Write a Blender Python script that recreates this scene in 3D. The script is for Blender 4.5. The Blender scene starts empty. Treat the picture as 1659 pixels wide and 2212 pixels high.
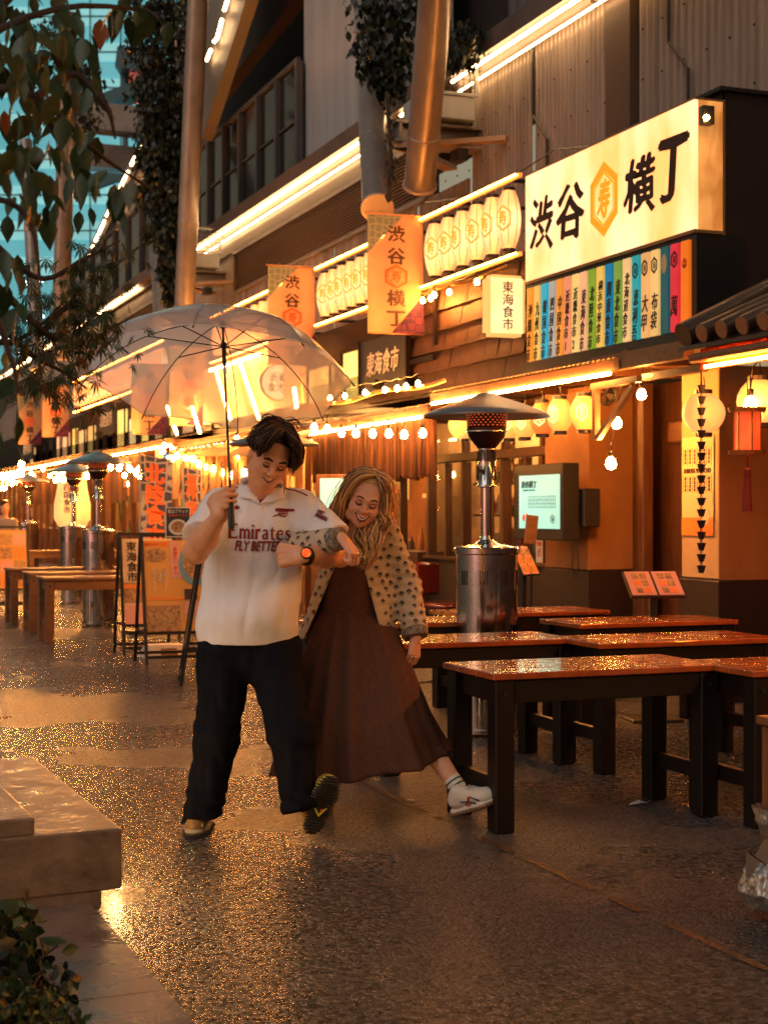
import bpy, bmesh, math, random
import numpy as np
from mathutils import Vector, Matrix, noise as mnoise
from mathutils.bvhtree import BVHTree
R = math.radians
S = bpy.context.scene
COL = S.collection
random.seed(7)
# ---------------------------------------------------------------- camera
FOC, HX, HY, CH, YAW = 3300.0, 829.5, 1106.0, 1.40, R(21)
cam_d = bpy.data.cameras.new('camera')
cam_d.sensor_fit = 'VERTICAL'; cam_d.sensor_height = 36.0; cam_d.sensor_width = 27.0
cam_d.lens = FOC / 2212 * 36
cam_d.clip_start = 0.1; cam_d.clip_end = 600
cam_d.dof.use_dof = True; cam_d.dof.focus_distance = 6.75; cam_d.dof.aperture_fstop = 4.5
cam = bpy.data.objects.new('camera', cam_d); COL.objects.link(cam)
cam.location = (0, 0, CH); cam.rotation_euler = (R(90), 0, -YAW)
S.camera = cam
# ---------------------------------------------------------------- world and sun (dusk)
SUN_EL, SUN_ROT = R(1.5), R(250)
W = bpy.data.worlds.new('World'); S.world = W; W.use_nodes = True
nt = W.node_tree; nt.nodes.clear()
sky = nt.nodes.new('ShaderNodeTexSky'); sky.sky_type = 'NISHITA'; sky.sun_disc = False
sky.sun_elevation = SUN_EL; sky.sun_rotation = SUN_ROT; sky.air_density = 1.6; sky.ozone_density = 1.0
bg = nt.nodes.new('ShaderNodeBackground'); bg.inputs[1].default_value = 0.13
ow = nt.nodes.new('ShaderNodeOutputWorld')
hs = nt.nodes.new('ShaderNodeHueSaturation'); hs.inputs['Saturation'].default_value = .7
nt.links.new(sky.outputs[0], hs.inputs['Color']); nt.links.new(hs.outputs[0], bg.inputs[0]); nt.links.new(bg.outputs[0], ow.inputs[0])
sl = bpy.data.lights.new('sun', 'SUN'); sl.energy = 0.44; sl.angle = R(50); sl.color = (1.0, 0.86, 0.80)
so = bpy.data.objects.new('sun', sl); COL.objects.link(so)
so.rotation_euler = (R(48), 0, R(-62))
S.view_settings.view_transform = 'Standard'; S.view_settings.look = 'None'
S.view_settings.exposure = 0.92; S.view_settings.gamma = 1.0; S.view_settings.use_curve_mapping = False
S.render.engine = 'CYCLES'
cy = S.cycles
cy.use_denoising = True; cy.denoising_prefilter = 'NONE'; cy.max_bounces = 8; cy.diffuse_bounces = 3; cy.glossy_bounces = 3
cy.transmission_bounces = 6; cy.transparent_max_bounces = 16
cy.sample_clamp_indirect = 4.0; cy.sample_clamp_direct = 0.0
cy.caustics_reflective = False; cy.caustics_refractive = False
S.render.film_transparent = False

# ---------------------------------------------------------------- coordinates (metres; y runs along the street)
FV = Vector((math.sin(YAW), math.cos(YAW), 0)); RV = Vector((math.cos(YAW), -math.sin(YAW), 0))
def ray(px, py): return FV + RV * ((px - HX) / FOC) + Vector((0, 0, (HY - py) / FOC))
O = Vector((0, 0, CH))
def PT(px, py, t): return O + ray(px, py) * t
def GP(px, py, z=0.0): return PT(px, py, (CH - z) * FOC / (py - HY))
def FX(px, py, x):
    r = ray(px, py); return O + r * (x / r.x)
def FY(px, py, y):
    r = ray(px, py); return O + r * (y / r.y)

# ---------------------------------------------------------------- materials
MATS = {}
def mat(name, col, rough=0.6, metal=0.0, em=None, es=0.0, bump=None, var=None, coat=0.0, trans=0.0, ior=1.45,
        alpha=1.0, col2=None, vscale=(1, 1, 1), rvar=None, spec=0.5, sss=0.0, sheen=0.0):
    """bump=(scale,strength,dist) var=(scale,amount) ; noise in object space"""
    m = bpy.data.materials.new(name); m.use_nodes = True
    n = m.node_tree; b = n.nodes['Principled BSDF']
    def inp(k, v): b.inputs[k].default_value = v
    c4 = (*col, 1)
    inp('Base Color', c4); inp('Roughness', rough); inp('Metallic', metal)
    inp('Coat Weight', coat); inp('Coat Roughness', 0.08); inp('Transmission Weight', trans); inp('IOR', ior); inp('Alpha', alpha)
    inp('Specular IOR Level', spec)
    if sss: inp('Subsurface Weight', sss); inp('Subsurface Radius', (0.02, 0.008, 0.004)); inp('Subsurface Scale', 0.5)
    if sheen: inp('Sheen Weight', sheen)
    if em is not None: inp('Emission Color', (*em, 1)); inp('Emission Strength', es)
    tc = n.nodes.new('ShaderNodeTexCoord'); mp = n.nodes.new('ShaderNodeMapping')
    mp.inputs['Scale'].default_value = vscale
    n.links.new(tc.outputs['Object'], mp.inputs[0])
    if var:
        t = n.nodes.new('ShaderNodeTexNoise'); t.inputs['Scale'].default_value = var[0]; t.inputs['Detail'].default_value = 5
        t.inputs['Roughness'].default_value = 0.65
        n.links.new(mp.outputs[0], t.inputs[0])
        cr = n.nodes.new('ShaderNodeValToRGB'); a = var[1]
        c2 = col2 if col2 else tuple(max(0, c * (1 - a)) for c in col)
        cr.color_ramp.elements[0].position = 0.32; cr.color_ramp.elements[1].position = 0.68
        cr.color_ramp.elements[0].color = (*c2, 1); cr.color_ramp.elements[1].color = c4
        n.links.new(t.outputs[0], cr.inputs[0]); n.links.new(cr.outputs[0], b.inputs['Base Color'])
        if rvar:
            mr = n.nodes.new('ShaderNodeMapRange'); mr.inputs[1].default_value = 0.3; mr.inputs[2].default_value = 0.7
            mr.inputs[3].default_value = rvar[0]; mr.inputs[4].default_value = rvar[1]
            n.links.new(t.outputs[0], mr.inputs[0]); n.links.new(mr.outputs[0], b.inputs['Roughness'])
    if bump:
        t = n.nodes.new('ShaderNodeTexNoise'); t.inputs['Scale'].default_value = bump[0]; t.inputs['Detail'].default_value = 4
        n.links.new(mp.outputs[0], t.inputs[0])
        bp = n.nodes.new('ShaderNodeBump'); bp.inputs['Strength'].default_value = bump[1]
        bp.inputs['Distance'].default_value = bump[2] if len(bump) > 2 else 0.005
        n.links.new(t.outputs[0], bp.inputs['Height']); n.links.new(bp.outputs[0], b.inputs['Normal'])
    MATS[name] = m
    return m
def emis(name, col, s, var=None, col2=None, vscale=(1, 1, 1)):
    m = bpy.data.materials.new(name); m.use_nodes = True; n = m.node_tree
    b = n.nodes['Principled BSDF']
    b.inputs['Base Color'].default_value = (*[min(1, c * .8) for c in col], 1); b.inputs['Roughness'].default_value = .5
    b.inputs['Emission Color'].default_value = (*col, 1); b.inputs['Emission Strength'].default_value = s
    if var:
        tc = n.nodes.new('ShaderNodeTexCoord'); mp = n.nodes.new('ShaderNodeMapping'); mp.inputs['Scale'].default_value = vscale
        t = n.nodes.new('ShaderNodeTexNoise'); t.inputs['Scale'].default_value = var[0]; t.inputs['Detail'].default_value = 4
        cr = n.nodes.new('ShaderNodeValToRGB'); cr.color_ramp.elements[0].position = .35; cr.color_ramp.elements[1].position = .62
        c2 = col2 if col2 else tuple(c * (1 - var[1]) for c in col)
        cr.color_ramp.elements[0].color = (*c2, 1); cr.color_ramp.elements[1].color = (*col, 1)
        n.links.new(tc.outputs['Object'], mp.inputs[0]); n.links.new(mp.outputs[0], t.inputs[0]); n.links.new(t.outputs[0], cr.inputs[0])
        n.links.new(cr.outputs[0], b.inputs['Emission Color'])
    return m

# ---------------------------------------------------------------- mesh builder
class MB:
    def __init__(s): s.v = []; s.f = []; s.mi = []; s.cur = 0
    def add(s, vs, fs):
        o = len(s.v); s.v.extend([tuple(q) for q in vs])
        for f in fs: s.f.append(tuple(i + o for i in f)); s.mi.append(s.cur)
        return s
    def box(s, c, d, rot=None, taper=None):
        hx, hy, hz = d[0] / 2, d[1] / 2, d[2] / 2
        vs = [Vector((x * hx, y * hy, z * hz)) for z in (-1, 1) for y in (-1, 1) for x in (-1, 1)]
        if taper:
            for q in vs:
                if q.z > 0: q.x *= taper; q.y *= taper
        if rot is not None:
            m = rot if isinstance(rot, Matrix) else Matrix.Rotation(rot, 3, 'Z'); vs = [m @ q for q in vs]
        c = Vector(c)
        return s.add([q + c for q in vs], [(0, 2, 3, 1), (4, 5, 7, 6), (0, 1, 5, 4), (2, 6, 7, 3), (0, 4, 6, 2), (1, 3, 7, 5)])
    def bx(s, x0, x1, y0, y1, z0, z1): return s.box(((x0 + x1) / 2, (y0 + y1) / 2, (z0 + z1) / 2), (x1 - x0, y1 - y0, z1 - z0))
    def cbox(s, c, d, b=0.004, rot=None):
        bm = bmesh.new(); bmesh.ops.create_cube(bm, size=1)
        for q in bm.verts: q.co = Vector((q.co.x * d[0], q.co.y * d[1], q.co.z * d[2]))
        bmesh.ops.bevel(bm, geom=bm.edges[:], offset=b, segments=1, affect='EDGES')
        m = rot if isinstance(rot, Matrix) else Matrix.Rotation(rot or 0, 3, 'Z'); c = Vector(c)
        bm.verts.index_update(); vs = [m @ q.co + c for q in bm.verts]; fs = [[q.index for q in f.verts] for f in bm.faces]; bm.free()
        return s.add(vs, fs)
    def beam(s, p0, p1, w, h):
        p0, p1 = Vector(p0), Vector(p1); d = (p1 - p0); L = d.length; d.normalize()
        up = Vector((0, 0, 1)) if abs(d.z) < .95 else Vector((0, 1, 0))
        sx = d.cross(up).normalized(); sz = sx.cross(d).normalized()
        m = Matrix((sx, d, sz)).transposed()
        return s.box((p0 + p1) / 2, (w, L, h), m)
    def tube(s, pts, r, n=8, cap=True):
        pts = [Vector(p) for p in pts]; k = len(pts)
        rs = r if hasattr(r, '__len__') else [r] * k
        vs = []; up = None
        for i, p in enumerate(pts):
            d = (pts[min(i + 1, k - 1)] - pts[max(i - 1, 0)]).normalized()
            if up is None: up = Vector((0, 0, 1)) if abs(d.z) < .9 else Vector((1, 0, 0))
            a = d.cross(up)
            if a.length < 1e-5: a = d.cross(Vector((0, 1, 0)))
            a.normalize(); b = a.cross(d).normalized(); up = b
            for j in range(n):
                t = 2 * math.pi * j / n; vs.append(p + a * (rs[i] * math.cos(t)) + b * (rs[i] * math.sin(t)))
        fs = [(i * n + j, i * n + (j + 1) % n, (i + 1) * n + (j + 1) % n, (i + 1) * n + j) for i in range(k - 1) for j in range(n)]
        if cap: fs += [tuple(range(n))[::-1], tuple((k - 1) * n + j for j in range(n))]
        return s.add(vs, fs)
    def lathe(s, prof, c=(0, 0, 0), n=20, rot=None, cap=False):
        vs = []; c = Vector(c)
        for r, z in prof:
            for j in range(n):
                t = 2 * math.pi * j / n; q = Vector((r * math.cos(t), r * math.sin(t), z))
                if rot is not None: q = rot @ q
                vs.append(q + c)
        k = len(prof)
        fs = [(i * n + j, i * n + (j + 1) % n, (i + 1) * n + (j + 1) % n, (i + 1) * n + j) for i in range(k - 1) for j in range(n)]
        if cap: fs += [tuple(range(n))[::-1], tuple((k - 1) * n + j for j in range(n))]
        return s.add(vs, fs)
    def ball(s, c, r, n=10, m=7, sc=(1, 1, 1)):
        prof = [(max(1e-4, math.sin(math.pi * i / m)) * r, -math.cos(math.pi * i / m) * r) for i in range(m + 1)]
        k = MB().lathe(prof, (0, 0, 0), n)
        return s.add([(q[0] * sc[0] + c[0], q[1] * sc[1] + c[1], q[2] * sc[2] + c[2]) for q in k.v], k.f)
    def prism(s, poly, fn, d0, d1):
        """poly: 2-D outline; fn(u,v,w)->3-D; from depth d0 to d1"""
        k = len(poly); vs = [fn(u, v, d0) for u, v in poly] + [fn(u, v, d1) for u, v in poly]
        fs = [tuple(range(k))[::-1], tuple(range(k, 2 * k))] + [(i, (i + 1) % k, k + (i + 1) % k, k + i) for i in range(k)]
        return s.add(vs, fs)
    def grid(s, fn, nu, nv):
        vs = [fn(i / nu, j / nv) for j in range(nv + 1) for i in range(nu + 1)]; w = nu + 1
        return s.add(vs, [(j * w + i, j * w + i + 1, (j + 1) * w + i + 1, (j + 1) * w + i) for j in range(nv) for i in range(nu)])

def obj(name, mb, m=None, parent=None, smooth=None, loc=None, label=None):
    me = bpy.data.meshes.new(name)
    if isinstance(mb, MB):
        me.from_pydata(mb.v, [], mb.f)
        if any(mb.mi): me.polygons.foreach_set('material_index', mb.mi)
    else: me = mb
    for x in (m if isinstance(m, (list, tuple)) else [m]):
        if x: me.materials.append(x)
    me.update()
    if smooth is not None:
        me.shade_smooth()
        if smooth < 180: me.set_sharp_from_angle(angle=R(smooth))
    o = bpy.data.objects.new(name, me); COL.objects.link(o)
    if parent: o.parent = parent
    if loc is not None: o.location = loc
    if label: o['label'] = label
    return o
def tag(o, label, cat, group=None, kind=None):
    o['label'] = label; o['category'] = cat
    if group: o['group'] = group
    if kind: o['kind'] = kind
    return o
def thing(name, label, cat, loc=(0, 0, 0), rz=0.0, group=None, rot=None):
    o = bpy.data.objects.new(name, None); COL.objects.link(o); o.location = loc
    o.rotation_euler = rot if rot else (0, 0, rz); o.empty_display_size = .1
    return tag(o, label, cat, group)
def struct(name, mb, m, smooth=None):
    o = obj(name, mb, m, smooth=smooth); o['kind'] = 'structure'; return o
KIDS = {}
def kids(o): return [c for c in bpy.data.objects if c.parent == o]
def capture(o):
    """remember a finished thing's tree so that it can be copied quickly"""
    return (o, [(c, [(g, []) for g in kids(c)]) for c in kids(o)])
def dup(tree, loc, rz=None, label=None, parent=None, scale=None):
    def cp(t, par):
        c = t[0].copy(); COL.objects.link(c)
        if par is not None: c.parent = par
        for k in t[1]: cp(k, c)
        return c
    r = cp(tree, parent); r.location = loc
    if rz is not None: r.rotation_euler = (0, 0, rz)
    if scale: r.scale = (scale,) * 3 if not hasattr(scale, '__len__') else scale
    if label: r['label'] = label
    return r
ORD = 'first second third fourth fifth sixth seventh eighth ninth tenth eleventh twelfth thirteenth fourteenth fifteenth sixteenth seventeenth eighteenth nineteenth twentieth twenty-first twenty-second twenty-third twenty-fourth twenty-fifth'.split()

# ---------------------------------------------------------------- lettering: real flat solids from the built-in font
TXT = {}
def glyphs(s, bold=0.0, ext=0.002, line=1.0, warp=0.0, res=2):
    k = (s, bold, ext, line, warp)
    if k in TXT: return TXT[k]
    cu = bpy.data.curves.new('t', 'FONT'); cu.body = s; cu.size = 1; cu.align_x = 'CENTER'; cu.align_y = 'CENTER'
    cu.extrude = ext; cu.resolution_u = res; cu.space_line = line
    o = bpy.data.objects.new('t', cu); COL.objects.link(o)
    dg = bpy.context.evaluated_depsgraph_get(); me = bpy.data.meshes.new_from_object(o.evaluated_get(dg))
    bpy.data.objects.remove(o)
    n = len(me.vertices); co = np.empty(n * 3); me.vertices.foreach_get('co', co); co = co.reshape(-1, 3)
    fs = [tuple(p.vertices) for p in me.polygons]
    bpy.data.meshes.remove(me)
    if n:
        lo, hi = co.min(0), co.max(0)
        co[:, 0] -= (lo[0] + hi[0]) / 2; co[:, 1] -= (lo[1] + hi[1]) / 2
        if warp:
            for q in co:
                w = mnoise.noise_vector(Vector((q[0] * 2.3, q[1] * 2.3, hash(s) % 7 * 0 + len(s))))
                w2 = mnoise.noise_vector(Vector((q[0] * 7, q[1] * 7, 3.1)))
                q[0] += warp * (w.x + .4 * w2.x) ; q[1] += warp * (w.y + .4 * w2.y)
    TXT[k] = (co, fs); return TXT[k]
def put_text(mb, s, w, h, fn, bold=0.0, warp=0.0, shear=0.0, line=1.0, ext=0.002, depth=None):
    """fit text s in a w x h box; fn(u,v,d)->point"""
    co, fs = glyphs(s, bold, ext, line, warp)
    if not len(co): return mb
    sx = w / (co[:, 0].max() - co[:, 0].min() + 1e-6); sy = h / (co[:, 1].max() - co[:, 1].min() + 1e-6)
    sd = (depth / (2 * ext)) if depth else 1
    offs = [(0, 0)] if not bold else [(0, 0), (bold, 0), (-bold, 0), (0, bold * .7), (0, -bold * .7)]
    for i, (ox, oy) in enumerate(offs):
        mb.add([fn((q[0] + ox) * sx + shear * q[1] * sy, (q[1] + oy) * sy, q[2] * sd + i * .0004) for q in co], fs)
    return mb
def hexa(w, h): return [(0, h / 2), (w / 2, h / 4), (w / 2, -h / 4), (0, -h / 2), (-w / 2, -h / 4), (-w / 2, h / 4)]
def hexring(mb, w, h, t, fn, d0, d1):
    a, b = hexa(w, h), hexa(w - 2 * t, h - 2 * t * h / w * 1.0)
    for i in range(6):
        j = (i + 1) % 6; mb.prism([a[i], b[i], b[j], a[j]], fn, d0, d1)
    return mb
def px_(c, U, V, N):
    """plane mapper"""
    c, U, V, N = Vector(c), Vector(U), Vector(V), Vector(N)
    return lambda u, v, d: c + U * u + V * v + N * d
# ================================================================ MATERIALS
brown = mat('dark_stained_wood', (.013, .0065, .004), .45, bump=(18, .25, .003), var=(5, .5), vscale=(1, 1, 1), spec=.3)
tanwood = mat('pale_table_wood', (.19, .08, .03), .45, bump=(12, .3, .003), var=(3, .4), vscale=(1, 6, 6), coat=.2)
postwood = mat('shop_post_wood', (.12, .042, .013), .5, bump=(20, .4, .003), var=(4, .5), vscale=(6, 6, .6))
blackwood = mat('black_frame_wood', (.012, .011, .010), .45, bump=(20, .2, .002))
plaster = mat('ochre_plaster', (.36, .15, .045), .75, bump=(30, .3, .004), var=(2.2, .25))
cream = mat('cream_plaster', (.50, .32, .15), .7, bump=(30, .3, .004), var=(2.2, .2))
dado = mat('dark_dado', (.028, .011, .006), .55, bump=(25, .3, .004), var=(3, .4))
clad = mat('cladding_metal', (.36, .28, .22), .42, .25, bump=(3, .1, .01), var=(3.5, .45), vscale=(1, 1, .12))
clad2 = mat('cladding_dark', (.10, .09, .085), .5, .2, var=(1.5, .3))
steelp = mat('painted_steel', (.32, .27, .23), .32, .35, var=(1.4, .45), bump=(4, .08, .01))
whitep = mat('white_panel', (.42, .42, .41), .5, var=(2.5, .3), vscale=(1, 1, .12))
darkm = mat('dark_metal', (.03, .026, .024), .4, .5)
black = mat('black_plastic', (.012, .012, .012), .35)
stainless = mat('stainless_steel', (.50, .47, .44), .1, 1.0, bump=(2.5, .1, .02), var=(3, .15), rvar=(.06, .16))
hood = mat('hood_steel', (.50, .50, .50), .3, 1.0, bump=(4, .05, .02))
slatm = mat('louvre_slat', (.42, .28, .18), .42, .2)
shingle = mat('brown_shingle', (.10, .045, .022), .6, bump=(22, .6, .006), var=(6, .5))
brownbox = mat('dark_brown_panel', (.022, .012, .010), .5, bump=(9, .1, .004))
redpaint = mat('dark_red_soffit', (.05, .012, .010), .6)
glassm = mat('window_glass', (.9, .9, .9), .03, trans=1.0, ior=1.45)
conc = mat('pale_concrete', (.27, .18, .11), .5, bump=(28, .8, .006), var=(7, .5), rvar=(.2, .6))
kerbm = mat('kerb_granite', (.20, .15, .12), .35, bump=(45, .4, .004), var=(4, .45), rvar=(.08, .5))
soilm = mat('soil', (.02, .014, .01), .9, bump=(40, .8, .02))
E_led = emis('warm_tube', (1, .40, .085), 120); E_led2 = emis('amber_tube', (1, .24, .025), 110)
E_rail = emis('rail_tube', (1, .30, .04), 40)
E_bulb = emis('bulb_glow', (1, .35, .06), 260); E_bulbs = emis('small_bulb_glow', (1, .45, .12), 60)
E_white = emis('cool_tube', (1, .80, .55), 14)
E_sign = emis('sign_face', (1, .58, .29), .92, var=(2.1, .3), col2=(1, .35, .08), vscale=(1, 1, .45))
E_lant = emis('lantern_paper', (1, .53, .22), 1.0, var=(2.2, .3), col2=(1, .40, .10))
n = E_lant.node_tree; L = n.links.new; tc = n.nodes.new('ShaderNodeTexCoord'); ln = n.nodes.new('ShaderNodeVectorMath'); ln.operation = 'MULTIPLY'; ln.inputs[1].default_value = (0, 0, 4.0); L(tc.outputs['Object'], ln.inputs[0])
l2 = n.nodes.new('ShaderNodeVectorMath'); l2.operation = 'LENGTH'; L(ln.outputs[0], l2.inputs[0]); mr = n.nodes.new('ShaderNodeMapRange'); mr.inputs[1].default_value = 0; mr.inputs[2].default_value = 1; mr.inputs[3].default_value = 1.15; mr.inputs[4].default_value = .42; L(l2.outputs['Value'], mr.inputs[0]); L(mr.outputs[0], n.nodes['Principled BSDF'].inputs['Emission Strength'])
ink = mat('brown_ink', (.045, .016, .008), .6)
ink_o = mat('orange_ink', (.75, .20, .02), .6); ink_w = mat('cream_ink', (.6, .45, .25), .6); ink_r = mat('red_ink', (.55, .05, .02), .6)

# ---- wet asphalt: coarse stones, damp film, broad stain patches with light pools put into the colour
def asphalt():
    m = bpy.data.materials.new('wet_asphalt'); m.use_nodes = True; n = m.node_tree; b = n.nodes['Principled BSDF']; L = n.links.new
    tc = n.nodes.new('ShaderNodeTexCoord')
    def noise(sc, det=4):
        t = n.nodes.new('ShaderNodeTexNoise'); t.inputs['Scale'].default_value = sc; t.inputs['Detail'].default_value = det
        L(tc.outputs['Object'], t.inputs[0]); return t
    vo = n.nodes.new('ShaderNodeTexVoronoi'); vo.inputs['Scale'].default_value = 58; L(tc.outputs['Object'], vo.inputs[0])
    vs = n.nodes.new('ShaderNodeTexVoronoi'); vs.inputs['Scale'].default_value = 170; L(tc.outputs['Object'], vs.inputs[0])
    nb = noise(.5, 5); nf = noise(26, 5)
    cr = n.nodes.new('ShaderNodeValToRGB'); e = cr.color_ramp.elements
    e[0].color = (.0015, .0015, .0015, 1); e[1].color = (.145, .128, .12, 1); e[0].position = .36; e[1].position = .74
    mx = n.nodes.new('ShaderNodeMath'); mx.operation = 'MULTIPLY_ADD'; mx.inputs[1].default_value = .45
    spc = n.nodes.new('ShaderNodeSeparateColor'); L(vo.outputs['Color'], spc.inputs[0]); L(spc.outputs[0], mx.inputs[0]); L(nf.outputs[0], mx.inputs[2]); 
    m2 = n.nodes.new('ShaderNodeMath'); m2.operation = 'MULTIPLY_ADD'; m2.inputs[1].default_value = .8; m2.inputs[2].default_value = -.36
    L(nb.outputs[0], m2.inputs[0]); m3 = n.nodes.new('ShaderNodeMath'); L(mx.outputs[0], m3.inputs[0]); L(m2.outputs[0], m3.inputs[1])
    m3.operation = 'ADD'; m4 = n.nodes.new('ShaderNodeMath'); m4.operation = 'MULTIPLY'; m4.inputs[1].default_value = .72; L(m3.outputs[0], m4.inputs[0])
    L(m4.outputs[0], cr.inputs[0]); L(cr.outputs[0], b.inputs['Base Color'])
    rr = n.nodes.new('ShaderNodeMapRange'); rr.inputs[1].default_value = .35; rr.inputs[2].default_value = .65; rr.inputs[3].default_value = .24; rr.inputs[4].default_value = .30
    L(nb.outputs[0], rr.inputs[0]); L(rr.outputs[0], b.inputs['Roughness'])
    ad = n.nodes.new('ShaderNodeMath'); ad.operation = 'MULTIPLY_ADD'; ad.inputs[1].default_value = -1.0; L(vo.outputs['Distance'], ad.inputs[0]); nq = n.nodes.new('ShaderNodeMath'); nq.operation = 'MULTIPLY'; nq.inputs[1].default_value = .3; L(nf.outputs[0], nq.inputs[0]); L(nq.outputs[0], ad.inputs[2])
    a2 = n.nodes.new('ShaderNodeMath'); a2.operation = 'MULTIPLY_ADD'; a2.inputs[1].default_value = -.4; L(vs.outputs['Distance'], a2.inputs[0]); L(ad.outputs[0], a2.inputs[2])
    bp = n.nodes.new('ShaderNodeBump'); bp.inputs['Strength'].default_value = 1.0; bp.inputs['Distance'].default_value = .04
    L(a2.outputs[0], bp.inputs['Height']); L(bp.outputs[0], b.inputs['Normal'])
    b.inputs['Specular IOR Level'].default_value = .6
    return m
asph = asphalt()
paint_y = mat('worn_yellow_paint', (.13, .065, .02), .5, bump=(70, 1.0, .02), var=(45, .8), col2=(.012, .010, .009))

# ================================================================ GROUND
road = MB(); road.add([(-90, -12, 0), (90, -12, 0), (90, 200, 0), (-90, 200, 0)], [(0, 1, 2, 3)])
struct('road', road, asph)
# worn yellow line, broken into the stretches that survive
ya, yb = GP(560, 1590), GP(1659, 2098)
ym = MB(); yd = (yb - ya).normalized(); yn = Vector((-yd.y, yd.x, 0)); L_ = (yb - ya).length
for a, b_ in ((0, .03), (.05, .09), (.12, .16), (.30, .335), (.345, .50), (.52, .535), (.60, .67), (.69, .80), (.82, .86), (.89, 1.0)):
    k = 14
    def lp(u, v): return ya.lerp(yb, a + (b_ - a) * u) + yn * ((v - .5) * .05 * (1 if 0 < u < 1 else .6) * (.75 + .5 * mnoise.noise(Vector((u * 9 + a * 80, v * 2, 0))))) + Vector((0, 0, .004))
    ym.grid(lp, k, 2)
struct('road_marking', ym, paint_y)
k0, k1 = GP(204, 1960, .02), GP(424, 2212, .02); kd = (k1 - k0).normalized(); kn = Vector((kd.y, -kd.x, 0))  # kn points to the left in the picture
if kn.dot(RV) > 0: kn = -kn
kb = MB()
def kfn(u, v, d): q = k0 + kd * u + kn * v; return (q.x, q.y, d)
for i in range(10):      # kerb stones
    a = -9 + i * 1.25
    s_ = MB().prism([(a, 0), (a + 1.244, 0), (a + 1.244, .30), (a, .30)], kfn, -.02, .02)
    if i == 0: KS = struct('kerb', s_, kerbm)
    else: obj('kerb_stone', s_, kerbm, KS)
bed = MB().prism([(-9, .303), (6, .303), (6, 3.5), (-9, 3.5)], kfn, -.02, .012); struct('planting_bed', bed, soilm)

# concrete bench block, two levels on a recessed plinth
bn, bf = PT(265, 1792, 5.45), PT(71, 1633, 7.05); bn.z = bf.z = 0
bd = (bf - bn).normalized(); bl = Vector((-bd.y, bd.x, 0))
if bl.dot(RV) > 0: bl = -bl
BL = (bf - bn).length
def bfn(u, v, d): q = bn + bd * u + bl * v; return (q.x, q.y, d)
fl = (PT(0, 1801, 5.40) - bn); fl.z = 0
bench = thing('concrete_bench', 'pale stepped concrete bench block beside the leafy planting bed, wet on top', 'bench', (0, 0, 0))
b_ = MB().prism([(0, 0), (BL, 0), (BL + .05, 1.8), (-.05, 1.8)], bfn, .055, .272); 
bm_ = obj('seat', b_, conc, bench)
bv = bm_.modifiers.new('b', 'BEVEL'); bv.width = .008; bv.segments = 2
b_ = MB().prism([(-.002, .31), (BL - .32, .31), (BL - .3, 1.8), (-.05, 1.8)], bfn, .27, .335)
o_ = obj('upper_step', b_, conc, bench); bv = o_.modifiers.new('b', 'BEVEL'); bv.width = .008; bv.segments = 2
obj('plinth', MB().prism([(.0, .075), (BL - .1, .075), (BL - .1, 1.8), (.0, 1.8)], bfn, 0, .055), conc, bench)
lampb = obj('light_strip', MB().prism([(.05, -.01), (1.2, -.01), (1.2, .012), (.05, .012)], bfn, .044, .053), emis('bench_tube', (1, .55, .2), 14), bench)
for uu, en in ((.25, 1.8), (1.0, 1.8)):
    pl_ = bpy.data.lights.new('bench_lamp', 'POINT'); pl_.energy = en; pl_.color = (1, .50, .16); pl_.shadow_soft_size = .02; po_ = bpy.data.objects.new('bench_lamp', pl_); COL.objects.link(po_); po_.location = bfn(uu, -.03, .05); po_.parent = lampb

# wet fallen leaves and litter
lf = mat('fallen_leaf', (.30, .13, .04), .5)
lm = mat('litter_paper', (.6, .55, .5), .5)
def leaf_me(s=.03, c=.3):
    b = MB(); pts = [(0, 0), (.35, .28), (.75, .25), (1.1, 0), (.75, -.25), (.35, -.28)]
    b.add([(0, 0, .004)] + [(x * s, y * s, .004 + c * s * (abs(y) + .2 * math.sin(x * 3))) for x, y in pts[1:3]] + [(1.1 * s, 0, .006)] + [(x * s, y * s, .004 + c * s * abs(y)) for x, y in pts[4:]], [(0, 1, 2, 3), (0, 3, 4, 5)])
    return b
for i, (x, y) in enumerate(((1133, 2046), (1545, 1705), (1195, 1765), (1485, 1692), (1240, 1773), (1460, 1755), (1470, 1740), (1410, 1775), (1100, 1650), (1110, 1655), (1650, 1700), (1300, 1630), (1150, 1700), (1155, 1775), (1585, 1640), (1380, 1600), (1010, 1600), (1480, 1400 + 180))):
    o = obj('fallen_leaf', leaf_me(random.uniform(.022, .04), random.uniform(.2, .8)), lf, loc=GP(x, y)); o.rotation_euler = (0, 0, random.uniform(0, 6.28))
    tag(o, 'small fallen leaf lying on the wet asphalt by the dark tables', 'leaf', 'fallen leaves on the asphalt')
o = obj('paper_scrap', MB().add([(0, 0, .004), (.06, -.01, .012), (.11, .005, .006), (.07, .025, .02), (.02, .02, .01)], [(0, 1, 2, 3, 4)]), lm, loc=GP(1358, 1741))
tag(o, 'torn white paper scrap on the asphalt under the front table', 'litter')
o = obj('paper_scrap', MB().cbox((0, 0, .008), (.035, .022, .012), .003), lm, loc=GP(888, 1733)); tag(o, 'tiny grey wrapper on the asphalt between the couple and the table', 'litter')
o = obj('drain_cover', MB(), darkm) if False else None
cb = MB().tube([GP(890, 1478) + Vector((0, 0, .006)), GP(915, 1476) + Vector((0, 0, .006)), GP(940, 1470) + Vector((0, 0, .006)), GP(968, 1472) + Vector((0, 0, .006)), GP(1010, 1480) + Vector((0, 0, .006))], .006, 6)
tag(obj('cable', cb, black), 'thin black cable lying on the asphalt behind the woman', 'cable')

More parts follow.
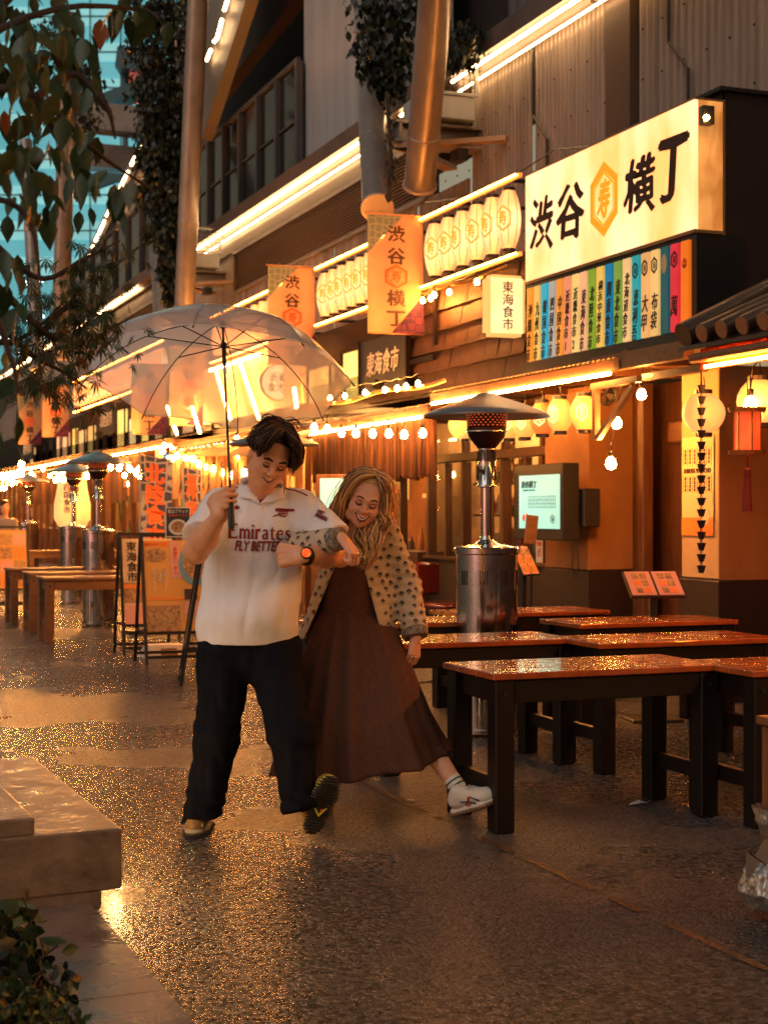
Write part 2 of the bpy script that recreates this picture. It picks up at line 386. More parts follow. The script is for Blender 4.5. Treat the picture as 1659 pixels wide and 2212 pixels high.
# ================================================================ THE BUILDING (upper floors)
YN, YF = -3.0, 62.0
XS, XU, XT = 6.5, 6.8, 7.9
bld = thing('mall_building', 'long metal-clad building with lit terrace edge above the food stalls', 'building', (XU, 20, 0))
def bo(name, mb, m, smooth=None, parent=None):
    o = obj(name, mb, m, parent or bld, smooth)
    if parent is None: o.matrix_parent_inverse = Matrix.Translation((-XU, -20, 0))
    return o
def corr(y0, y1, z0, z1, x, pitch, dep):
    b = MB(); n = int((y1 - y0) / pitch); vs = []
    for i in range(n):
        a = y0 + i * pitch
        for f, dx in ((0, 0), (.5, 0), (.62, -dep), (.88, -dep)): vs.append((x + dx, a + f * pitch))
    vs.append((x, y0 + n * pitch)); k = len(vs)
    b.add([(p[0], p[1], z0) for p in vs] + [(p[0], p[1], z1) for p in vs], [(i, i + 1, k + i + 1, k + i) for i in range(k - 1)])
    return b
ycor = FX(1312, 500, XU).y
for i in range(6):     # right part: broad ribs
    bo('cladding_panel', corr(ycor - .45 - (i + 1) * 1.98, ycor - .45 - i * 1.98 - .006, 3.0, 6.6, XU + .02, .11, .03), clad)
bo('corner_post', MB().bx(XU - .03, XU + .12, ycor - .44, ycor - .01, 3.0, 6.0), mat('corner_brown', (.10, .055, .035), .5, .2))
bo('soffit', MB().bx(XU - .5, XU + .8, ycor - 12, ycor - .0, 5.985, 6.12), redpaint)
yy = ycor
while yy < 61:
    z1 = 6.0 if yy + 1.5 < 16.2 else 5.02
    bo('cladding_panel', corr(yy, yy + 1.494, 3.0, z1, XU, .083, .02), clad); yy += 1.494 + .006
for i in range(5):
    yb_ = FX(1312 - 10, 500, XU).y + i * 1.3
# louvre bays
def louvre(y0, y1):
    f = bo('louvre_frame', MB().bx(XU + .04, XU + .10, y0, y1, 5.05, 5.68), darkm)
    g = bo('louvre_surround', MB().bx(XU - .06, XU + .03, y0, y0 + .06, 5.02, 5.7).bx(XU - .06, XU + .03, y1 - .06, y1, 5.02, 5.7).bx(XU - .062, XU + .03, y0 + .06, y1 - .06, 5.0, 5.05).bx(XU - .062, XU + .03, y0 + .06, y1 - .06, 5.66, 5.71), steelp)
    me = None
    for k in range(14):
        z = 5.08 + k * .0415
        if me is None:
            o = bo('slat', MB().add([(XU - .045, y0 + .06, z), (XU - .045, y1 - .06, z), (XU + .03, y1 - .06, z + .022), (XU + .03, y0 + .06, z + .022), (XU - .045, y0 + .06, z - .006), (XU - .045, y1 - .06, z - .006)], [(0, 1, 2, 3), (4, 5, 1, 0)]), slatm); me = o
        else:
            c = me.copy(); COL.objects.link(c); c.location.z += k * .0415
louvre(16.2, 24.6); louvre(30.6, 38.0); louvre(46, 58)
for a, b2 in ((24.65, 30.55), (38.05, 45.95)): bo('fascia_panel', MB().bx(XU - .01, XU + .04, a, b2, 5.03, 5.72), clad)
# fascia above the louvres, LED double line, terrace edge
bo('fascia', MB().bx(XU - .04, XU + .04, 16.0, 61, 5.72, 6.0), mat('fascia_brown', (.13, .095, .07), .5, .2, var=(1.5, .3)))
bo('ledge', MB().bx(XU - .24, XU + .5, ycor + .1, 61, 6.10, 6.30), mat('ledge_brown', (.14, .10, .08), .5, .2, var=(2, .4)))
bo('ledge_lip', MB().bx(XU - .12, XU + .35, ycor + .1, 61, 6.0, 6.098), MATS['ledge_brown'])
def led(y0, y1, x, z, r=.016, m=None, parent=None, nm='light_tube', seg=1.2):
    y = y0; 
    while y < y1 - .2:
        e = min(y1, y + seg); o = bo(nm, MB().tube([(x, y + .015, z), (x, e - .015, z)], r, 6), m or E_led) if parent is None else obj(nm, MB().tube([(x, y + .015, z), (x, e - .015, z)], r, 6), m or E_led, parent)
        y = e
E_up = emis('terrace_tube', (1, .60, .26), 13)
led(4, 15.2, XU - .18, 6.06, .018, E_up, seg=2.4); led(4, 15.2, XU - .10, 5.96, .012, E_up, seg=2.4)
led(17.2, 29.6, XU - .18, 6.06, .020, E_up, seg=2.4); led(17.2, 29.6, XU - .10, 5.95, .014, E_up, seg=2.4)
led(31.5, 60, XU - .18, 6.06, .026, E_up, seg=4); 
bo('light_tube', MB().tube([(XU - .18, 16.2, 6.06), (XU - .18, 16.7, 6.06)], .02, 6), E_up)
# terrace level
bo('upper_cladding', corr(8, 15.9, 6.32, 11, XT - .3, .25, .05), clad2)
bo('terrace_wall', MB().prism([(15.9, 6.3), (62, 6.3), (62, 6.5), (54, 7.2), (49.4, 8.8), (38.8, 11.6), (30, 14), (15.9, 14)], lambda u, v, d: (d, u, v), XT + .6, XT + .8), mat('terrace_dark', (.012, .009, .009), .7))
bo('white_pier', MB().bx(XU + .15, XU + 1.4, FX(790, 300, XU + .15).y, FX(657, 300, XU + .15).y, 6.302, 12), whitep)
yr0, yr1 = FX(655, 300, XU + .1).y + .05, FX(470, 300, XU + .1).y + 1.4
def railing(y0, y1, n, h=1.25, x=XU + .05):
    rg = bo('railing', MB().bx(x - .03, x + .03, y0, y1, 6.3 + h, 6.36 + h), clad2)
    for i in range(n + 1):
        y = y0 + (y1 - y0) * i / n
        bo('railing_post', MB().bx(x - .05, x + .05, y - .05, y + .05, 6.302, 6.3 + h - .002), clad2)
    bo('railing_bar', MB().bx(x - .012, x + .012, y0, y1, 6.3 + h * .5, 6.33 + h * .5), clad2)
    bo('glass_panel', MB().bx(x + .02, x + .03, y0, y1, 6.35, 6.28 + h), mat('smoked_glass', (.02, .018, .016), .1))
railing(yr0, yr1, 6, 1.7); railing(30.8, 44, 9, 1.6)
# sloping dark-red underside above the terrace
bo('sloping_soffit', MB().prism([(17.5, 9.8), (29, 9.0), (41, 6.6), (41.5, 6.9), (33, 9.7), (30, 11.5), (17.5, 14)], lambda u, v, d: (d, u, v), XU + .45, XU + .7), redpaint)
bo('upper_panel', MB().prism([(25.7, 7.8), (25.7, 15), (22.8, 15), (22.8, 9.4)], lambda u, v, d: (d, u, v), XU - .3, XU - .1), mat('upper_panel_grey', (.22, .19, .17), .5))
# LED dashes of the raking stair line
stair = thing('stair_light_line', 'raking broken line of warm tube lights along the far stair', 'lights', FX(320, 285, 7.0))
pl = [(175, 592), (240, 448), (318, 287)]
for (a, b2), n in (((pl[0], pl[1]), 8), ((pl[1], pl[2]), 7)):
    for i in range(n):
        f0, f1 = i / n, (i + (.78 if i % 3 else .35)) / n
        p0 = FX(a[0] + (b2[0] - a[0]) * f0, a[1] + (b2[1] - a[1]) * f0, 7.0); p1 = FX(a[0] + (b2[0] - a[0]) * f1, a[1] + (b2[1] - a[1]) * f1, 7.0)
        o = obj('light_tube', MB().tube([p0, p1], .035, 6), E_up, stair); o.matrix_parent_inverse = Matrix.Translation(-stair.location)
st2 = thing('stair_light_line', 'short dashes of warm tube light on the grey panel beside the tall column', 'lights', FX(470, 60, 6.4))
for a, b2 in (((492, 0), (485, 22)), ((480, 42), (471, 78)), ((470, 82), (463, 90)), ((456, 108), (447, 130))):
    o = obj('light_tube', MB().tube([FX(*a, 6.4), FX(*b2, 6.4)], .03, 6), E_up, st2); o.matrix_parent_inverse = Matrix.Translation(-st2.location)
# edge strip that carries the far lights
sp = thing('stair_stringer', 'pale steel stair stringer under the raking lights far down the street', 'stair', FX(320, 285, 7.05))
o = obj('stringer', MB().beam(FX(165, 612, 7.15), FX(325, 280, 7.15), .06, .35), steelp, sp); o.matrix_parent_inverse = Matrix.Translation(-sp.location)
# footbridge beams across the street in the distance
for i, (l, r, t, h, lab) in enumerate((((150, 250), (330, 268), 44, .75, 'upper grey steel beam crossing high over the far street'), ((150, 335), (330, 352), 46, .7, 'lower grey steel beam crossing high over the far street'))):
    a, b2 = PT(*l, t), PT(*r, t)
    tag(obj('bridge_beam', MB().beam(a, b2, .8, h).beam(a + Vector((0, -.42, .0)), b2 + Vector((0, -.42, .0)), .03, .12), steelp), lab, 'beam')

# ---------------------------------------------------------------- steel columns
def column(p0, p1, r, label, oval=False):
    t = thing('steel_column', label, 'column', p0, group='inclined steel columns over the street'); p0, p1 = Vector(p0), Vector(p1)
    v = p1 - p0
    obj('shaft', MB().tube([(0, 0, 0), v * .25, v * .5, v], r, 24), steelp, t, 60)
    obj('joint_ring', MB().tube([v * .215, v * .22, v * .228, v * .232], [r + .001, r + .008, r + .008, r + .001], 24), steelp, t, 60)
    d = v.normalized()
    obj('end_plate', MB().tube([-d * .03, (0, 0, 0)], r * 1.12, 24), mat('end_plate_steel', (.5, .4, .3), .4, .2) if 'end_plate_steel' not in MATS else MATS['end_plate_steel'], t, 40)
    return t
def ext(px0, py0, t0, px1, py1, t1, f=1.25):
    a, b2 = PT(px0, py0, t0), PT(px1, py1, t1); return a, a + (b2 - a) * f
column(*ext(815, 447, 15.8, 789, 0, 19.0), .155, 'grey steel column with a lit round end above the nearest banner')
column(*ext(907, 397, 16.0, 940, 0, 14.6), .165, 'thick grey column leaning right beside the hanging vine, nearest of all')
column(*ext(399, 663, 23.7, 428, 0, 23.0), .155, 'tall grey column right of the wide ivy curtain over the umbrella')
column(*ext(354, 692, 25.0, 330, 380, 27.5), .15, 'grey column with round end mostly hidden in the ivy left of the umbrella top')
column(*ext(131, 775, 34.6, 146, 180, 34.0), .20, 'far grey column among the left leaves, the one nearer the stalls')
column(*ext(84, 797, 36.5, 62, 400, 38.0), .16, 'farthest grey column behind the left leaves with a lit end')

# ---------------------------------------------------------------- planter boxes with brackets
def planter(y, label, grp):
    t = thing('planter_bracket', label, 'planter', (XU, y, 5.25), group=grp)
    obj('planter_box', MB().cbox((-.46, 0, .38), (.62, .5, .24), .01), whitep, t)
    g = obj('mesh_guard', MB().bx(-.8, -.12, -.27, -.24, .51, .54).bx(-.8, -.76, -.27, -.22, .54, .9).bx(-.16, -.12, -.27, -.22, .54, .9).bx(-.8, -.12, -.27, -.24, .9, .93), whitep, t)
    w = MB()
    for i in range(8): w.bx(-.74 + i * .075, -.732 + i * .075, -.255, -.247, .54, .9)
    for i in range(4): w.bx(-.76, -.16, -.253, -.249, .6 + i * .08, .607 + i * .08)
    obj('wire_mesh', w, darkm, g)['kind'] = 'stuff'
    ib = obj('i_beam', MB().bx(-1.0, .1, -.15, .15, 0, .03).bx(-1.0, .1, -.02, .02, .031, .199).bx(-1.0, .1, -.15, .15, .2, .23), steelp, t)
    obj('end_stiffener', MB().bx(-.96, -.93, -.14, -.021, .032, .198), steelp, ib)
    obj('diagonal_brace', MB().beam((-.95, -.12, -.03), (-.02, .7, -.03), .16, .05).beam((-.95, .0, -.03), (-.02, -.75, -.03), .14, .05), mat('brace_steel', (.35, .22, .12), .5, .2) if 'brace_steel' not in MATS else MATS['brace_steel'], t)
    obj('lamp', MB().box((-.4, -.4, -.16), (.12, .2, .12)), darkm, t)
    return t
planter(14.9, 'white planter box on steel brackets between the near columns and the cladding', 'bracketed planters')
planter(25.3, 'white planter box on steel brackets right of the tall middle column', 'bracketed planters')
planter(36.5, 'white planter box on steel brackets by the far columns among leaves', 'bracketed planters')

# ---------------------------------------------------------------- far glass building and city backdrop
teal = emis('teal_glass_glow', (.12, .42, .46), .48, var=(.12, .5), col2=(.05, .25, .30), vscale=(1, 1, .3))
tealb = emis('teal_band_glow', (.26, .66, .68), .42, var=(.3, .25))
steelteal = mat('teal_steel', (.06, .14, .16), .4)
def slab_building(px0, px1, t, ztop, label, bands, h=.9):
    a, b2 = PT(px0, 1106, t), PT(px1, 1106, t); c = (a + b2) / 2; w = (b2 - a).length
    th = thing('glass_building', label, 'building', (c.x, c.y, 0), rz=-YAW)
    obj('wall', MB().bx(-w / 2, w / 2, 0, 8, 0, ztop), teal, th)
    for k in range(bands[2]):
        z = bands[0] + k * bands[1]
        wd = obj('window', MB().bx(-w / 2, w / 2, -.12, -.01, z, z + h), tealb, th)
        obj('frame', MB().bx(-w / 2, w / 2, -.2, -.121, z + h * .45, z + h * .52), steelteal, wd)
    m = MB()
    for i in range(int(w / 1.5)): m.bx(-w / 2 + i * 1.5, -w / 2 + i * 1.5 + .07, -.25, -.205, 8, ztop)
    obj('mullion', m, steelteal, th)['kind'] = 'stuff'
    return th
# dark planting that closes the street's end
slab_building(-200, 345, 75, 40, 'teal glass tower with bright floor bands at the end of the street', (13, 1.75, 14))
cw = emis('white_tube', (.8, .95, 1), 4)
tw = thing('station_canopy', 'teal lit canopy with white tube lights behind the left leaves', 'canopy', PT(60, 700, 60))
for (x0, y0, x1, y1) in ((45, 613, 95, 605), (55, 690, 95, 683), (38, 765, 92, 758), (0, 838, 97, 828), (15, 920, 110, 880), (0, 730, 28, 728), (240, 692, 300, 690), (60, 770, 100, 730)):
    o = obj('tube_light', MB().tube([PT(x0, y0, 60), PT(x1, y1, 60)], .07, 6), cw, tw); o.matrix_parent_inverse = Matrix.Translation(-tw.location)
o = obj('canopy_edge', MB().beam(PT(180, 405, 62), PT(345, 345, 62), .4, .5), steelteal, tw); o.matrix_parent_inverse = Matrix.Translation(-tw.location)
o = obj('post', MB().tube([PT(468 * .58, 250, 61), PT(468 * .58, 350, 61)], .12), steelteal, tw); o.matrix_parent_inverse = Matrix.Translation(-tw.location)
E_red = emis('red_tail', (1, .08, .03), 8)
for x, y in ((475 * .58, 220), (521 * .58, 216), (375 * .58, 208)):
    tag(obj('red_lamp', MB().ball(PT(x, y, 70), .18), E_red), 'small red lamp glowing in front of the teal glass tower', 'lamp', 'red lamps by the glass tower')
ch = thing('roof_canopy', 'dark steel canopy on a post high in front of the teal tower', 'canopy', PT(290, 240, 68))
o = obj('canopy_roof', MB().beam(PT(262, 140, 68), PT(345, 150, 68), 2.5, .9), steelteal, ch); o.matrix_parent_inverse = Matrix.Translation(-ch.location)
o = obj('post', MB().tube([PT(270, 150, 68), PT(270, 212, 68)], .2), steelteal, ch); o.matrix_parent_inverse = Matrix.Translation(-ch.location)
o = obj('deck_edge', MB().beam(PT(205, 232, 68), PT(345, 180, 68), 1.5, .5), steelteal, ch); o.matrix_parent_inverse = Matrix.Translation(-ch.location)

sc_ = MB(); rg = random.Random(1)
for zz in (3.3, 3.75, 4.2, 4.65, 5.1, 5.55):
    y = 6.5
    while y < 16:
        if not (y > ycor - .5 and y < ycor): sc_.box((XU - .034 if y < ycor - .5 else XU - .023, y + rg.uniform(-.01, .01), zz + rg.uniform(-.02, .02)), (.012, .016, .016))
        y += .33
o = bo('cladding_screws', sc_, darkm); o['kind'] = 'stuff'
for y_, w_ in ((13.2, .02), (10.7, .03)): bo('conduit', MB().tube([(XU - .05, y_, 3.1), (XU - .05, y_, 5.0), (XU - .05, y_ + .3, 5.3), (XU - .05, y_ + .3, 5.95)], .014, 6), darkm)
bo('loose_cable', MB().tube([Vector(q) for q in ((XU - .06, 16.2, 4.95), (XU - .08, 14.6, 4.72), (XU - .07, 13.0, 4.85), (XU - .06, 11.6, 4.6))], .009, 5), black)

dc = thing('drain_cover', 'small dark slotted drain cover in the asphalt behind the nearest table', 'drain', GP(1120, 1545)); obj('frame', MB().cbox((0, 0, .005), (.34, .22, .008), .002), darkm, dc)
for k in range(7): obj('bar', MB().bx(-.14 + k * .045, -.125 + k * .045, -.09, .09, .0095, .013), steelp, dc)
# ================================================================ SIGNS, LANTERNS, BANNERS
def cloth(name, col, trn=.5, pat=None, rough=.8):
    m = bpy.data.materials.new(name); m.use_nodes = True; n = m.node_tree; L = n.links.new
    b = n.nodes['Principled BSDF']; o = n.nodes['Material Output']; b.inputs['Roughness'].default_value = rough
    b.inputs['Base Color'].default_value = (*col, 1)
    t = n.nodes.new('ShaderNodeBsdfTranslucent'); t.inputs[0].default_value = (*col, 1)
    mx = n.nodes.new('ShaderNodeMixShader'); mx.inputs[0].default_value = trn
    L(b.outputs[0], mx.inputs[1]); L(t.outputs[0], mx.inputs[2]); L(mx.outputs[0], o.inputs[0])
    tc = n.nodes.new('ShaderNodeTexCoord')
    if pat:
        v = n.nodes.new('ShaderNodeTexVoronoi'); v.inputs['Scale'].default_value = pat[0]; v.feature = 'DISTANCE_TO_EDGE'
        v.inputs['Randomness'].default_value = .35
        cr = n.nodes.new('ShaderNodeValToRGB'); cr.color_ramp.elements[0].position = .06; cr.color_ramp.elements[1].position = .12
        cr.color_ramp.elements[0].color = (*pat[1], 1); cr.color_ramp.elements[1].color = (*col, 1)
    else:
        v = n.nodes.new('ShaderNodeTexNoise'); v.inputs['Scale'].default_value = 3; v.inputs['Detail'].default_value = 5
        cr = n.nodes.new('ShaderNodeValToRGB'); cr.color_ramp.elements[0].position = .3; cr.color_ramp.elements[1].position = .7
        cr.color_ramp.elements[0].color = (*[c * .72 for c in col], 1); cr.color_ramp.elements[1].color = (*col, 1)
    L(tc.outputs['Object'], v.inputs[0]); L(v.outputs[0], cr.inputs[0]); L(cr.outputs[0], b.inputs['Base Color']); L(cr.outputs[0], t.inputs[0])
    return m
def sx(c, N=1): return px_(c, (0, -1, 0), (0, 0, 1), (-1, 0, 0))      # a face turned to the street
def sy(c): return px_(c, (1, 0, 0), (0, 0, 1), (0, -1, 0))            # a face turned down the street, to the viewer
def charx(mb, s, p0, p1, top, bot, x, bold=.02, warp=.05, shear=0, xo=.006):
    c = (p0 + p1) / 2; a = FX(p0, top, x); b = FX(p1, top, x)
    z1, z0 = FX(c, top, x).z, FX(c, bot, x).z
    return put_text(mb, s, abs(a.y - b.y), z1 - z0, sx((x - xo, (a.y + b.y) / 2, (z0 + z1) / 2)), bold, warp, shear)
SX = 6.0; ySL, ySR = FX(1135, 500, SX).y, FX(1499, 500, SX).y
yA, yB = FX(1272, 500, SX).y, FX(1340, 500, SX).y
sg = thing('lit_market_sign', 'big lit cream box sign with brown brush characters and orange hexagon', 'sign', (SX, ySR, 3.42))
def so_(name, mb, m, par=None, smooth=None):
    o = obj(name, mb, m, par or sg, smooth)
    if par is None: o.matrix_parent_inverse = Matrix.Translation((-SX, -ySR, -3.42))
    return o
for a, b in ((ySR, yB - .003), (yB + .003, yA - .003), (yA + .003, ySL)): so_('face_panel', MB().bx(SX, SX + .03, a, b, 3.43, 4.36), E_sign)
E_side = emis('sign_side', (1, .42, .10), .42, var=(7, .6), col2=(.45, .13, .02), vscale=(1, 1, .4))
so_('side_panel', MB().bx(SX + .031, SX + .235, ySR - .004, ySR + .02, 3.43, 4.36), E_side)
fr = MB().bx(SX - .004, SX + .24, ySR - .006, ySL, 4.361, 4.375).bx(SX - .004, SX + .24, ySR - .006, ySL, 3.405, 3.429).bx(SX + .24, SX + .26, ySR, ySL, 3.40, 4.38)
so_('frame', fr, mat('sign_frame', (.30, .16, .06), .5, .3))
t = MB()
charx(t, '渋', 1146, 1196, 425, 540, SX, .03, .09, .12); charx(t, '谷', 1205, 1262, 398, 517, SX, .035, .09, .12)
charx(t, '横', 1350, 1416, 338, 462, SX, .03, .09, .12); charx(t, '丁', 1420, 1482, 305, 435, SX, .045, .10, .18)
so_('lettering', t, ink)
hc = FX(1305, 430, SX); hfn = sx((SX - .004, hc.y, hc.z))
oi = mat('sign_orange_ink', (.85, .26, .02), .6); oi.node_tree.nodes['Principled BSDF'].inputs['Emission Color'].default_value = (1, .28, .01, 1); oi.node_tree.nodes['Principled BSDF'].inputs['Emission Strength'].default_value = .55
t = MB(); hexring(t, .44, .60, .055, hfn, 0, .003); hexring(t, .31, .44, .012, hfn, 0, .003); put_text(t, '寿', .18, .30, hfn, .035, .06, .2)
so_('crest', t, oi)
l_ = so_('side_lamp', MB().box(FY(1525, 250, ySR - .05), (.09, .07, .13)), black); so_('lamp_lens', MB().ball(FY(1525, 254, ySR - .10), .022), E_bulbs)
# the row of coloured name strips
cabinet = thing('name_strip_cabinet', 'black light box of nineteen coloured name strips under the big cream sign', 'light box', (SX, ySR, 2.7))
def co_(name, mb, m, par=None):
    o = obj(name, mb, m, par or cabinet)
    if par is None: o.matrix_parent_inverse = Matrix.Translation((-SX, -ySR, -2.7))
    return o
co_('casing', MB().bx(SX + .02, SX + .42, ySR - .0, ySL + .02, 2.62, 3.40).bx(SX - .02, SX + .018, ySR, ySL + .02, 2.62, 2.70), black)
cols = [(1, .33, .03), (1, .62, .14), (.0, .50, .70), (.45, .45, .40), (1, .35, .04), (.95, .33, .16), (1, .70, .22), (1, .50, .24), (.26, .42, .03), (1, .62, .12),
        (.0, .22, .42), (.22, .36, .05), (1, .62, .25), (.02, .42, .45), (1, .52, .18), (1, .62, .20), (.01, .12, .13), (.80, .03, .05), (1, .20, .01)]
names = ['沖縄食市', '九州食市', '韓国食市', '四国食市', '中国食市', '近畿食市1', '近畿食市2', '東海食市', '北陸食市', '横浜中華食市', '関東食市', '東北食市', '北海道食市', '恵利吾', '大甲', '布袋', '', '萬', '']
cn = ['orange', 'yellow', 'bright blue', 'grey white', 'deep orange', 'pink', 'cream yellow', 'peach', 'leaf green', 'golden yellow', 'dark blue', 'olive green', 'cream', 'teal', 'pale orange', 'pale yellow', 'dark teal', 'red', 'red orange']
y0s, y1s = FX(1137, 700, SX).y, FX(1491, 700, SX).y
for i in range(19):
    a = y0s + (y1s - y0s) * i / 19; b = y0s + (y1s - y0s) * (i + 1) / 19; c = (a + b) / 2; w = abs(a - b)
    e = emis('strip_' + cn[i].replace(' ', '_'), cols[i], .34 if i not in (16,) else .25, var=(3, .25))
    p = co_('name_strip', MB().bx(SX - .006, SX + .018, c - w * .38, c + w * .38, 2.722, 3.365), e); p['label'] = cn[i] + ' name strip'
    s = names[i]; f = lambda z: sx((SX - .008, c, z)); t = MB()
    if s:
        n = len(s); h = min(.50, .125 * n + .02) if n > 1 else .15
        put_text(t, '\n'.join(s), w * .5 if n > 2 else w * .6, h, f(3.0 - (.03 if n < 5 else 0) - (.06 if i in (13, 14, 15, 17) else 0)), .012, .03, .1)
    if i in (13, 14, 15, 17): hexring(t, w * .6, .13, .012, f(3.25), 0, .002); put_text(t, '市', w * .3, .06, f(3.25))
    if i == 16: t.prism([(.04 * math.cos(k * .6), .075 * math.sin(k * .6)) for k in range(11)], f(3.24), 0, .001)
    if i == 18:
        for k in range(5): t.prism([(.018 * math.cos(2 * math.pi * (k / 5 + j / 8)) + .022 * math.cos(k * 1.256 + 1.57), .018 * math.sin(j * .785) + .022 * math.sin(k * 1.256 + 1.57)) for j in range(8)], f(3.20), 0, .001)
    if t.v: co_('lettering', t, ink if i not in (16, 18) else (ink_w if i == 16 else ink_r), p)
box = thing('sign_back_box', 'dark brown metal-clad box that carries the big lit sign', 'box', (SX + .27, ySR, 2.55))
o = obj('casing', MB().bx(SX + .262, XU - .01, ySR + .01, ySL + .1, 2.6, 4.44).bx(SX + .262, XU + .9, ySR - .6 + .61, ySR + .03 + .01, 2.6, 4.44), brownbox, box); o.matrix_parent_inverse = Matrix.Translation((-SX - .27, -ySR, -2.55))
o = obj('cap', MB().bx(SX + .20, XU - .005, ySR - .03, ySL, 4.442, 4.47), darkm, box); o.matrix_parent_inverse = Matrix.Translation((-SX - .27, -ySR, -2.55))
# ---------------------------------------------------------------- white lanterns on the two amber rails
def barrel(r, h, n=18, ribs=10, neck=.5):
    k = ribs * 2; pr = []
    for i in range(k + 1):
        u = i / k; s = math.sin(math.pi * (.12 + .76 * u)) ** .45; s0 = math.sin(math.pi * .12) ** .45
        rr = r * (neck + (1 - neck) * (s - s0) / (1 - s0)); rr += (.0025 if i % 2 == 0 else 0) * r * 8
        pr.append((rr, h * (u - .5)))
    return pr
def bfn_(r, h, ang, zc=0, neck=.5, off=.004):
    def f(u, v, d):
        q = (v + zc) / h + .5; s = math.sin(math.pi * (.12 + .76 * min(1, max(0, q)))) ** .45; s0 = math.sin(math.pi * .12) ** .45
        rr = r * (neck + (1 - neck) * (s - s0) / (1 - s0)) * 1.02 + off + d; a = ang + u / r
        return (rr * math.cos(a), rr * math.sin(a), v + zc)
    return f
def make_lantern(r, h, m, label, group, cresth=.2, inkm=None, ang=R(215), neck=.5, ribs=8, blk=None, hang=.1):
    t = thing('paper_lantern', label, 'lantern', group=group)
    obj('paper_shade', MB().lathe(barrel(r, h, 18, ribs, neck), n=18), m, t, 60)
    c = MB().lathe([(r * neck, h / 2 + .03), (r * neck * 1.04, h / 2 + .03), (r * neck * 1.04, h / 2 - .008), (r * neck, h / 2 - .008)], n=16)
    obj('top_ring', c, blk or black, t); c = MB().lathe([(.01, -h / 2 - .03), (r * neck * 1.02, -h / 2 - .03), (r * neck * 1.02, -h / 2 + .008)], n=16)
    obj('bottom_ring', c, blk or black, t)
    obj('cord', MB().tube([(0, 0, h / 2 + .02), (.008, 0, h / 2 + .02 + hang * .5), (0, 0, h / 2 + .02 + hang)], .004, 5), black, t)
    if cresth > .2:
        rbm = MB()
        for k in range(8): rbm.tube([Vector(bfn_(r, h, k * math.pi / 4 + .3, 0, neck, .0)(0, -h * .48 + h * .96 * j / 8, 0)) for j in range(9)], .0028, 4)
        obj('rib_wires', rbm, lat_m, t)
    if cresth:
        cr = MB(); w = cresth * .62
        for f in (bfn_(r, h, ang, 0, neck), bfn_(r, h, ang + math.pi, 0, neck)):
            hexring(cr, w, cresth, .012, f, 0, .002); put_text(cr, '寿', w * .5, cresth * .55, f, .02, .05)
        obj('crest', cr, inkm or oi, t)
    return t
lat_m = mat('lantern_wire', (.35, .14, .03), .6)
lan = make_lantern(.110, .52, [E_lant], 'x', 'white lanterns on the rail above the stalls', .24)
LT = capture(lan); first = True
rows = [(12.35, 14.4, 'nearest row beside the big sign'), (15.0, 17.8, 'row between two banners'), (18.5, 22.9, 'row behind the clear umbrella'), (26.4, 35.4, 'far row beyond the umbrella')]
railm = emis('rail_glow', (1, .30, .05), .8, var=(2, .4))
for ri, (a, b, nm) in enumerate(rows):
    n = int((b - a) / (.31 if ri < 2 else .38))
    for k in range(n):
        y = a + (k + .4) * (b - a) / n
        lab = 'white paper lantern, %s from right in the %s' % (ORD[k], nm)
        if first: lan.location = (SX, y, 4.04); lan['label'] = lab; first = False
        else: dup(LT, (SX, y, 4.04), random.uniform(-.3, .3), lab)
    rt = thing('lantern_rail', 'amber lit rail pair holding the lanterns, %s' % nm.split(',')[0], 'rail', (SX, a, 4.05), group='lantern rails')
    for z, nme in ((.34, 'top_rail'), (-.36, 'bottom_rail')):
        obj(nme, MB().beam((-.02, -.15, z), (-.02, b - a + .15, z), .03, .035), railm, rt)
        obj('led_tube', MB().tube([(-.045, -.1, z + .01), (-.045, b - a + .1, z + .01)], .008, 6), E_rail, rt)
    for k in range(int((b - a) / 1.1) + 1):
        obj('bracket', MB().beam((-.02, .1 + k * 1.1, .34), (.78, .1 + k * 1.1, .34), .03, .03).beam((-.02, .1 + k * 1.1, -.36), (.78, .1 + k * 1.1, -.36), .03, .03), darkm, rt)
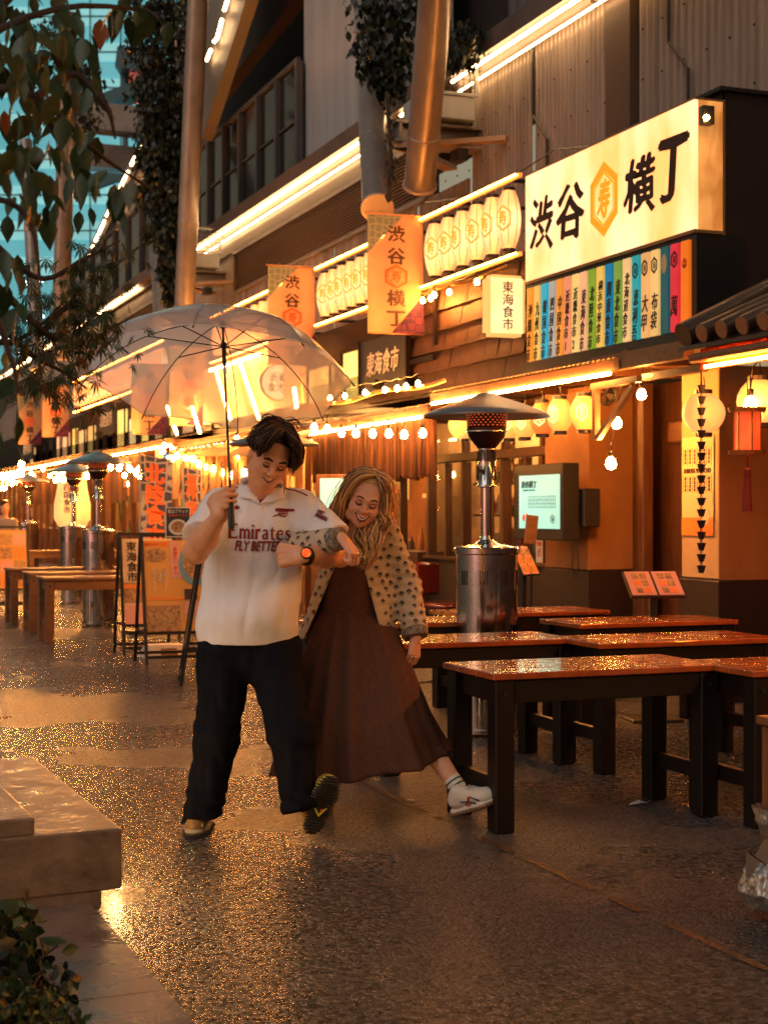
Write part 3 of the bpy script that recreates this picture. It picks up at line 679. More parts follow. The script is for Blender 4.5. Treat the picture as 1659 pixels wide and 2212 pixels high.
# ---------------------------------------------------------------- banners hung across the pavement edge
c_peach = cloth('banner_peach', (.66, .40, .25), .45); c_or = cloth('banner_orange', (.85, .33, .08), .5); c_lt = cloth('banner_light', (.9, .45, .18), .55)
c_teal = cloth('banner_teal', (.16, .20, .17), .35, pat=(14, (.28, .30, .22))); c_pur = cloth('banner_purple', (.16, .03, .08), .3, pat=(14, (.05, .015, .06)))
c_red = mat('crest_red', (.80, .09, .015), .6)
rod = mat('banner_rod', (.45, .22, .10), .4, .3)
def make_banner(label):
    t = thing('hanging_banner', label, 'banner', group='banners hung over the street'); w, h = .61, 1.2
    def P(u, v, d=0):        # soft ripple of the cloth
        q = .018 * math.sin(u * 9 + v * 2) * (1 - .4 * v / h); return (u - w, q - d, v - h)
    def poly(name, pts, m):
        b = MB(); n = 10
        # subdivide polygon by clipping on a grid
        bm = bmesh.new(); vs = [bm.verts.new((x, 0, z)) for x, z in pts]; bm.faces.new(vs)
        for k in range(1, 12): bmesh.ops.bisect_plane(bm, geom=bm.verts[:] + bm.edges[:] + bm.faces[:], plane_co=(w * k / 12, 0, 0), plane_no=(1, 0, 0))
        for k in range(1, 10): bmesh.ops.bisect_plane(bm, geom=bm.verts[:] + bm.edges[:] + bm.faces[:], plane_co=(0, 0, h * k / 10), plane_no=(0, 0, 1))
        bm.verts.index_update(); b.add([P(q.co.x, q.co.z) for q in bm.verts], [[q.index for q in f.verts] for f in bm.faces]); bm.free()
        return obj(name, b, m, t, 180)
    A = (0, h); 
    poly('print_field', [(0, .80 * h - .33 * h + .0), (0, .67 * h), (.62 * w, h), (w, h), (w, .34 * h), (.42 * w, 0), (0, 0)][1:] + [], c_peach)
    poly('corner_print', [(0, .672 * h), (0, h), (.615 * w, h)], c_teal)
    poly('corner_print', [(.425 * w, 0), (w, 0), (w, .337 * h)], c_pur)
    tx = MB()
    def F(cz): return lambda u, v, d: P(.5 * w + u, cz * h + v, d + .004)
    for s, z in (('渋', .845), ('谷', .655), ('横', .30), ('丁', .125)): put_text(tx, s, .185, .165 if s != '丁' else .15, F(z), .03, .03)
    obj('lettering', tx, ink, t)
    cr = MB(); hexring(cr, .24, .25, .028, F(.482), 0, .001); hexring(cr, .165, .175, .007, F(.482), 0, .001); put_text(cr, '寿', .11, .12, F(.482), .03, .05, .15)
    obj('crest', cr, c_red, t)
    r_ = obj('top_rod', MB().tube([(-w - .03, 0, .01), (.03, 0, .01)], .012, 8), rod, t); obj('bottom_rod', MB().tube([(-w, .0, -h - .004), (0, 0, -h - .004)], .006, 8), rod, t)
    obj('hook', MB().tube([(-.47, 0, .05), (-.47, 0, -.02)], .006, 6).tube([(-.12, 0, .05), (-.12, 0, -.02)], .006, 6), rod, r_)
    return t
bn0 = make_banner('nearest hanging banner with peach field, purple corner and full brush lettering'); BT = capture(bn0)
ban = [(14.5, None), (18.0, 'second hanging banner, its lower part behind the clear umbrella'), (23.3, 'hanging banner seen through the right middle of the umbrella canopy'),
       (26.2, 'hanging banner seen through the left part of the umbrella canopy'), (35.8, 'far hanging banner among the left leaves, right one of the pair'), (40.0, 'farthest hanging banner at the left, left one of the pair')]
for y, l in ban:
    if l is None: bn0.location = (SX, y, 4.42)
    else: dup(BT, (SX - (.0 if y < 30 else .1), y, 4.42 if y < 22 else (3.95 if y < 30 else 4.35)), 0, l)
# ---------------------------------------------------------------- small box sign, dark board, round sign
yb1 = 12.32; bs = thing('box_sign', 'small rounded box sign with vertical black characters left of the colour strips', 'sign', (5.87, yb1, 3.23))
bm = bmesh.new(); bmesh.ops.create_cube(bm, size=1)
for q in bm.verts: q.co = Vector((q.co.x * .36, q.co.y * .12, q.co.z * .54))
bmesh.ops.bevel(bm, geom=[e for e in bm.edges if abs((e.verts[0].co - e.verts[1].co).y) > .05], offset=.035, segments=4, affect='EDGES')
me = bpy.data.meshes.new('frame'); bm.to_mesh(me); bm.free(); obj('frame', me, emis('frame_glow', (1, .5, .14), .5), bs, 40)
obj('face', MB().bx(-.155, .155, -.066, -.061, -.245, .245), emis('box_face', (1, .62, .26), .9, var=(2.5, .4), col2=(1, .48, .16)), bs)
obj('lettering', put_text(MB(), '東\n海\n食\n市', .105, .43, px_((.01, -.068, 0), (1, 0, 0), (0, 0, 1), (0, -1, 0)), .01, .03), ink, bs)
bx2 = 6.03; ya_, yb2 = FX(780, 800, bx2).y, FX(880, 800, bx2).y
bd_ = thing('wall_board', 'dark board with white brush characters under the nearest banner', 'sign', (bx2, (ya_ + yb2) / 2, 3.04))
hw = abs(ya_ - yb2) / 2
slate = mat('slate_board', (.045, .045, .04), .5, var=(3, .4), bump=(10, .2))
obj('panel', MB().bx(-.01, .03, -hw, hw, -.30, .30), slate, bd_); fr = MB().bx(-.03, .03, -hw - .03, -hw - .001, -.33, .33).bx(-.03, .03, hw + .001, hw + .03, -.33, .33).bx(-.03, .03, -hw, hw, .301, .33).bx(-.03, .03, -hw, hw, -.33, -.301)
obj('frame', fr, brown, bd_); obj('lettering', put_text(MB(), '東海食市', hw * 1.35, .27, px_((-.014, .0, .02), (0, -1, 0), (0, 0, 1), (-1, 0, 0)), .02, .06, .15), mat('board_white', (.6, .55, .42), .6), bd_)
obj('spot_lamp', MB().tube([(-.10, -hw * .3, -.27), (-.2, -hw * .3, -.24)], .055, 12).tube([(-.1, -hw * .3, -.27), (0, -hw * .3, -.33)], .012), darkm, bd_)
rs_c = FX(602, 826, 5.8); rs = thing('round_sign', 'round lit cream sign seen through the umbrella canopy', 'sign', rs_c)
obj('face', MB().tube([(.0, 0, 0), (0, .06, 0)], .225, 28), emis('round_face', (1, .68, .32), 1.0), rs, 40)
obj('rim', MB().lathe([(.225, -.01), (.235, -.01), (.235, .07), (.225, .07)], n=28, rot=Matrix.Rotation(R(-90), 3, 'X')), ink, rs, 40)
tx = MB(); f = px_((0, -.004, .0), (1, 0, 0), (0, 0, 1), (0, -1, 0)); put_text(tx, '近畿\n食市2', .30, .25, f, .01, .04); obj('lettering', tx, ink, rs)
# tube framed lit panel behind the umbrella
tf = thing('tube_lit_signboard', 'signboard outlined with bright tube lights, seen through the umbrella', 'sign', FX(480, 880, 5.75))
def tl(a, b, r=.022, x=5.75):
    o = obj('light_tube', MB().tube([FX(*a, x), FX(*b, x)], r, 8), E_led, tf); o.matrix_parent_inverse = Matrix.Translation(-tf.location)
for a, b in (((467, 800), (498, 905)), ((517, 778), (560, 905)), ((362, 878), (383, 938)), ((410, 858), (432, 934)), ((455, 800), (560, 765)), ((636, 838), (641, 880))): tl(a, b)
o = obj('panel', MB().bx(5.86, 5.9, FX(655, 800, 5.86).y, FX(440, 800, 5.86).y, 2.75, 3.6), emis('panel_glow', (1, .42, .11), .8, var=(1.5, .4)), tf); o.matrix_parent_inverse = Matrix.Translation(-tf.location)

# ================================================================ SHOP FRONTS (ground floor)
gls = bpy.data.materials.new('thin_glass'); gls.use_nodes = True; n = gls.node_tree; L = n.links.new
tr = n.nodes.new('ShaderNodeBsdfTransparent'); gl = n.nodes.new('ShaderNodeBsdfGlossy'); gl.inputs['Roughness'].default_value = .03; lw = n.nodes.new('ShaderNodeLayerWeight'); lw.inputs[0].default_value = .18
pw_ = n.nodes.new('ShaderNodeMath'); pw_.operation = 'MULTIPLY'; pw_.inputs[1].default_value = .45; L(lw.outputs['Facing'], pw_.inputs[0]); mx = n.nodes.new('ShaderNodeMixShader'); L(pw_.outputs[0], mx.inputs[0]); L(tr.outputs[0], mx.inputs[1]); L(gl.outputs[0], mx.inputs[2]); L(mx.outputs[0], n.nodes['Material Output'].inputs[0])
EX = 5.55
eave_m = mat('eave_sheet', (.20, .12, .06), .45, .2, bump=(6, .2, .01), var=(3, .4))
def eave(y0, y1, label, z=2.5, x0=EX, x1=6.55, tubes=True, tm=None):
    t = thing('shop_eave', label, 'eave', (x0, y0, z), group='eaves over the stalls'); Ly = y1 - y0
    b = MB(); nn = int(Ly / .076); vs = []
    for i in range(nn * 2 + 1):
        y = Ly * i / (nn * 2); dz = .014 if i % 2 else 0; vs += [(0, y, .02 + dz), (x1 - x0, y, .20 + dz)]
    b.add(vs, [(2 * i, 2 * i + 1, 2 * i + 3, 2 * i + 2) for i in range(nn * 2)])
    obj('roof_sheet', b, eave_m, t); obj('fascia_board', MB().bx(.02, .05, 0, Ly, -.06, .012), postwood, t); obj('soffit_board', MB().bx(.06, x1 - x0, 0, Ly, -.01, .01), postwood, t)
    for k in range(int(Ly / .9)): obj('rafter', MB().beam((.06, .4 + k * .9, -.04), (x1 - x0, .4 + k * .9, -.04), .05, .06), postwood, t)
    if tubes:
        k = 0; y = .1
        while y < Ly - .3:
            e = min(Ly - .1, y + 2.2); obj('light_tube', MB().tube([(.0, y, -.085), (.0, e, -.085)], .014, 6), tm or E_led, t); y = e + .12
    return t
eave(9.75, 13.3, 'corrugated eave with long warm tube under the colour strips')
eave(13.35, 18.2, 'corrugated eave with warm tube above the brown hanging curtain', z=2.39)
eave(18.3, 23.5, 'corrugated eave behind the umbrella with bright tube edge', z=2.45)
eave(23.8, 31.5, 'corrugated eave over the far heaters with tube lights', z=2.55)
eave(32, 72, 'farthest corrugated eave with tube light at the left edge', z=2.6)
# little ring garland under eaves and above shingles
def garland(y0, y1, x, z, label, step=.055):
    b = MB(); y = y0
    while y < y1: b.ball((x, y, z - .02 * math.sin((y - y0) * 3)), .022, 6, 4); y += step
    return tag(obj('bead_garland', b, mat('bead_brass', (.45, .28, .10), .3, .8) if 'bead_brass' not in MATS else MATS['bead_brass']), label, 'garland', kind='stuff')
garland(12.5, 16.3, 5.98, 3.62, 'row of round brass beads above the brown shingles')
garland(12.8, 17.4, 5.50, 2.60, 'row of round brass beads along the eave over the curtain')
# shingled wall above the eave
sw = thing('shingle_wall', 'wall of square brown shingles between the eave and the lanterns', 'wall', (6.1, 12.2, 2.6)); RNG = random.Random(3)
obj('backing', MB().bx(.03, .5, 0, 4.2, .0, 1.1), brown, sw)
sm = None
for r_ in range(5):
    for c in range(15):
        y = .02 + c * .28 + (.14 if r_ % 2 else 0)
        if y > 3.95: continue
        if sm is None: sm = obj('shingle', MB().add([(-.02, 0, 0), (-.02, .27, 0), (.025, .27, .235), (.025, 0, .235), (0.02, 0, 0), (0.02, .27, 0)], [(0, 3, 2, 1), (0, 1, 5, 4)]), shingle, sw); o = sm
        else: o = sm.copy(); COL.objects.link(o)
        o.location = (RNG.uniform(-.006, .004), y, .03 + r_ * .205 + RNG.uniform(-.004, .004)); o.rotation_euler = (RNG.uniform(-.012, .012), RNG.uniform(-.02, .02), 0)
obj('frame_batten', MB().bx(-.06, -.03, 3.05, 3.12, .35, 1.1).bx(-.06, -.03, 2.1, 2.16, .5, 1.1).bx(-.059, -.03, 2.16, 3.05, .35, .41).bx(-.06, -.03, 0, 4.2, 1.06, 1.12), brown, sw)

# ---- plaster pillars, recessed door, window wall
def pillar(px0, px1, px2, x, lab, x2, ztop=2.48):
    y1, y0 = FX(px0, 1106, x).y, FX(px1, 1106, x).y
    t = thing('shop_pillar', lab, 'pillar', (x, y0, 0))
    obj('shaft', MB().cbox(((x2 - x) / 2, (y1 - y0) / 2, (ztop + .9) / 2), (x2 - x, y1 - y0, ztop - .9), .01), plaster if px0 < 1300 else cream, t)
    obj('dado', MB().cbox(((x2 - x) / 2, (y1 - y0) / 2, .448), (x2 - x + .03, y1 - y0 + .03, .896), .008), dado, t)
    return t, y0, y1
p1_, a0, a1 = pillar(1176, 1271, 1310, 6.3, 'ochre plaster pillar with dark base behind the lit screen', 6.95)
p2_, b0, b1 = pillar(1471, 1552, 1646, 6.3, 'cream plaster pillar with dark base behind the rain chain', 7.25)
# side of pillar two is ochre
obj('side_plaster', MB().bx(0, .95, -.006, -.001, .9, 2.48), plaster, p2_)
# recess between the pillars: timber posts and door
dr = thing('wooden_door', 'tall timber door with narrow glass panel in the recess between the pillars', 'door', (6.75, b1, 0)); Ld = a0 - b1
for f0, f1, dx in ((.62, .68, -.22), (.70, .75, -.16), (.77, .83, -.10), (.85, .90, -.05), (.92, .995, 0)):
    obj('post', MB().cbox((dx + .02, Ld * (f0 + f1) / 2, 1.24), (.10, Ld * (f1 - f0), 2.46), .006), postwood, dr)
obj('recess_board', MB().bx(.06, .09, 0, Ld, 0, 2.48), postwood, dr)
obj('door_leaf', MB().bx(.0, .05, .0, Ld * .14, .05, 1.95).bx(.0, .05, Ld * .34, Ld * .60, .05, 1.95).bx(0, .05, Ld * .14, Ld * .34, .05, .55).bx(0, .05, Ld * .14, Ld * .34, 1.85, 1.95), postwood, dr)
pg = obj('glass_pane', MB().bx(.02, .03, Ld * .14, Ld * .34, .55, 1.85), emis('door_glow', (1, .42, .10), .5, var=(9, .8), col2=(.12, .03, .01)), dr)
obj('transom', MB().cbox((-.01, Ld * .28, 2.05), (.12, Ld * .56, .17), .01), tanwood, dr)
obj('upper_glass', MB().bx(.02, .03, .0, Ld * .20, 2.14, 2.45), emis('upper_glow', (1, .58, .22), .8), dr)
obj('handle', MB().tube([(-.03, Ld * .38, .9), (-.03, Ld * .38, 1.3)], .012), darkm, dr)
# dark wall between
nearw = thing('shop_wall', 'dark wall in the shadow at the right edge beyond the ochre pillar', 'wall', (7.0, b0, 0))
obj('wall', MB().bx(.0, .1, -7, -.95 + .9, 0, 2.7), brownbox, nearw)
# window wall
wx = 6.6; wy0, wy1 = a1 + .01, FX(930, 1106, wx).y + .1; Lw = wy1 - wy0
ww = thing('window_front', 'glazed timber shop front with cluttered shelves inside, behind the big heater', 'shop front', (wx, wy0, 0))
obj('kick_panel', MB().bx(-.02, .04, 0, Lw, 0, .88), dado, ww)
obj('sill', MB().cbox((0, Lw / 2, .90), (.12, Lw, .04), .006), postwood, ww)
obj('transom', MB().cbox((-.01, Lw / 2, 1.98), (.11, Lw, .09), .006), postwood, ww); obj('head', MB().cbox((-.01, Lw / 2, 2.45), (.11, Lw, .10), .006), postwood, ww)
for k, p in enumerate((1176, 1140, 1092, 1058, 1006, 968, 932)):
    y = min(max(FX(p, 1106, wx).y - wy0, .03), Lw - .03); obj('mullion', MB().cbox((0, y, 1.42), (.08 if k % 2 else .10, .045 if k % 2 else .08, 1.02), .005), postwood, ww)
    if k % 2 == 0: obj('upper_mullion', MB().cbox((0, y, 2.21), (.08, .06, .37), .005), postwood, ww)
obj('pane', MB().bx(.0, .004, 0, Lw, .92, 1.935), gls, ww); obj('upper_pane', MB().bx(.0, .004, 0, Lw, 2.03, 2.4), gls, ww)
# room behind the glass
dimwall = mat('stall_back', (.22, .09, .03), .8, var=(2, .6)); stl = emis('stall_tube', (1, .42, .10), 24)
warmwall = mat('shop_interior', (.45, .27, .12), .8, var=(3, .4))
rm = thing('shop_interior', 'warm lit shop room with shelves seen through the window front', 'room', (wx, wy0, 0))
obj('back_wall', MB().bx(2.4, 2.5, -.2, Lw + .2, 0, 2.7), warmwall, rm); obj('side_wall', MB().bx(.36, 2.4, -.25, -.2, 0, 2.7), warmwall, rm); obj('side_wall', MB().bx(.06, 2.4, Lw + .1, Lw + .15, 0, 2.7), warmwall, rm)
obj('ceiling', MB().bx(.06, 2.4, -.2, Lw + .1, 2.6, 2.7), warmwall, rm)
for y in (.6, 2.0, 3.2): obj('ceiling_lamp', MB().bx(.7, 1.9, y, y + .12, 2.54, 2.59), emis('room_tube', (1, .58, .22), 40), rm)
for z in (1.0, 1.35, 1.7): obj('shelf', MB().bx(.52, .84, .1, Lw - .1, z, z + .025), tanwood, rm)
obj('counter', MB().bx(.35, .8, .1, Lw - .2, .0, .98), postwood, rm)
SH = ('lowest shelf', 'middle shelf', 'top shelf')
def clutter(n, x0, x1, y0, y1, zs, seed, base=(0, 0, 0)):
    rg = random.Random(seed)
    pal = [((.6, .12, .03), 'red'), ((.65, .45, .12), 'yellow'), ((.15, .22, .08), 'green'), ((.55, .5, .4), 'white'), ((.1, .07, .05), 'dark'), ((.5, .25, .08), 'amber')]
    if 'c_red' not in MATS:
        for c, nm in pal: mat('c_' + nm, c, .35)
    for i in range(n):
        x, y, z = rg.uniform(x0, x1), rg.uniform(y0, y1), rg.choice(zs); nm = rg.choice(pal)[1]
        if rg.random() < .5:
            h = rg.uniform(.1, .24); r = rg.uniform(.025, .04); o = obj('bottle', MB().lathe([(.001, 0), (r, 0), (r, h * .62), (r * .4, h * .8), (r * .4, h), (.001, h)], n=8), MATS['c_' + nm], None, 60, (base[0] + x, base[1] + y, z)); lab = '%s bottle on the %s inside the glazed shop front' % (nm, SH[zs.index(z)] if len(zs) > 1 else 'counter'); cat = 'bottle'
        else:
            w, h = rg.uniform(.08, .22), rg.uniform(.06, .2); o = obj('carton', MB().bx(-.06, .06, -w / 2, w / 2, 0, h), MATS['c_' + nm], None, None, (base[0] + x, base[1] + y, z)); lab = '%s carton on the %s inside the glazed shop front' % (nm, SH[zs.index(z)] if len(zs) > 1 else 'counter'); cat = 'box'
        tag(o, lab, cat, '%s items on the shop shelves' % nm)
clutter(150, .58, .78, .15, Lw - .15, (1.028, 1.378, 1.728), 5, (wx, wy0, 0)); clutter(16, .42, .50, .3, Lw - .4, (.983,), 8, (wx, wy0, 0))
pm = cloth('paper_slip', (.75, .55, .3), .4); rg = random.Random(4)
for i in range(22):
    y = rg.uniform(.2, Lw - .2); w, h = rg.uniform(.06, .14), rg.uniform(.18, .42)
    o = obj('paper_slip', MB().bx(0, .004, -w / 2, w / 2, -h, 0), pm, None, None, (wx + .2 + rg.uniform(0, .5), wy0 + y, 2.05 + rg.uniform(-.1, .2)))
    obj('writing', put_text(MB(), rg.choice(['お\nす\nす\nめ', '生\nビ\nー\nル', '焼\n鳥']), w * .5, h * .8, px_((-.003, 0, -h / 2), (0, -1, 0), (0, 0, 1), (-1, 0, 0))), ink, o)
    tag(o, 'pale menu slip hanging in the upper part of the glazed shop front', 'menu slip', 'hanging menu slips')

# ---------------------------------------------------------------- brown strip curtain + generic curtains
def curtain(y0, y1, x, z0, z1, label, m, n, seed, name='strip', amp=.03, cat='curtain', fold=0):
    rg = random.Random(seed); t = thing('hanging_curtain', label, cat, (x, y0, z1)); L_ = y1 - y0; H = z1 - z0
    obj('rod', MB().tube([(0, -.05, .02), (0, L_ + .05, .02)], .015, 6), postwood, t)
    w = L_ / n
    for i in range(n):
        hh = H * rg.uniform(.9, 1.0); ph = rg.uniform(0, 6); b = MB()
        def f(u, v): return (amp * math.sin(u * 6.28 * 1.0 + ph + v * 1.2) + rg.uniform(-.001, .001), i * w + u * w * 1.02, -v * hh)
        b.grid(f, 8, 5); obj(name, b, m[i % len(m)] if isinstance(m, list) else m, t, 180)
    return t
cb1 = cloth('reed_brown', (.07, .022, .007), .4); cb2 = cloth('reed_dark', (.04, .014, .006), .3); cb3 = cloth('reed_warm', (.15, .05, .013), .45)
yc0, yc1 = FX(930, 1000, 5.58).y, FX(672, 1000, 5.58).y
curtain(yc0, yc1, 5.62, 1.70, 2.33, 'brown reed strip curtain behind the row of clear bulbs', [cb1, cb2, cb3, cb1, cb2], 84, 2)
cw1 = cloth('plastic_white', (.60, .42, .25), .6); cw2 = cloth('plastic_peach', (.55, .32, .18), .5)
curtain(FX(532, 1000, 5.2).y, FX(372, 1000, 5.2).y, 5.2, 1.55, 2.30, 'pale gathered plastic curtain with black ribbons left of the man', [cw1, cw2], 16, 3, 'drape', .06)
curtain(FX(300, 1000, 5.6).y, FX(40, 1000, 5.6).y, 5.7, 1.55, 2.4, 'brown strip curtain behind the far heaters', [cb1, cb3, cb2], 34, 5)
rb = MB(); 
for px in (392, 411, 440, 452, 480, 500, 515):
    p = FX(px, 1040, 5.1); rb.tube([p + Vector((0, 0, .25)), p + Vector((0, .03, .05)), p + Vector((0, -.04, -.12))], .008, 4); rb.tube([p + Vector((0, 0, .0)), p + Vector((0, .09, -.16))], .008, 4)
tag(obj('ribbon_set', rb, black), 'black ribbon ties hanging on the pale plastic curtain', 'ribbons', kind='stuff')
# pale fabric canopy and far stall backs
cv = thing('fabric_canopy', 'beige stall canopy sloping above the pale curtain behind the umbrella shaft', 'canopy', FX(560, 960, 5.0))
o = obj('canopy_sheet', MB().add([FX(690, 925, 5.6), FX(395, 975, 5.7), FX(385, 985, 4.95), FX(600, 985, 4.9)], [(0, 1, 2, 3)]), cloth('canopy_cloth', (.55, .36, .2), .5), cv); o.matrix_parent_inverse = Matrix.Translation(-cv.location)
for i, (ya, yb) in enumerate(((wy1 + .05, 23.6), (23.7, 31.5), (31.6, 72))):
    t = thing('stall_booth', ['timber stall front behind the walking couple', 'timber stall front behind the three far heaters', 'farthest timber stall front at the left edge'][i], 'stall', (6.6, ya, 0)); Ls = yb - ya
    obj('back_wall', MB().bx(1.6, 1.7, 0, Ls, 0, 2.6), dimwall, t); obj('counter', MB().bx(-.1, .4, 0, Ls, 0, .95), postwood, t)
    obj('wall_band', MB().bx(-.45, .5, .0, Ls, 2.72, 3.0), brown, t)
    for k in range(int(Ls / 1.15) + 1): obj('post', MB().cbox((-.25, k * 1.15 + .06, 1.25), (.09, .09, 2.45), .006), postwood, t)
    for k in range(int(Ls / 2.4)): obj('ceiling_lamp', MB().bx(.2, 1.2, 1 + k * 2.4, 1.12 + k * 2.4, 2.45, 2.5), stl, t)
    rg = random.Random(i + 20)
    for k in range(min(90, int(Ls * 7))):
        y = rg.uniform(.1, Ls - .1); w = rg.uniform(.1, .3); h = rg.uniform(.15, .5)
        o = obj('wall_poster', MB().bx(1.57, 1.598, y, y + w, 1.0 + rg.uniform(0, .9), 1.1 + rg.uniform(.4, 1.1)), MATS['c_' + rg.choice(['red', 'yellow', 'white', 'amber', 'dark', 'green'])], t)
    for k in range(int(Ls * 2.2)):
        y = rg.uniform(.2, Ls - .2); h = rg.uniform(.12, .3); c = rg.choice(['red', 'yellow', 'white', 'amber', 'dark', 'green'])
        tag(obj('bottle', MB().lathe([(.001, 0), (.04, 0), (.04, h * .62), (.016, h * .8), (.016, h), (.001, h)], n=8), MATS['c_' + c], None, 60, (6.6 + rg.uniform(0, .35), ya + y, .951)), '%s bottle on the stall counter %s' % (c, ['behind the walking couple', 'behind the far heaters', 'at the far left edge'][i]), 'bottle', '%s bottles on stall counter %d' % (c, i + 1) if 0 else 'bottles on the stall counters')
# upper storefront wall between eave and rail, far part
uw = thing('stall_fascia', 'dark timber fascia above the eaves behind the umbrella', 'wall', (6.15, 16.3, 2.62))
obj('wall', MB().bx(.05, .1, 0, 56, 0, 1.05), brown, uw)
rg = random.Random(9)
for k in range(24):
    y = .4 + k * 1.15; w = rg.uniform(.5, .9); hh = rg.uniform(.45, .75)
    e = rg.random()
    o = obj('window' if e < .6 else 'sign_panel', MB().bx(.0, .04, y, y + w, .12, .12 + hh), emis('fascia_glow_%d' % k, (1, rg.uniform(.45, .62), rg.uniform(.12, .25)), rg.uniform(.8, 1.6) if k < 14 else rg.uniform(.4, .9), var=(2, .5)) if e < .75 else slate, uw)
    obj('frame', MB().bx(-.03, .0, y - .04, y, .08, .16 + hh).bx(-.03, .0, y + w, y + w + .04, .08, .16 + hh).bx(-.03, 0, y, y + w, .08, .118).bx(-.03, 0, y, y + w, .122 + hh, .16 + hh), brown, o)
def slantboard(c, w, h, s, label, lean=-.25):
    t = thing('stall_signboard', label, 'sign', c, rot=(0, 0, 0))
    obj('panel', MB().bx(-.02, .02, -w / 2, w / 2, -h / 2, h / 2), slate, t); obj('lettering', put_text(MB(), s, w * .75, h * .5, px_((-.024, 0, 0), (0, -1, 0), (0, 0, 1), (-1, 0, 0)), .02, .05, .1), MATS.get('board_white') , t)
    obj('spot_lamp', MB().tube([(-.12, -.1, -h / 2 - .02), (-.25, -.1, -h / 2 + .02)], .06, 10), darkm, t); return t
slantboard(FX(232, 905, 5.9), 1.7, .62, '北陸食市', 'dark signboard with pale characters left of the umbrella edge')
slantboard(FX(62, 970, 5.9), 2.0, .6, '関東食市', 'dark signboard with pale characters at the far left under the banners')
# ---------------------------------------------------------------- string bulbs
def bulb_mesh(r=.032):
    b = MB(); b.cur = 0; b.lathe([(.001, -r), (r * .7, -r * .75), (r, 0), (r * .8, r * .7), (r * .4, r * 1.35), (.001, r * 1.4)], n=10)
    b.cur = 1; b.lathe([(.001, r * 1.3), (r * .5, r * 1.3), (r * .5, r * 2.4), (.001, r * 2.5)], n=8); b.tube([(0, 0, r * 2.4), (0, 0, r * 2.4 + .05)], .004, 4)
    return b
bm0 = bpy.data.meshes.new('string_bulb'); _b = bulb_mesh(); bm0.from_pydata(_b.v, [], _b.f); bm0.polygons.foreach_set('material_index', _b.mi); bm0.materials.append(E_bulb); bm0.materials.append(black); bm0.shade_smooth()
def bulbs(pts, label, group, s=1.0, cable=True):
    ps = []; rk = sorted(range(len(pts)), key=lambda i: -(pts[i] - O).dot(RV) / (pts[i] - O).dot(FV)); base = label
    for i, p in enumerate(pts):
        label = '%s bulb from the right, %s' % (ORD[rk.index(i)], base)
        o = bpy.data.objects.new('string_bulb', bm0); COL.objects.link(o); o.location = p; o.scale = (s,) * 3; tag(o, label, 'bulb', group); ps.append(Vector(p) + Vector((0, 0, .032 * 2.4 * s + .05 * s)))
    if cable and len(ps) > 1:
        c = [ps[0]]
        for a, b in zip(ps, ps[1:]): c += [(a + b) / 2 - Vector((0, 0, .02)), b]
        tag(obj('bulb_cable', MB().tube(c, .006, 5), black), 'black cable carrying the %s' % group, 'cable')
bulbs([PT(x, y, 14.3 + (913 - x) * .0085) for x, y in ((913, 937), (873, 940), (840, 938), (805, 938), (769, 937), (738, 936), (707, 928), (679, 924))], 'in the glowing row before the brown reed curtain', 'bulbs along the reed curtain', 1.15)
bulbs([PT(x, y, 19 + (530 - x) * .02) for x, y in ((530, 1022), (517, 985), (503, 1027), (484, 1022), (463, 1014), (447, 1010), (430, 1003), (417, 992), (402, 990), (384, 985), (372, 992))], 'in the glowing row before the pale plastic curtain', 'bulbs along the pale curtain', 1.15)
bulbs([PT(x, y, 30) for x, y in ((2, 1030), (12, 1031), (20, 1029), (28, 1028), (35, 1027), (48, 1024), (27, 1040))], 'in the small string at the far left edge', 'bulbs at the far left stalls', 1.5)
bulbs([PT(x, y, 24) for x, y in ((122, 1037), (137, 1036), (188, 1030), (240, 1010), (258, 1012), (282, 1014), (301, 1014), (341, 1008))], 'in the small string behind the far heaters', 'bulbs behind the far heaters', 1.25)
bulbs([PT(x, y, 20.5) for x, y in ((345, 1098), (352, 975), (47, 1004))], 'of the scattered ones at the far stalls', 'lone bulbs at the far stalls', 1.2, False)
bulbs([FX(x, y, 5.45) for x, y in ((713, 860), (745, 856), (789, 849), (831, 843), (858, 840), (877, 836), (903, 830))], 'in the small row along the eave over the curtain', 'bulbs along the eave edge', .8, True)
bulbs([FX(x, y, 5.93) for x, y in ((913, 650), (930, 645), (938, 638), (970, 650 - 18), (1030, 610))], 'in the small row above the brown shingles', 'bulbs above the shingles', .8)
for x, y, l, s in ((1385, 854, 'tilted bare bulb above the menu stand, highest of three by the timber posts', 1.1), (1332, 916, 'bare bulb hanging under the diagonal bracket', 1.2), (1319, 1003, 'bare bulb hanging lowest beside the lit screen', 1.3), (1620, 876, 'bare bulb beside the red tasselled lantern at the right edge', 1.4)):
    p = FX(x, y, 5.75); o = bpy.data.objects.new('hanging_bulb', bm0); COL.objects.link(o); o.location = p; o.scale = (s,) * 3; tag(o, l, 'bulb')
    tag(obj('power_cable', MB().tube([p + Vector((0, 0, .1)), p + Vector((.02, 0, .25)), Vector((p.x + .1, p.y, 2.42))], .005, 5), black), 'black cord of the ' + l.split(' ', 1)[1] if 0 else 'thin cord above the ' + ' '.join(l.split()[:9]), 'cord')

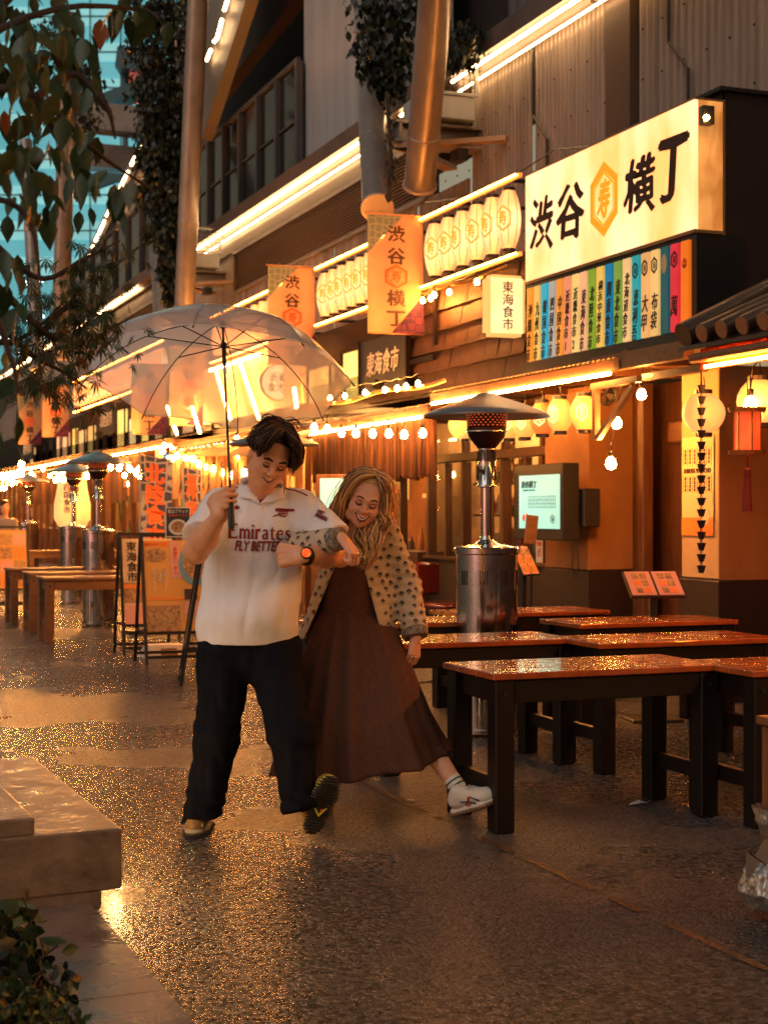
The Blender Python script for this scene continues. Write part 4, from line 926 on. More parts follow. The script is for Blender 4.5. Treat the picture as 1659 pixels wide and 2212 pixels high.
rg = random.Random(33)
pts = [Vector((rg.uniform(4.9, 6.3), 18.6 + k * .42 + rg.uniform(-.15, .15), rg.uniform(1.95, 2.38))) for k in range(60)]
for i, p in enumerate(pts):
    o = bpy.data.objects.new('string_bulb', bm0); COL.objects.link(o); o.location = p; o.scale = (1.15,) * 3; tag(o, 'clear bulb among the many hanging under the eaves of the far stalls', 'bulb', 'bulbs under the far eaves')
rg = random.Random(12); slipm = [cb1, cb3, pm, cw2]
for k in range(26):
    y = 24 + k * 1.1; h = rg.uniform(.25, .7); w = rg.uniform(.18, .4)
    o = obj('cloth_strip', MB().grid(lambda u, v: (.02 * math.sin(u * 9), u * w, -v * h), 6, 3), rg.choice(slipm), None, 180, (rg.uniform(5.3, 5.9), y, 2.4)); tag(o, 'short printed cloth strip hanging under the eaves of the far stalls', 'cloth strip', 'cloth strips under the far eaves')
hd = thing('street_end_trees', 'dark tree mass closing the far end of the street at the left edge', 'trees', (-8, 84, 0)); hd['kind'] = 'stuff'
hb_ = MB(); rg = random.Random(5)
for i in range(2600):
    p = Vector((rg.uniform(-26, 14), rg.uniform(-2, 2), rg.uniform(0, 6.5 + 1.5 * math.sin(i)))); a, b = [Vector((rg.uniform(-.5, .5), rg.uniform(-.3, .3), rg.uniform(-.5, .5))) for _ in '12']; hb_.add([p, p + a, p + b], [(0, 1, 2)])
hb_.bx(-26, 14, .5, 1.5, 0, 5.5); obj('foliage', hb_, mat('far_foliage', (.012, .014, .007), .7), hd)['kind'] = 'stuff'

c = PT(718, 1082, 16.6); t = thing('menu_screen', 'pale cyan lit menu screen in an orange frame between the couple', 'screen', c, rz=-YAW)
obj('frame', MB().cbox((0, .05, 0), (.36, .08, .58), .008), postwood, t); obj('display', MB().bx(-.135, .135, .0, .008, -.245, .245), emis('cyan_display', (.22, .62, .60), .55, var=(3, .35)), t); obj('stand', MB().beam((0, .06, -.29), (0, .06, -c.z + .01), .06, .06), postwood, t)
# ================================================================ HEATERS
def make_heater(label):
    t = thing('patio_heater', label, 'heater', group='steel patio heaters')
    o = obj('reflector_dome', MB().lathe([(.001, 2.155), (.05, 2.15), (.09, 2.128), (.2, 2.092), (.33, 2.045), (.395, 2.018), (.405, 2.008), (.403, 1.998), (.39, 2.0), (.2, 2.06), (.001, 2.10)], n=40), hood, t, 50)
    b = MB().lathe([(.124, 2.05), (.124, 1.925)], n=28); obj('burner_screen', b, mat('burner_dark', (.03, .012, .008), .6, .6) if 'burner_dark' not in MATS else MATS['burner_dark'], t, 60)
    h = MB()
    for k in range(26):
        for j in range(6): a = (k + .5 * (j % 2)) * 2 * math.pi / 26; h.box((.1255 * math.cos(a), .1255 * math.sin(a), 1.945 + j * .016), (.003, .012, .008), a)
    obj('burner_holes', h, emis('burner_glow', (1, .16, .04), .25) if 'bg_' not in MATS else MATS['bg_'], t)['kind'] = 'stuff'
    obj('burner_ring', MB().lathe([(.126, 1.926), (.13, 1.922), (.13, 1.905), (.12, 1.90)], n=32), stainless, t, 50)
    obj('burner_cone', MB().lathe([(.12, 1.90), (.115, 1.875), (.056, 1.80)], n=32), MATS['burner_dark'], t, 60)
    nk = obj('control_neck', MB().lathe([(.056, 1.80), (.058, 1.795), (.056, 1.79), (.056, 1.58), (.06, 1.575), (.06, 1.56), (.04, 1.553)], n=24), stainless, t, 50)
    sl = MB()
    for k in range(14):
        a = k * 2 * math.pi / 14
        for z0, z1 in ((1.72, 1.78), (1.60, 1.69)): sl.box((.0565 * math.cos(a), .0565 * math.sin(a), (z0 + z1) / 2), (.004, .007, z1 - z0), a)
    obj('slots', sl, black, nk)['kind'] = 'stuff'
    obj('knob', MB().tube([(-.05, -.035, 1.66), (-.075, -.05, 1.66)], .014, 10), black, t)
    obj('post', MB().lathe([(.038, 1.555), (.038, 1.225)], n=24), stainless, t, 60)
    obj('shoulder_cone', MB().lathe([(.04, 1.25), (.045, 1.225), (.08, 1.20), (.16, 1.185), (.198, 1.180), (.205, 1.172), (.205, 1.14), (.198, 1.134)], n=44), stainless, t, 40)
    bd = obj('tank_housing', MB().lathe([(.196, 1.133), (.196, .05), (.2, .048), (.2, .02), (.001, .02)], n=44), stainless, t, 50)
    sl = MB()
    for g in range(9):
        for k in range(4):
            a = g * 2 * math.pi / 9 + (k - 1.5) * .075; sl.box((.1965 * math.cos(a), .1965 * math.sin(a), .99), (.003, .006, .09), a)
    obj('vent_slots', sl, black, bd)['kind'] = 'stuff'
    sm_ = MB()
    for k in range(3): a = k * 2.09 + .4; sm_.box((.197 * math.cos(a), .197 * math.sin(a), .58), (.002, .006, 1.05), a)
    obj('door_seam', sm_, darkm, bd)
    for k in range(3): a = k * 2.09; obj('foot', MB().lathe([(.001, 0), (.03, 0), (.03, .02), (.001, .02)], (.15 * math.cos(a), .15 * math.sin(a), 0), 10), black, t)
    return t
h0 = make_heater('nearest stainless patio heater with striped reflections behind the dark tables'); HT = capture(h0)
q = PT(1051, 1106, 9.65); h0.location = (q.x, q.y, 0)
for px, t_, l in ((213, 18.9, 'patio heater with the widest blue-lit dome of the three at the left'), (160, 23.5, 'patio heater half hidden in the middle of the three at the left'), (63, 30.5, 'farthest small patio heater of the three at the left'), (592, 13.7, 'patio heater whose dome shows behind the man\'s head')):
    q = PT(px, 1106, t_); dup(HT, (q.x, q.y, 0), random.uniform(0, 6), l)

# ================================================================ TABLES
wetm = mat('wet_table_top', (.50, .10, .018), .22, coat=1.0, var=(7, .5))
n = wetm.node_tree; b = n.nodes['Principled BSDF']; L = n.links.new; tc = n.nodes.new('ShaderNodeTexCoord')
v = n.nodes.new('ShaderNodeTexVoronoi'); v.inputs['Scale'].default_value = 70; L(tc.outputs['Object'], v.inputs[0])
nn = n.nodes.new('ShaderNodeTexNoise'); nn.inputs['Scale'].default_value = 9; nn.inputs['Detail'].default_value = 5; L(tc.outputs['Object'], nn.inputs[0])
mp = n.nodes.new('ShaderNodeMapRange'); mp.inputs[1].default_value = .25; mp.inputs[2].default_value = .0; L(v.outputs['Distance'], mp.inputs[0])
ml = n.nodes.new('ShaderNodeMath'); ml.operation = 'MULTIPLY'; ms = n.nodes.new('ShaderNodeMapRange'); ms.inputs[1].default_value = .50; ms.inputs[2].default_value = .60; L(nn.outputs[0], ms.inputs[0]); L(mp.outputs[0], ml.inputs[0]); L(ms.outputs[0], ml.inputs[1])
ad = n.nodes.new('ShaderNodeMath'); ad.operation = 'MULTIPLY_ADD'; ad.inputs[1].default_value = .6; L(nn.outputs[0], ad.inputs[0]); L(ml.outputs[0], ad.inputs[2])
bp = n.nodes.new('ShaderNodeBump'); bp.inputs['Strength'].default_value = .8; bp.inputs['Distance'].default_value = .006; L(ad.outputs[0], bp.inputs['Height']); L(bp.outputs[0], b.inputs['Normal']); L(bp.outputs[0], b.inputs['Coat Normal'])
def make_table(W_, D_, top, leg, label, group, H=.70, boards=3, nm='table'):
    t = thing(nm, label, nm.replace('_', ' '), group=group); bw = D_ / boards
    for k in range(boards): obj('top_board', MB().cbox((W_ / 2, bw * (k + .5), H - .015), (W_, bw - .003, .03), .004), top, t)
    if top is wetm:
        rg = random.Random(3); dm = MB(); lens = [(.0, 1, 0)] + [(0, .8 * math.cos(k * 1.047), .8 * math.sin(k * 1.047)) for k in range(6)]
        for k in range(900):
            x, y, r = rg.uniform(.02, W_ - .02), rg.uniform(.02, D_ - .02), rg.choice((.0025, .003, .004, .006)); o_ = len(dm.v)
            if mnoise.noise(Vector((x * 5, y * 7, 1.3))) < -.02: continue
            dm.v.append((x, y, H + r * .55)); dm.v += [(x + r * math.cos(j * 1.047), y + r * math.sin(j * 1.047), H + .0002) for j in range(6)]
            for j in range(6): dm.f.append((o_, o_ + 1 + j, o_ + 1 + (j + 1) % 6)); dm.mi.append(0)
        obj('water_drops', dm, mat('water_drop', (.20, .05, .015), .04, coat=1.0) if 'water_drop' not in MATS else MATS['water_drop'], t, 180)['kind'] = 'stuff'
    for y in (.035, D_ - .035): obj('apron', MB().cbox((W_ / 2, y, H - .085), (W_ - .22, .028, .10), .003), leg, t)
    for x in (.06, W_ - .06): obj('end_rail', MB().cbox((x, D_ / 2, H - .085), (.03, D_ - .22, .10), .003), leg, t); obj('stretcher', MB().cbox((x, D_ / 2, .20), (.035, D_ - .2, .07), .003), leg, t)
    for x in (.062, W_ - .062):
        for y in (.058, D_ - .058):
            o = obj('leg', MB().cbox((x, y, (H - .03) / 2), (.092, .092, H - .032), .006), leg, t)
            obj('bolt', MB().tube([(x, y - .047, H - .09), (x, y - .051, H - .09)], .012, 10), darkm, o)
    return t
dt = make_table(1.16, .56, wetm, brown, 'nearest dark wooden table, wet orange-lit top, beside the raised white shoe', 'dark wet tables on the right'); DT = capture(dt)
q = GP(1066, 1456, .70); dt.location = (q.x, q.y, 0)
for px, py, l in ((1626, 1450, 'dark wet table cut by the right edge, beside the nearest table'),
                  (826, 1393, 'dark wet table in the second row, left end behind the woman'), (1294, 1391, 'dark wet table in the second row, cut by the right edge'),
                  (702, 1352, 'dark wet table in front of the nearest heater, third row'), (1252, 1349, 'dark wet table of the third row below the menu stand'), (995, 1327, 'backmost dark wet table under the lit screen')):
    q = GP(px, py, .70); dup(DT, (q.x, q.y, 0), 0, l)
q = GP(1630, 1545, .70) - Vector((0, .56, 0))
tb = make_table(1.0, .56, mat('side_table_wood', (.22, .075, .025), .4, var=(4, .4), coat=.3), MATS['side_table_wood'], 'reddish brown wooden table cut by the right edge with a foil bag on it', 'x', nm='side_table'); tb.location = (q.x, q.y, 0); del tb['group']
# foil bag tied with a blue cord on its corner
foil = mat('foil', (.45, .42, .38), .42, .85, bump=(60, .4, .004)); bag = MB(); rg = random.Random(2)
def bagf(u, v):
    a = u * 2 * math.pi; r = (.02 + .085 * math.sin(math.pi * min(1, v * 1.15)) ** .7) if v < .72 else .035 + (v - .72) * .35 if False else None
    pr = [(0, .07), (.15, .06), (.3, .035), (.38, .028), (.45, .05), (.6, .10), (.8, .115), (.95, .09), (1, .02)]
    for (v0, r0), (v1, r1) in zip(pr, pr[1:]):
        if v0 <= v <= v1: r = r0 + (r1 - r0) * (v - v0) / (v1 - v0); break
    w = 1 + .10 * mnoise.noise(Vector((math.cos(a) * 16, math.sin(a) * 16, v * 26))) + .14 * mnoise.noise(Vector((math.cos(a) * 5, math.sin(a) * 5, v * 4))) + .12 * abs(math.sin(a * 11 + 3 * mnoise.noise(Vector((a, v * 3, 0)))))
    return (r * w * math.cos(a), r * w * math.sin(a), -.05 + .36 * (1 - v) - .2)
bag.grid(bagf, 90, 60)
bgt = thing('foil_bag', 'crumpled silver foil bag tied with blue cord hanging at the right edge', 'bag', PT(1676, 1812, 5.22))
obj('bag_body', bag, foil, bgt, 180, loc=(0, 0, 0)); obj('tie', MB().lathe([(.034, .02), (.042, .03), (.042, .05), (.034, .06)], n=14), mat('blue_cord', (.02, .16, .24), .5), bgt, 60)
obj('corner_flap', MB().grid(lambda u, v: (-.05 - u * .10, -.04, .0 - v * .07 - u * .03 + .02 * math.sin(u * 7 + v * 5)), 6, 5), foil, bgt, 30)
lt = make_table(2.1, .62, tanwood, tanwood, 'pale wooden table, nearest of three in front of the far heaters', 'pale wooden tables at the left', boards=4); LTb = capture(lt)
q = GP(97, 1249, .70); lt.location = (q.x, q.y, 0)
for px, py, l in ((63, 1238, 'pale wooden table, middle one of three by the far heaters'), (22, 1229, 'pale wooden table, farthest of three, cut by the menu board'), (62, 1190, 'pale wooden table far back behind the three heaters')):
    q = GP(px, py, .70); dup(LTb, (q.x, q.y, 0), 0, l)

# ================================================================ A-BOARDS
food1 = mat('print_food_dark', (.10, .05, .03), .4, var=(30, .9), col2=(.55, .30, .12)); 
def posterm(name, c, em=.0): m = mat(name, c, .35, coat=.6); return m
pm_y = posterm('poster_amber', (.62, .30, .06)); pm_p = posterm('poster_pink', (.62, .30, .22)); pm_c = posterm('poster_cream', (.62, .46, .26)); pm_k = posterm('poster_black', (.03, .02, .02)); pm_o = posterm('poster_orange', (.75, .22, .03)); pm_w = posterm('poster_white', (.65, .58, .5)); pm_b = posterm('poster_blue', (.12, .28, .36))
def aboard(label, w, h, spread, group='folding menu boards'):
    t = thing('menu_board', label, 'sign board', group=group)
    def rail(a, b, n='rail', th=.028): return obj(n, MB().beam(a, b, th, th), blackwood, t)
    for x in (0, w): rail((x, 0, 0), (x, spread / 2 - .012, h), 'post'); rail((x, spread, 0), (x, spread / 2 + .018, h * .98), 'post'); rail((x, .06, .30), (x, spread - .06, .30), 'side_brace', .02)
    for f in (.06, .24, .985): rail((0, f * spread / 2, h * f), (w, f * spread / 2, h * f)); rail((0, spread - f * spread / 2, h * f), (w, spread - f * spread / 2, h * f))
    an = math.atan2(spread / 2, h)
    def F(c): # board face mapper: u across, v up the slope
        return lambda u, v, d: (c + u, (v) * math.sin(an) - d * math.cos(an) - .002, v * math.cos(an) + d * math.sin(an))
    return t, F
def rect(mb, f, u0, u1, v0, v1, d=.002, th=.0015): return mb.prism([(u0, v0), (u1, v0), (u1, v1), (u0, v1)], f, d, d + th)
def ell(mb, f, cu, cv, ru, rv, d=.004, n=20): return mb.prism([(cu + ru * math.cos(k * 2 * math.pi / n), cv + rv * math.sin(k * 2 * math.pi / n)) for k in range(n)], f, d, d + .001)
A1, F = aboard('folding menu board with big orange food map poster beside the man\'s elbow', .62, 1.20, .52); q = GP(318, 1438); A1.location = (q.x, q.y, 0)
f = F(0); pn = obj('poster', rect(MB(), f, .02, .60, .30, 1.16, 0, .006), pm_y, A1)
obj('poster_block', rect(MB(), f, .02, .60, .60, .63, .008), pm_o, pn); obj('poster_block', rect(MB(), f, .26, .36, .80, 1.15, .008), pm_p, pn)
obj('poster_block', rect(MB(), f, .02, .25, 1.10, 1.15, .008), pm_o, pn); obj('poster_block', rect(MB(), f, .37, .60, .46, .58, .008), pm_p, pn)
for cu, cv, ru, rv in ((.13, 1.02, .10, .065),): obj('food_picture', ell(MB(), f, cu, cv, ru, rv, .010), food1, pn)
obj('food_picture', rect(MB(), f, .03, .33, .31, .55, .009), food1, pn); obj('food_picture', rect(MB(), f, .38, .50, .60, .70, .0101), pm_k, pn)
obj('bowl_picture', ell(MB(), f, .50, .93, .165, .20, .010), pm_b, pn); obj('bowl_picture', ell(MB(), f, .515, .945, .135, .165, .0115), food1, pn)
obj('bowl_picture', ell(MB(), f, .17, .42, .11, .075, .011), mat('print_noodle', (.55, .33, .12), .4, var=(40, .7)), pn)
tx = MB(); 
for s, u, v, w, h in (('北\n陸\nエ\nリ\nア', .205, .80, .03, .19), ('ご\n当\n地', .155, .83, .03, .12), ('グ\nル\nメ\nマ\nッ\nプ', .10, .79, .03, .22)): put_text(tx, s, w, h, lambda a, b_, d, u=u, v=v: f(u + a, v + b_, .0105 + d), .02)
obj('lettering', tx, pm_w, pn)
tx = MB(); put_text(tx, '季節のおすすめ', .2, .03, lambda a, b_, d: f(.13 + a, 1.125 + b_, .0105 + d)); put_text(tx, '名\n物\nら\nー\nめ\nん', .035, .26, lambda a, b_, d: f(.31 + a, .97 + b_, .0105 + d), .02); obj('lettering', tx, c_red, pn)
A2, F = aboard('folding board with black brush lettering left of the food map board', .55, 1.20, .52); q = GP(270, 1417); A2.location = (q.x, q.y, 0); f = F(0)
pn = obj('poster', rect(MB(), f, .02, .53, .30, 1.16, 0, .006), pm_c, A2)
obj('food_picture', rect(MB(), f, .02, .53, .52, .72, .008), food1, pn); obj('poster_block', rect(MB(), f, .02, .53, .66, .70, .0101), pm_o, pn); obj('poster_block', rect(MB(), f, .02, .53, .31, .50, .008), pm_p, pn)
tx = MB(); put_text(tx, '東\n海\n食\n市', .10, .40, lambda a, b_, d: f(.11 + a, .93 + b_, .0085 + d), .02, .04); put_text(tx, '名\n古\n屋\nめ\nし', .05, .34, lambda a, b_, d: f(.21 + a, .97 + b_, .0085 + d), .01, .04); obj('lettering', tx, ink, pn)
A3, F = aboard('black folding board seen edge-on just behind the man\'s elbow', .50, 1.25, .42); q = GP(392, 1480); A3.location = (q.x, q.y, 0); A3.rotation_euler = (0, 0, R(78)); A3.location = q + RV * .42
f = F(0); obj('poster', rect(MB(), f, .02, .48, .30, 1.2, 0, .006), pm_c, A3); pn = obj('back_poster', MB().prism([(.02, .3), (.48, .3), (.48, 1.2), (.02, 1.2)], lambda u, v, d: (u, .42 - v * .168 + .004 + d, v * .985), 0, .005), food1, A3)
A4, F = aboard('folding menu board crowded with food photos at the left edge', .62, 1.2, .5); q = GP(-30, 1318); A4.location = (q.x, q.y, 0); f = F(0); pn = obj('poster', rect(MB(), f, .02, .60, .30, 1.16, 0, .006), pm_y, A4)
for r_ in range(4):
    for c in range(3): obj('food_picture', rect(MB(), f, .04 + c * .185, .21 + c * .185, .34 + r_ * .2, .51 + r_ * .2, .008), [food1, pm_p, pm_o, MATS['print_noodle']][(r_ * 3 + c * 2) % 4], pn)
# black noodle poster standing on the board
rp = thing('noodle_poster', 'small black poster with a white bowl clipped above the food map board', 'poster', PT(385, 1128, 13.75)); rp.rotation_euler = (R(-4), 0, R(-8))
f = px_((0, 0, 0), (1, 0, 0), (0, 0, 1), (0, -1, 0)); obj('frame', rect(MB(), f, -.112, .112, -.135, .135, -.006, .006), pm_w, rp); obj('sheet', rect(MB(), f, -.103, .103, -.126, .126, .001), pm_k, rp)
obj('bowl_picture', ell(MB(), f, .0, -.045, .085, .072, .004), pm_w, rp); obj('bowl_picture', ell(MB(), f, .0, -.043, .062, .052, .0055), food1, rp)
tx = MB(); put_text(tx, '富山ブラック', .18, .035, lambda a, b_, d: f(a, .098 + b_, .004 + d), .02); obj('lettering', tx, pm_w, rp); tx = MB(); put_text(tx, '名物ラーメン', .17, .02, lambda a, b_, d: f(a, .062 + b_, .004 + d), .02); obj('lettering', tx, c_red, rp)
wt = thing('water_weight', 'white plastic water weight box under the food map board', 'weight', GP(360, 1420)); obj('tank', MB().box((0, .1, .06), (.44, .3, .12), None, .75), mat('white_plastic', (.55, .48, .42), .4, bump=(6, .1)), wt); obj('label', MB().box((.02, -.035, .055), (.16, .006, .07), Matrix.Rotation(R(-25), 3, 'X')), tanwood, wt)
# printed tall flags
fl_m = cloth('flag_navy', (.05, .06, .12), .35, pat=(9, (.35, .35, .4)))
def flag(px, t_, w, h, top, label, s):
    q = PT(px, 1106, t_); t = thing('tall_flag', label, 'flag', (q.x, q.y, 0)); obj('pole', MB().tube([(0, 0, .02), (0, 0, top + .08)], .012, 8).tube([(0, 0, top + .02), (w, 0, top - .06)], .006, 6), whitep, t); obj('pole_base', MB().box((0, 0, .02), (.3, .3, .04)), black, t)
    P = lambda u, v, d=0: (u, .03 * math.sin(u * 14 + v * 3) - d, top + v - .10 * u)
    o = obj('flag_cloth', MB().grid(lambda u, v: P(.01 + u * w, -v * h), 14, 20), fl_m, t, 180)
    tx = MB(); put_text(tx, s, w * .62, h * .82, lambda a, b_, d: P(w * .48 + a, -h * .48 + b_, d + .006), .05, .06); obj('lettering', tx, mat('flag_red', (.80, .16, .05), .6) if 'flag_red' not in MATS else MATS['flag_red'], o)
flag(303, 17.6, .36, 1.15, 2.05, 'navy printed tall flag with red characters left of the menu boards', '北\n陸\n食\n市'); flag(396, 19.0, .22, .8, 1.95, 'narrow navy printed flag behind the black noodle poster', '海\n鮮')
# long paper lantern with tassel behind the far heaters
ll = thing('long_lantern', 'long cream lantern with red heart and pale tassel behind the far heaters', 'lantern', PT(157, 1090, 27))
obj('paper_shade', MB().lathe([(.12, .68), (.22, .62), (.26, .3), (.32, .0), (.32, -.25), (.24, -.38), (.1, -.42)], n=20), emis('long_lantern_glow', (1, .52, .16), .6, var=(3, .3)), ll, 60); obj('tassel', MB().lathe([(.1, -.42), (.16, -.6), (.05, -.85), (.001, -.9)], n=14), cw1, ll, 60)
f = lambda u, v, d: RV * u - FV * (.34 + d) + Vector((0, 0, v)); tx = MB(); put_text(tx, '四\n国\n食\n市', .12, .5, lambda a, b_, d: f(a - .02, b_ + .1, d), .03); obj('lettering', tx, ink, ll)
hh = MB().prism([(.1 * (16 * math.sin(k * .35) ** 3) / 16, .1 * (13 * math.cos(k * .35) - 5 * math.cos(k * .7) - 2 * math.cos(k * 1.05)) / 16) for k in range(18)], lambda u, v, d: f(u + .1, v + .25, d), .01, .012); obj('heart', hh, c_red, ll)

# ================================================================ RIGHT-HAND FITTINGS
ys0, ys1 = FX(1109, 1100, 5.95).y, FX(1215, 1100, 5.95).y; xs2 = FY(1251, 1100, ys1).x
zt, zb = FX(1160, 1003, 5.95).z, FX(1160, 1166, 5.95).z
sc = thing('info_screen', 'dark boxed information screen with pale blue lit map on the pillar', 'screen', (5.95, ys1, zb)); dx, dy, dz = xs2 - 5.95, ys0 - ys1, zt - zb
obj('housing', MB().cbox((dx / 2, dy / 2, dz / 2), (dx, dy, dz), .008), mat('housing_brown', (.008, .006, .005), .5), sc)
a_, b_ = FX(1120, 1084, 5.94), FX(1207, 1084, 5.94); z1_, z0_ = FX(1163, 1026, 5.94).z - zb, FX(1163, 1142, 5.94).z - zb; cyy = (a_.y + b_.y) / 2 - ys1; wy = abs(a_.y - b_.y)
obj('display', MB().bx(-.006, -.001, cyy - wy / 2, cyy + wy / 2, z0_, z1_), emis('display_glow', (.28, .72, .66), .48, var=(1.5, .25)), sc)
f = lambda u, v, d: (-.008 - d, cyy - u, (z0_ + z1_) / 2 + v); H_ = z1_ - z0_; tx = MB(); put_text(tx, '渋谷横丁', wy * .38, H_ * .13, lambda a, b2, d: f(a - wy * .24, b2 + H_ * .33, d), .04, .05)
for k in range(4): rect(tx, f, -wy * .25, wy * .42, H_ * (.1 - k * .07), H_ * (.1 - k * .07) + .003, 0)
for k in range(14): rect(tx, f, -wy * .25 + k * wy * .05, -wy * .25 + k * wy * .05 + .003, -H_ * .11, H_ * .10, 0)
hexring(tx, wy * .1, H_ * .17, .006, lambda a, b2, d: f(a + wy * .34, b2 - H_ * .32, d), 0, .001); put_text(tx, '寿', wy * .05, H_ * .08, lambda a, b2, d: f(a + wy * .34, b2 - H_ * .32, d)); put_text(tx, 'SHIBUYA YOKOCHO', wy * .3, H_ * .025, lambda a, b2, d: f(a - wy * .24, b2 + H_ * .22, d))
obj('map_print', tx, mat('screen_ink', (.02, .10, .10), .6), sc); obj('flower_print', ell(ell(MB(), f, -wy * .36, -H_ * .3, .025, .03), f, -wy * .28, -H_ * .26, .02, .022, .005), c_red, sc)
obj('control_box', MB().cbox((dx + .10, .02, dz * .42), (.16, .12, dz * .5), .01), black, sc); obj('hanging_wires', MB().tube([(dx * .6, .02, 0), (dx * .6, .0, -.12), (dx * .62, .02, -.3)], .006, 5).tube([(dx * .9, .02, 0), (dx * .95, .0, -.2), (dx * .9, .02, -.32)], .006, 5), black, sc)
# small holders by the heater
ms = FX(1147, 1144, 5.7); t = thing('card_holder', 'small upright card holder in front of the lit screen', 'card holder', ms); obj('card', MB().cbox((0, 0, 0), (.11, .015, .24), .004, Matrix.Rotation(R(6), 3, 'Y')), tanwood, t); obj('stem', MB().beam((0, 0, -.12), (0, 0, -ms.z + .01), .015, .015), blackwood, t)
def menu_stand(c, W_, H_, tilt, label, rz):
    t = thing('menu_stand', label, 'menu stand', (c.x, c.y, 0), rz=rz); T_ = Matrix.Translation((0, 0, c.z)) @ Matrix.Rotation(tilt, 4, 'X')
    obj('post', MB().beam((0, .05, 0), (0, .02, c.z), .05, .04), blackwood, t); obj('base', MB().cbox((0, .05, .01), (.35, .3, .02), .003), blackwood, t)
    f = lambda u, v, d: T_ @ Vector((u, -d, v)); obj('rest', rect(MB(), f, -W_ / 2 - .01, W_ / 2 + .01, -H_ / 2 - .01, H_ / 2, -.02, .018), blackwood, t)
    for s_ in (-1, 1):
        pg_ = obj('page', rect(MB(), f, min(s_ * .008, s_ * W_ / 2), max(s_ * .008, s_ * W_ / 2), -H_ / 2, H_ / 2, .001), pm_p, t)
        for k in range(3):
            for j in range(2): obj('food_picture', rect(MB(), f, s_ * W_ / 4 - .05 + j * .055, s_ * W_ / 4 - .05 + j * .055 + .045, -H_ / 2 + .02 + k * H_ * .3, -H_ / 2 + .02 + k * H_ * .3 + H_ * .22, .004), [food1, pm_o, MATS['print_noodle']][(k + j) % 3], pg_)
    return t
menu_stand(FX(1412, 1260, 5.35), .36, .24, R(-52), 'open picture menu on a black stand before the timber door', R(-12))
menu_stand(FX(1134, 1210, 5.6), .20, .26, R(-30), 'small tilted picture menu between the big heater and the pillar', R(25))
ns = FX(1165, 1191, 6.28); t = thing('no_smoking_sign', 'small pale no-smoking notice with red border on the pillar below the screen', 'sign', ns); f = lambda u, v, d: (-d, -u, v)
obj('plate', rect(MB(), f, -.07, .07, -.10, .10, .0), pm_w, t); b = MB(); put_text(b, '禁煙', .09, .04, lambda a, c, d: f(a, c + .07, .004 + d)); obj('lettering', b, c_red, t)
b = MB(); ell(b, f, 0, -.01, .038, .04); obj('mark', b, c_red, t); b = MB(); ell(b, f, 0, -.01, .028, .03, .006); obj('mark_field', b, pm_w, t); b = MB(); b.prism([(-.02, -.03), (-.014, -.034), (.02, .012), (.014, .016)], f, .008, .009); b.prism([(-.02, .0), (.02, .0), (.02, -.006), (-.02, -.006)], f, .0095, .0105); obj('bar', b, ink, t)
# poster on pillar two
pc = FX(1506, 1050, 6.29); ph = FX(1506, 945, 6.29).z - FX(1506, 1158, 6.29).z; pw = abs(FX(1471, 1050, 6.29).y - FX(1540, 1050, 6.29).y) * .98
t = thing('event_poster', 'tall cream poster with black columns of writing on the pillar behind the rain chain', 'poster', pc); f = lambda u, v, d: (-d, -u, v)
obj('sheet', rect(MB(), f, -pw / 2, pw / 2, -ph / 2, ph / 2, 0), posterm('poster_buff', (.66, .46, .22)), t); obj('poster_block', rect(MB(), f, -pw / 2, pw / 2, -ph / 2, -ph * .32, .003), pm_o, t)
b = MB(); rgp = random.Random(6)
for r_ in range(2):
    for k in range(6): put_text(b, rgp.choice(['沖\n縄\n食\n市', '九\n州\n食\n市', '東\n北\n食\n市', '関\n東\n食\n市']), .022, .11, lambda a, c, d, k=k, r_=r_: f(a - pw * .38 + k * pw * .15, c + ph * (.30 - r_ * .28), .004 + d))
    for k in range(7): rect(b, f, -pw * .46 + k * pw * .15, -pw * .46 + k * pw * .15 + .003, ph * (.21 - r_ * .28), ph * (.39 - r_ * .28), .003)
put_text(b, 'SHIBUYA YOKOCHO', pw * .85, .035, lambda a, c, d: f(a, c + ph * .155, .004 + d), .03); obj('lettering', b, ink, t); obj('mark', ell(MB(), f, pw * .25, -ph * .3, .06, .07, .0055), ink_w, t)
# rain chain of little cups
rc = FX(1514, 870, 5.6); zt_, zb_ = FX(1514, 836, 5.6).z, FX(1514, 1250, 5.6).z
t = thing('rain_chain', 'dark metal rain chain of small cups hanging before the cream pillar', 'rain chain', (rc.x, rc.y, zt_)); N_ = 17
obj('hook', MB().tube([(0, 0, .14), (0, 0, -.02)], .006, 6), darkm, t)
cupm = None
for k in range(N_):
    z = -(zt_ - zb_) * (k + .5) / N_
    if cupm is None: cupm = obj('cup', MB().lathe([(.016, 0), (.03, .045), (.034, .05), (.028, .045), (.012, .004), (.001, 0)], n=8), darkm, t, loc=(0, 0, z)); lk = obj('link', MB().tube([(0, .011, .048), (0, .004, .085), (0, 0, .088)], .003, 5).tube([(0, -.011, .048), (0, -.004, .085)], .003, 5), darkm, t, loc=(0, 0, z))
    else:
        for s_ in (cupm, lk): c = s_.copy(); COL.objects.link(c); c.location = (0, 0, z)
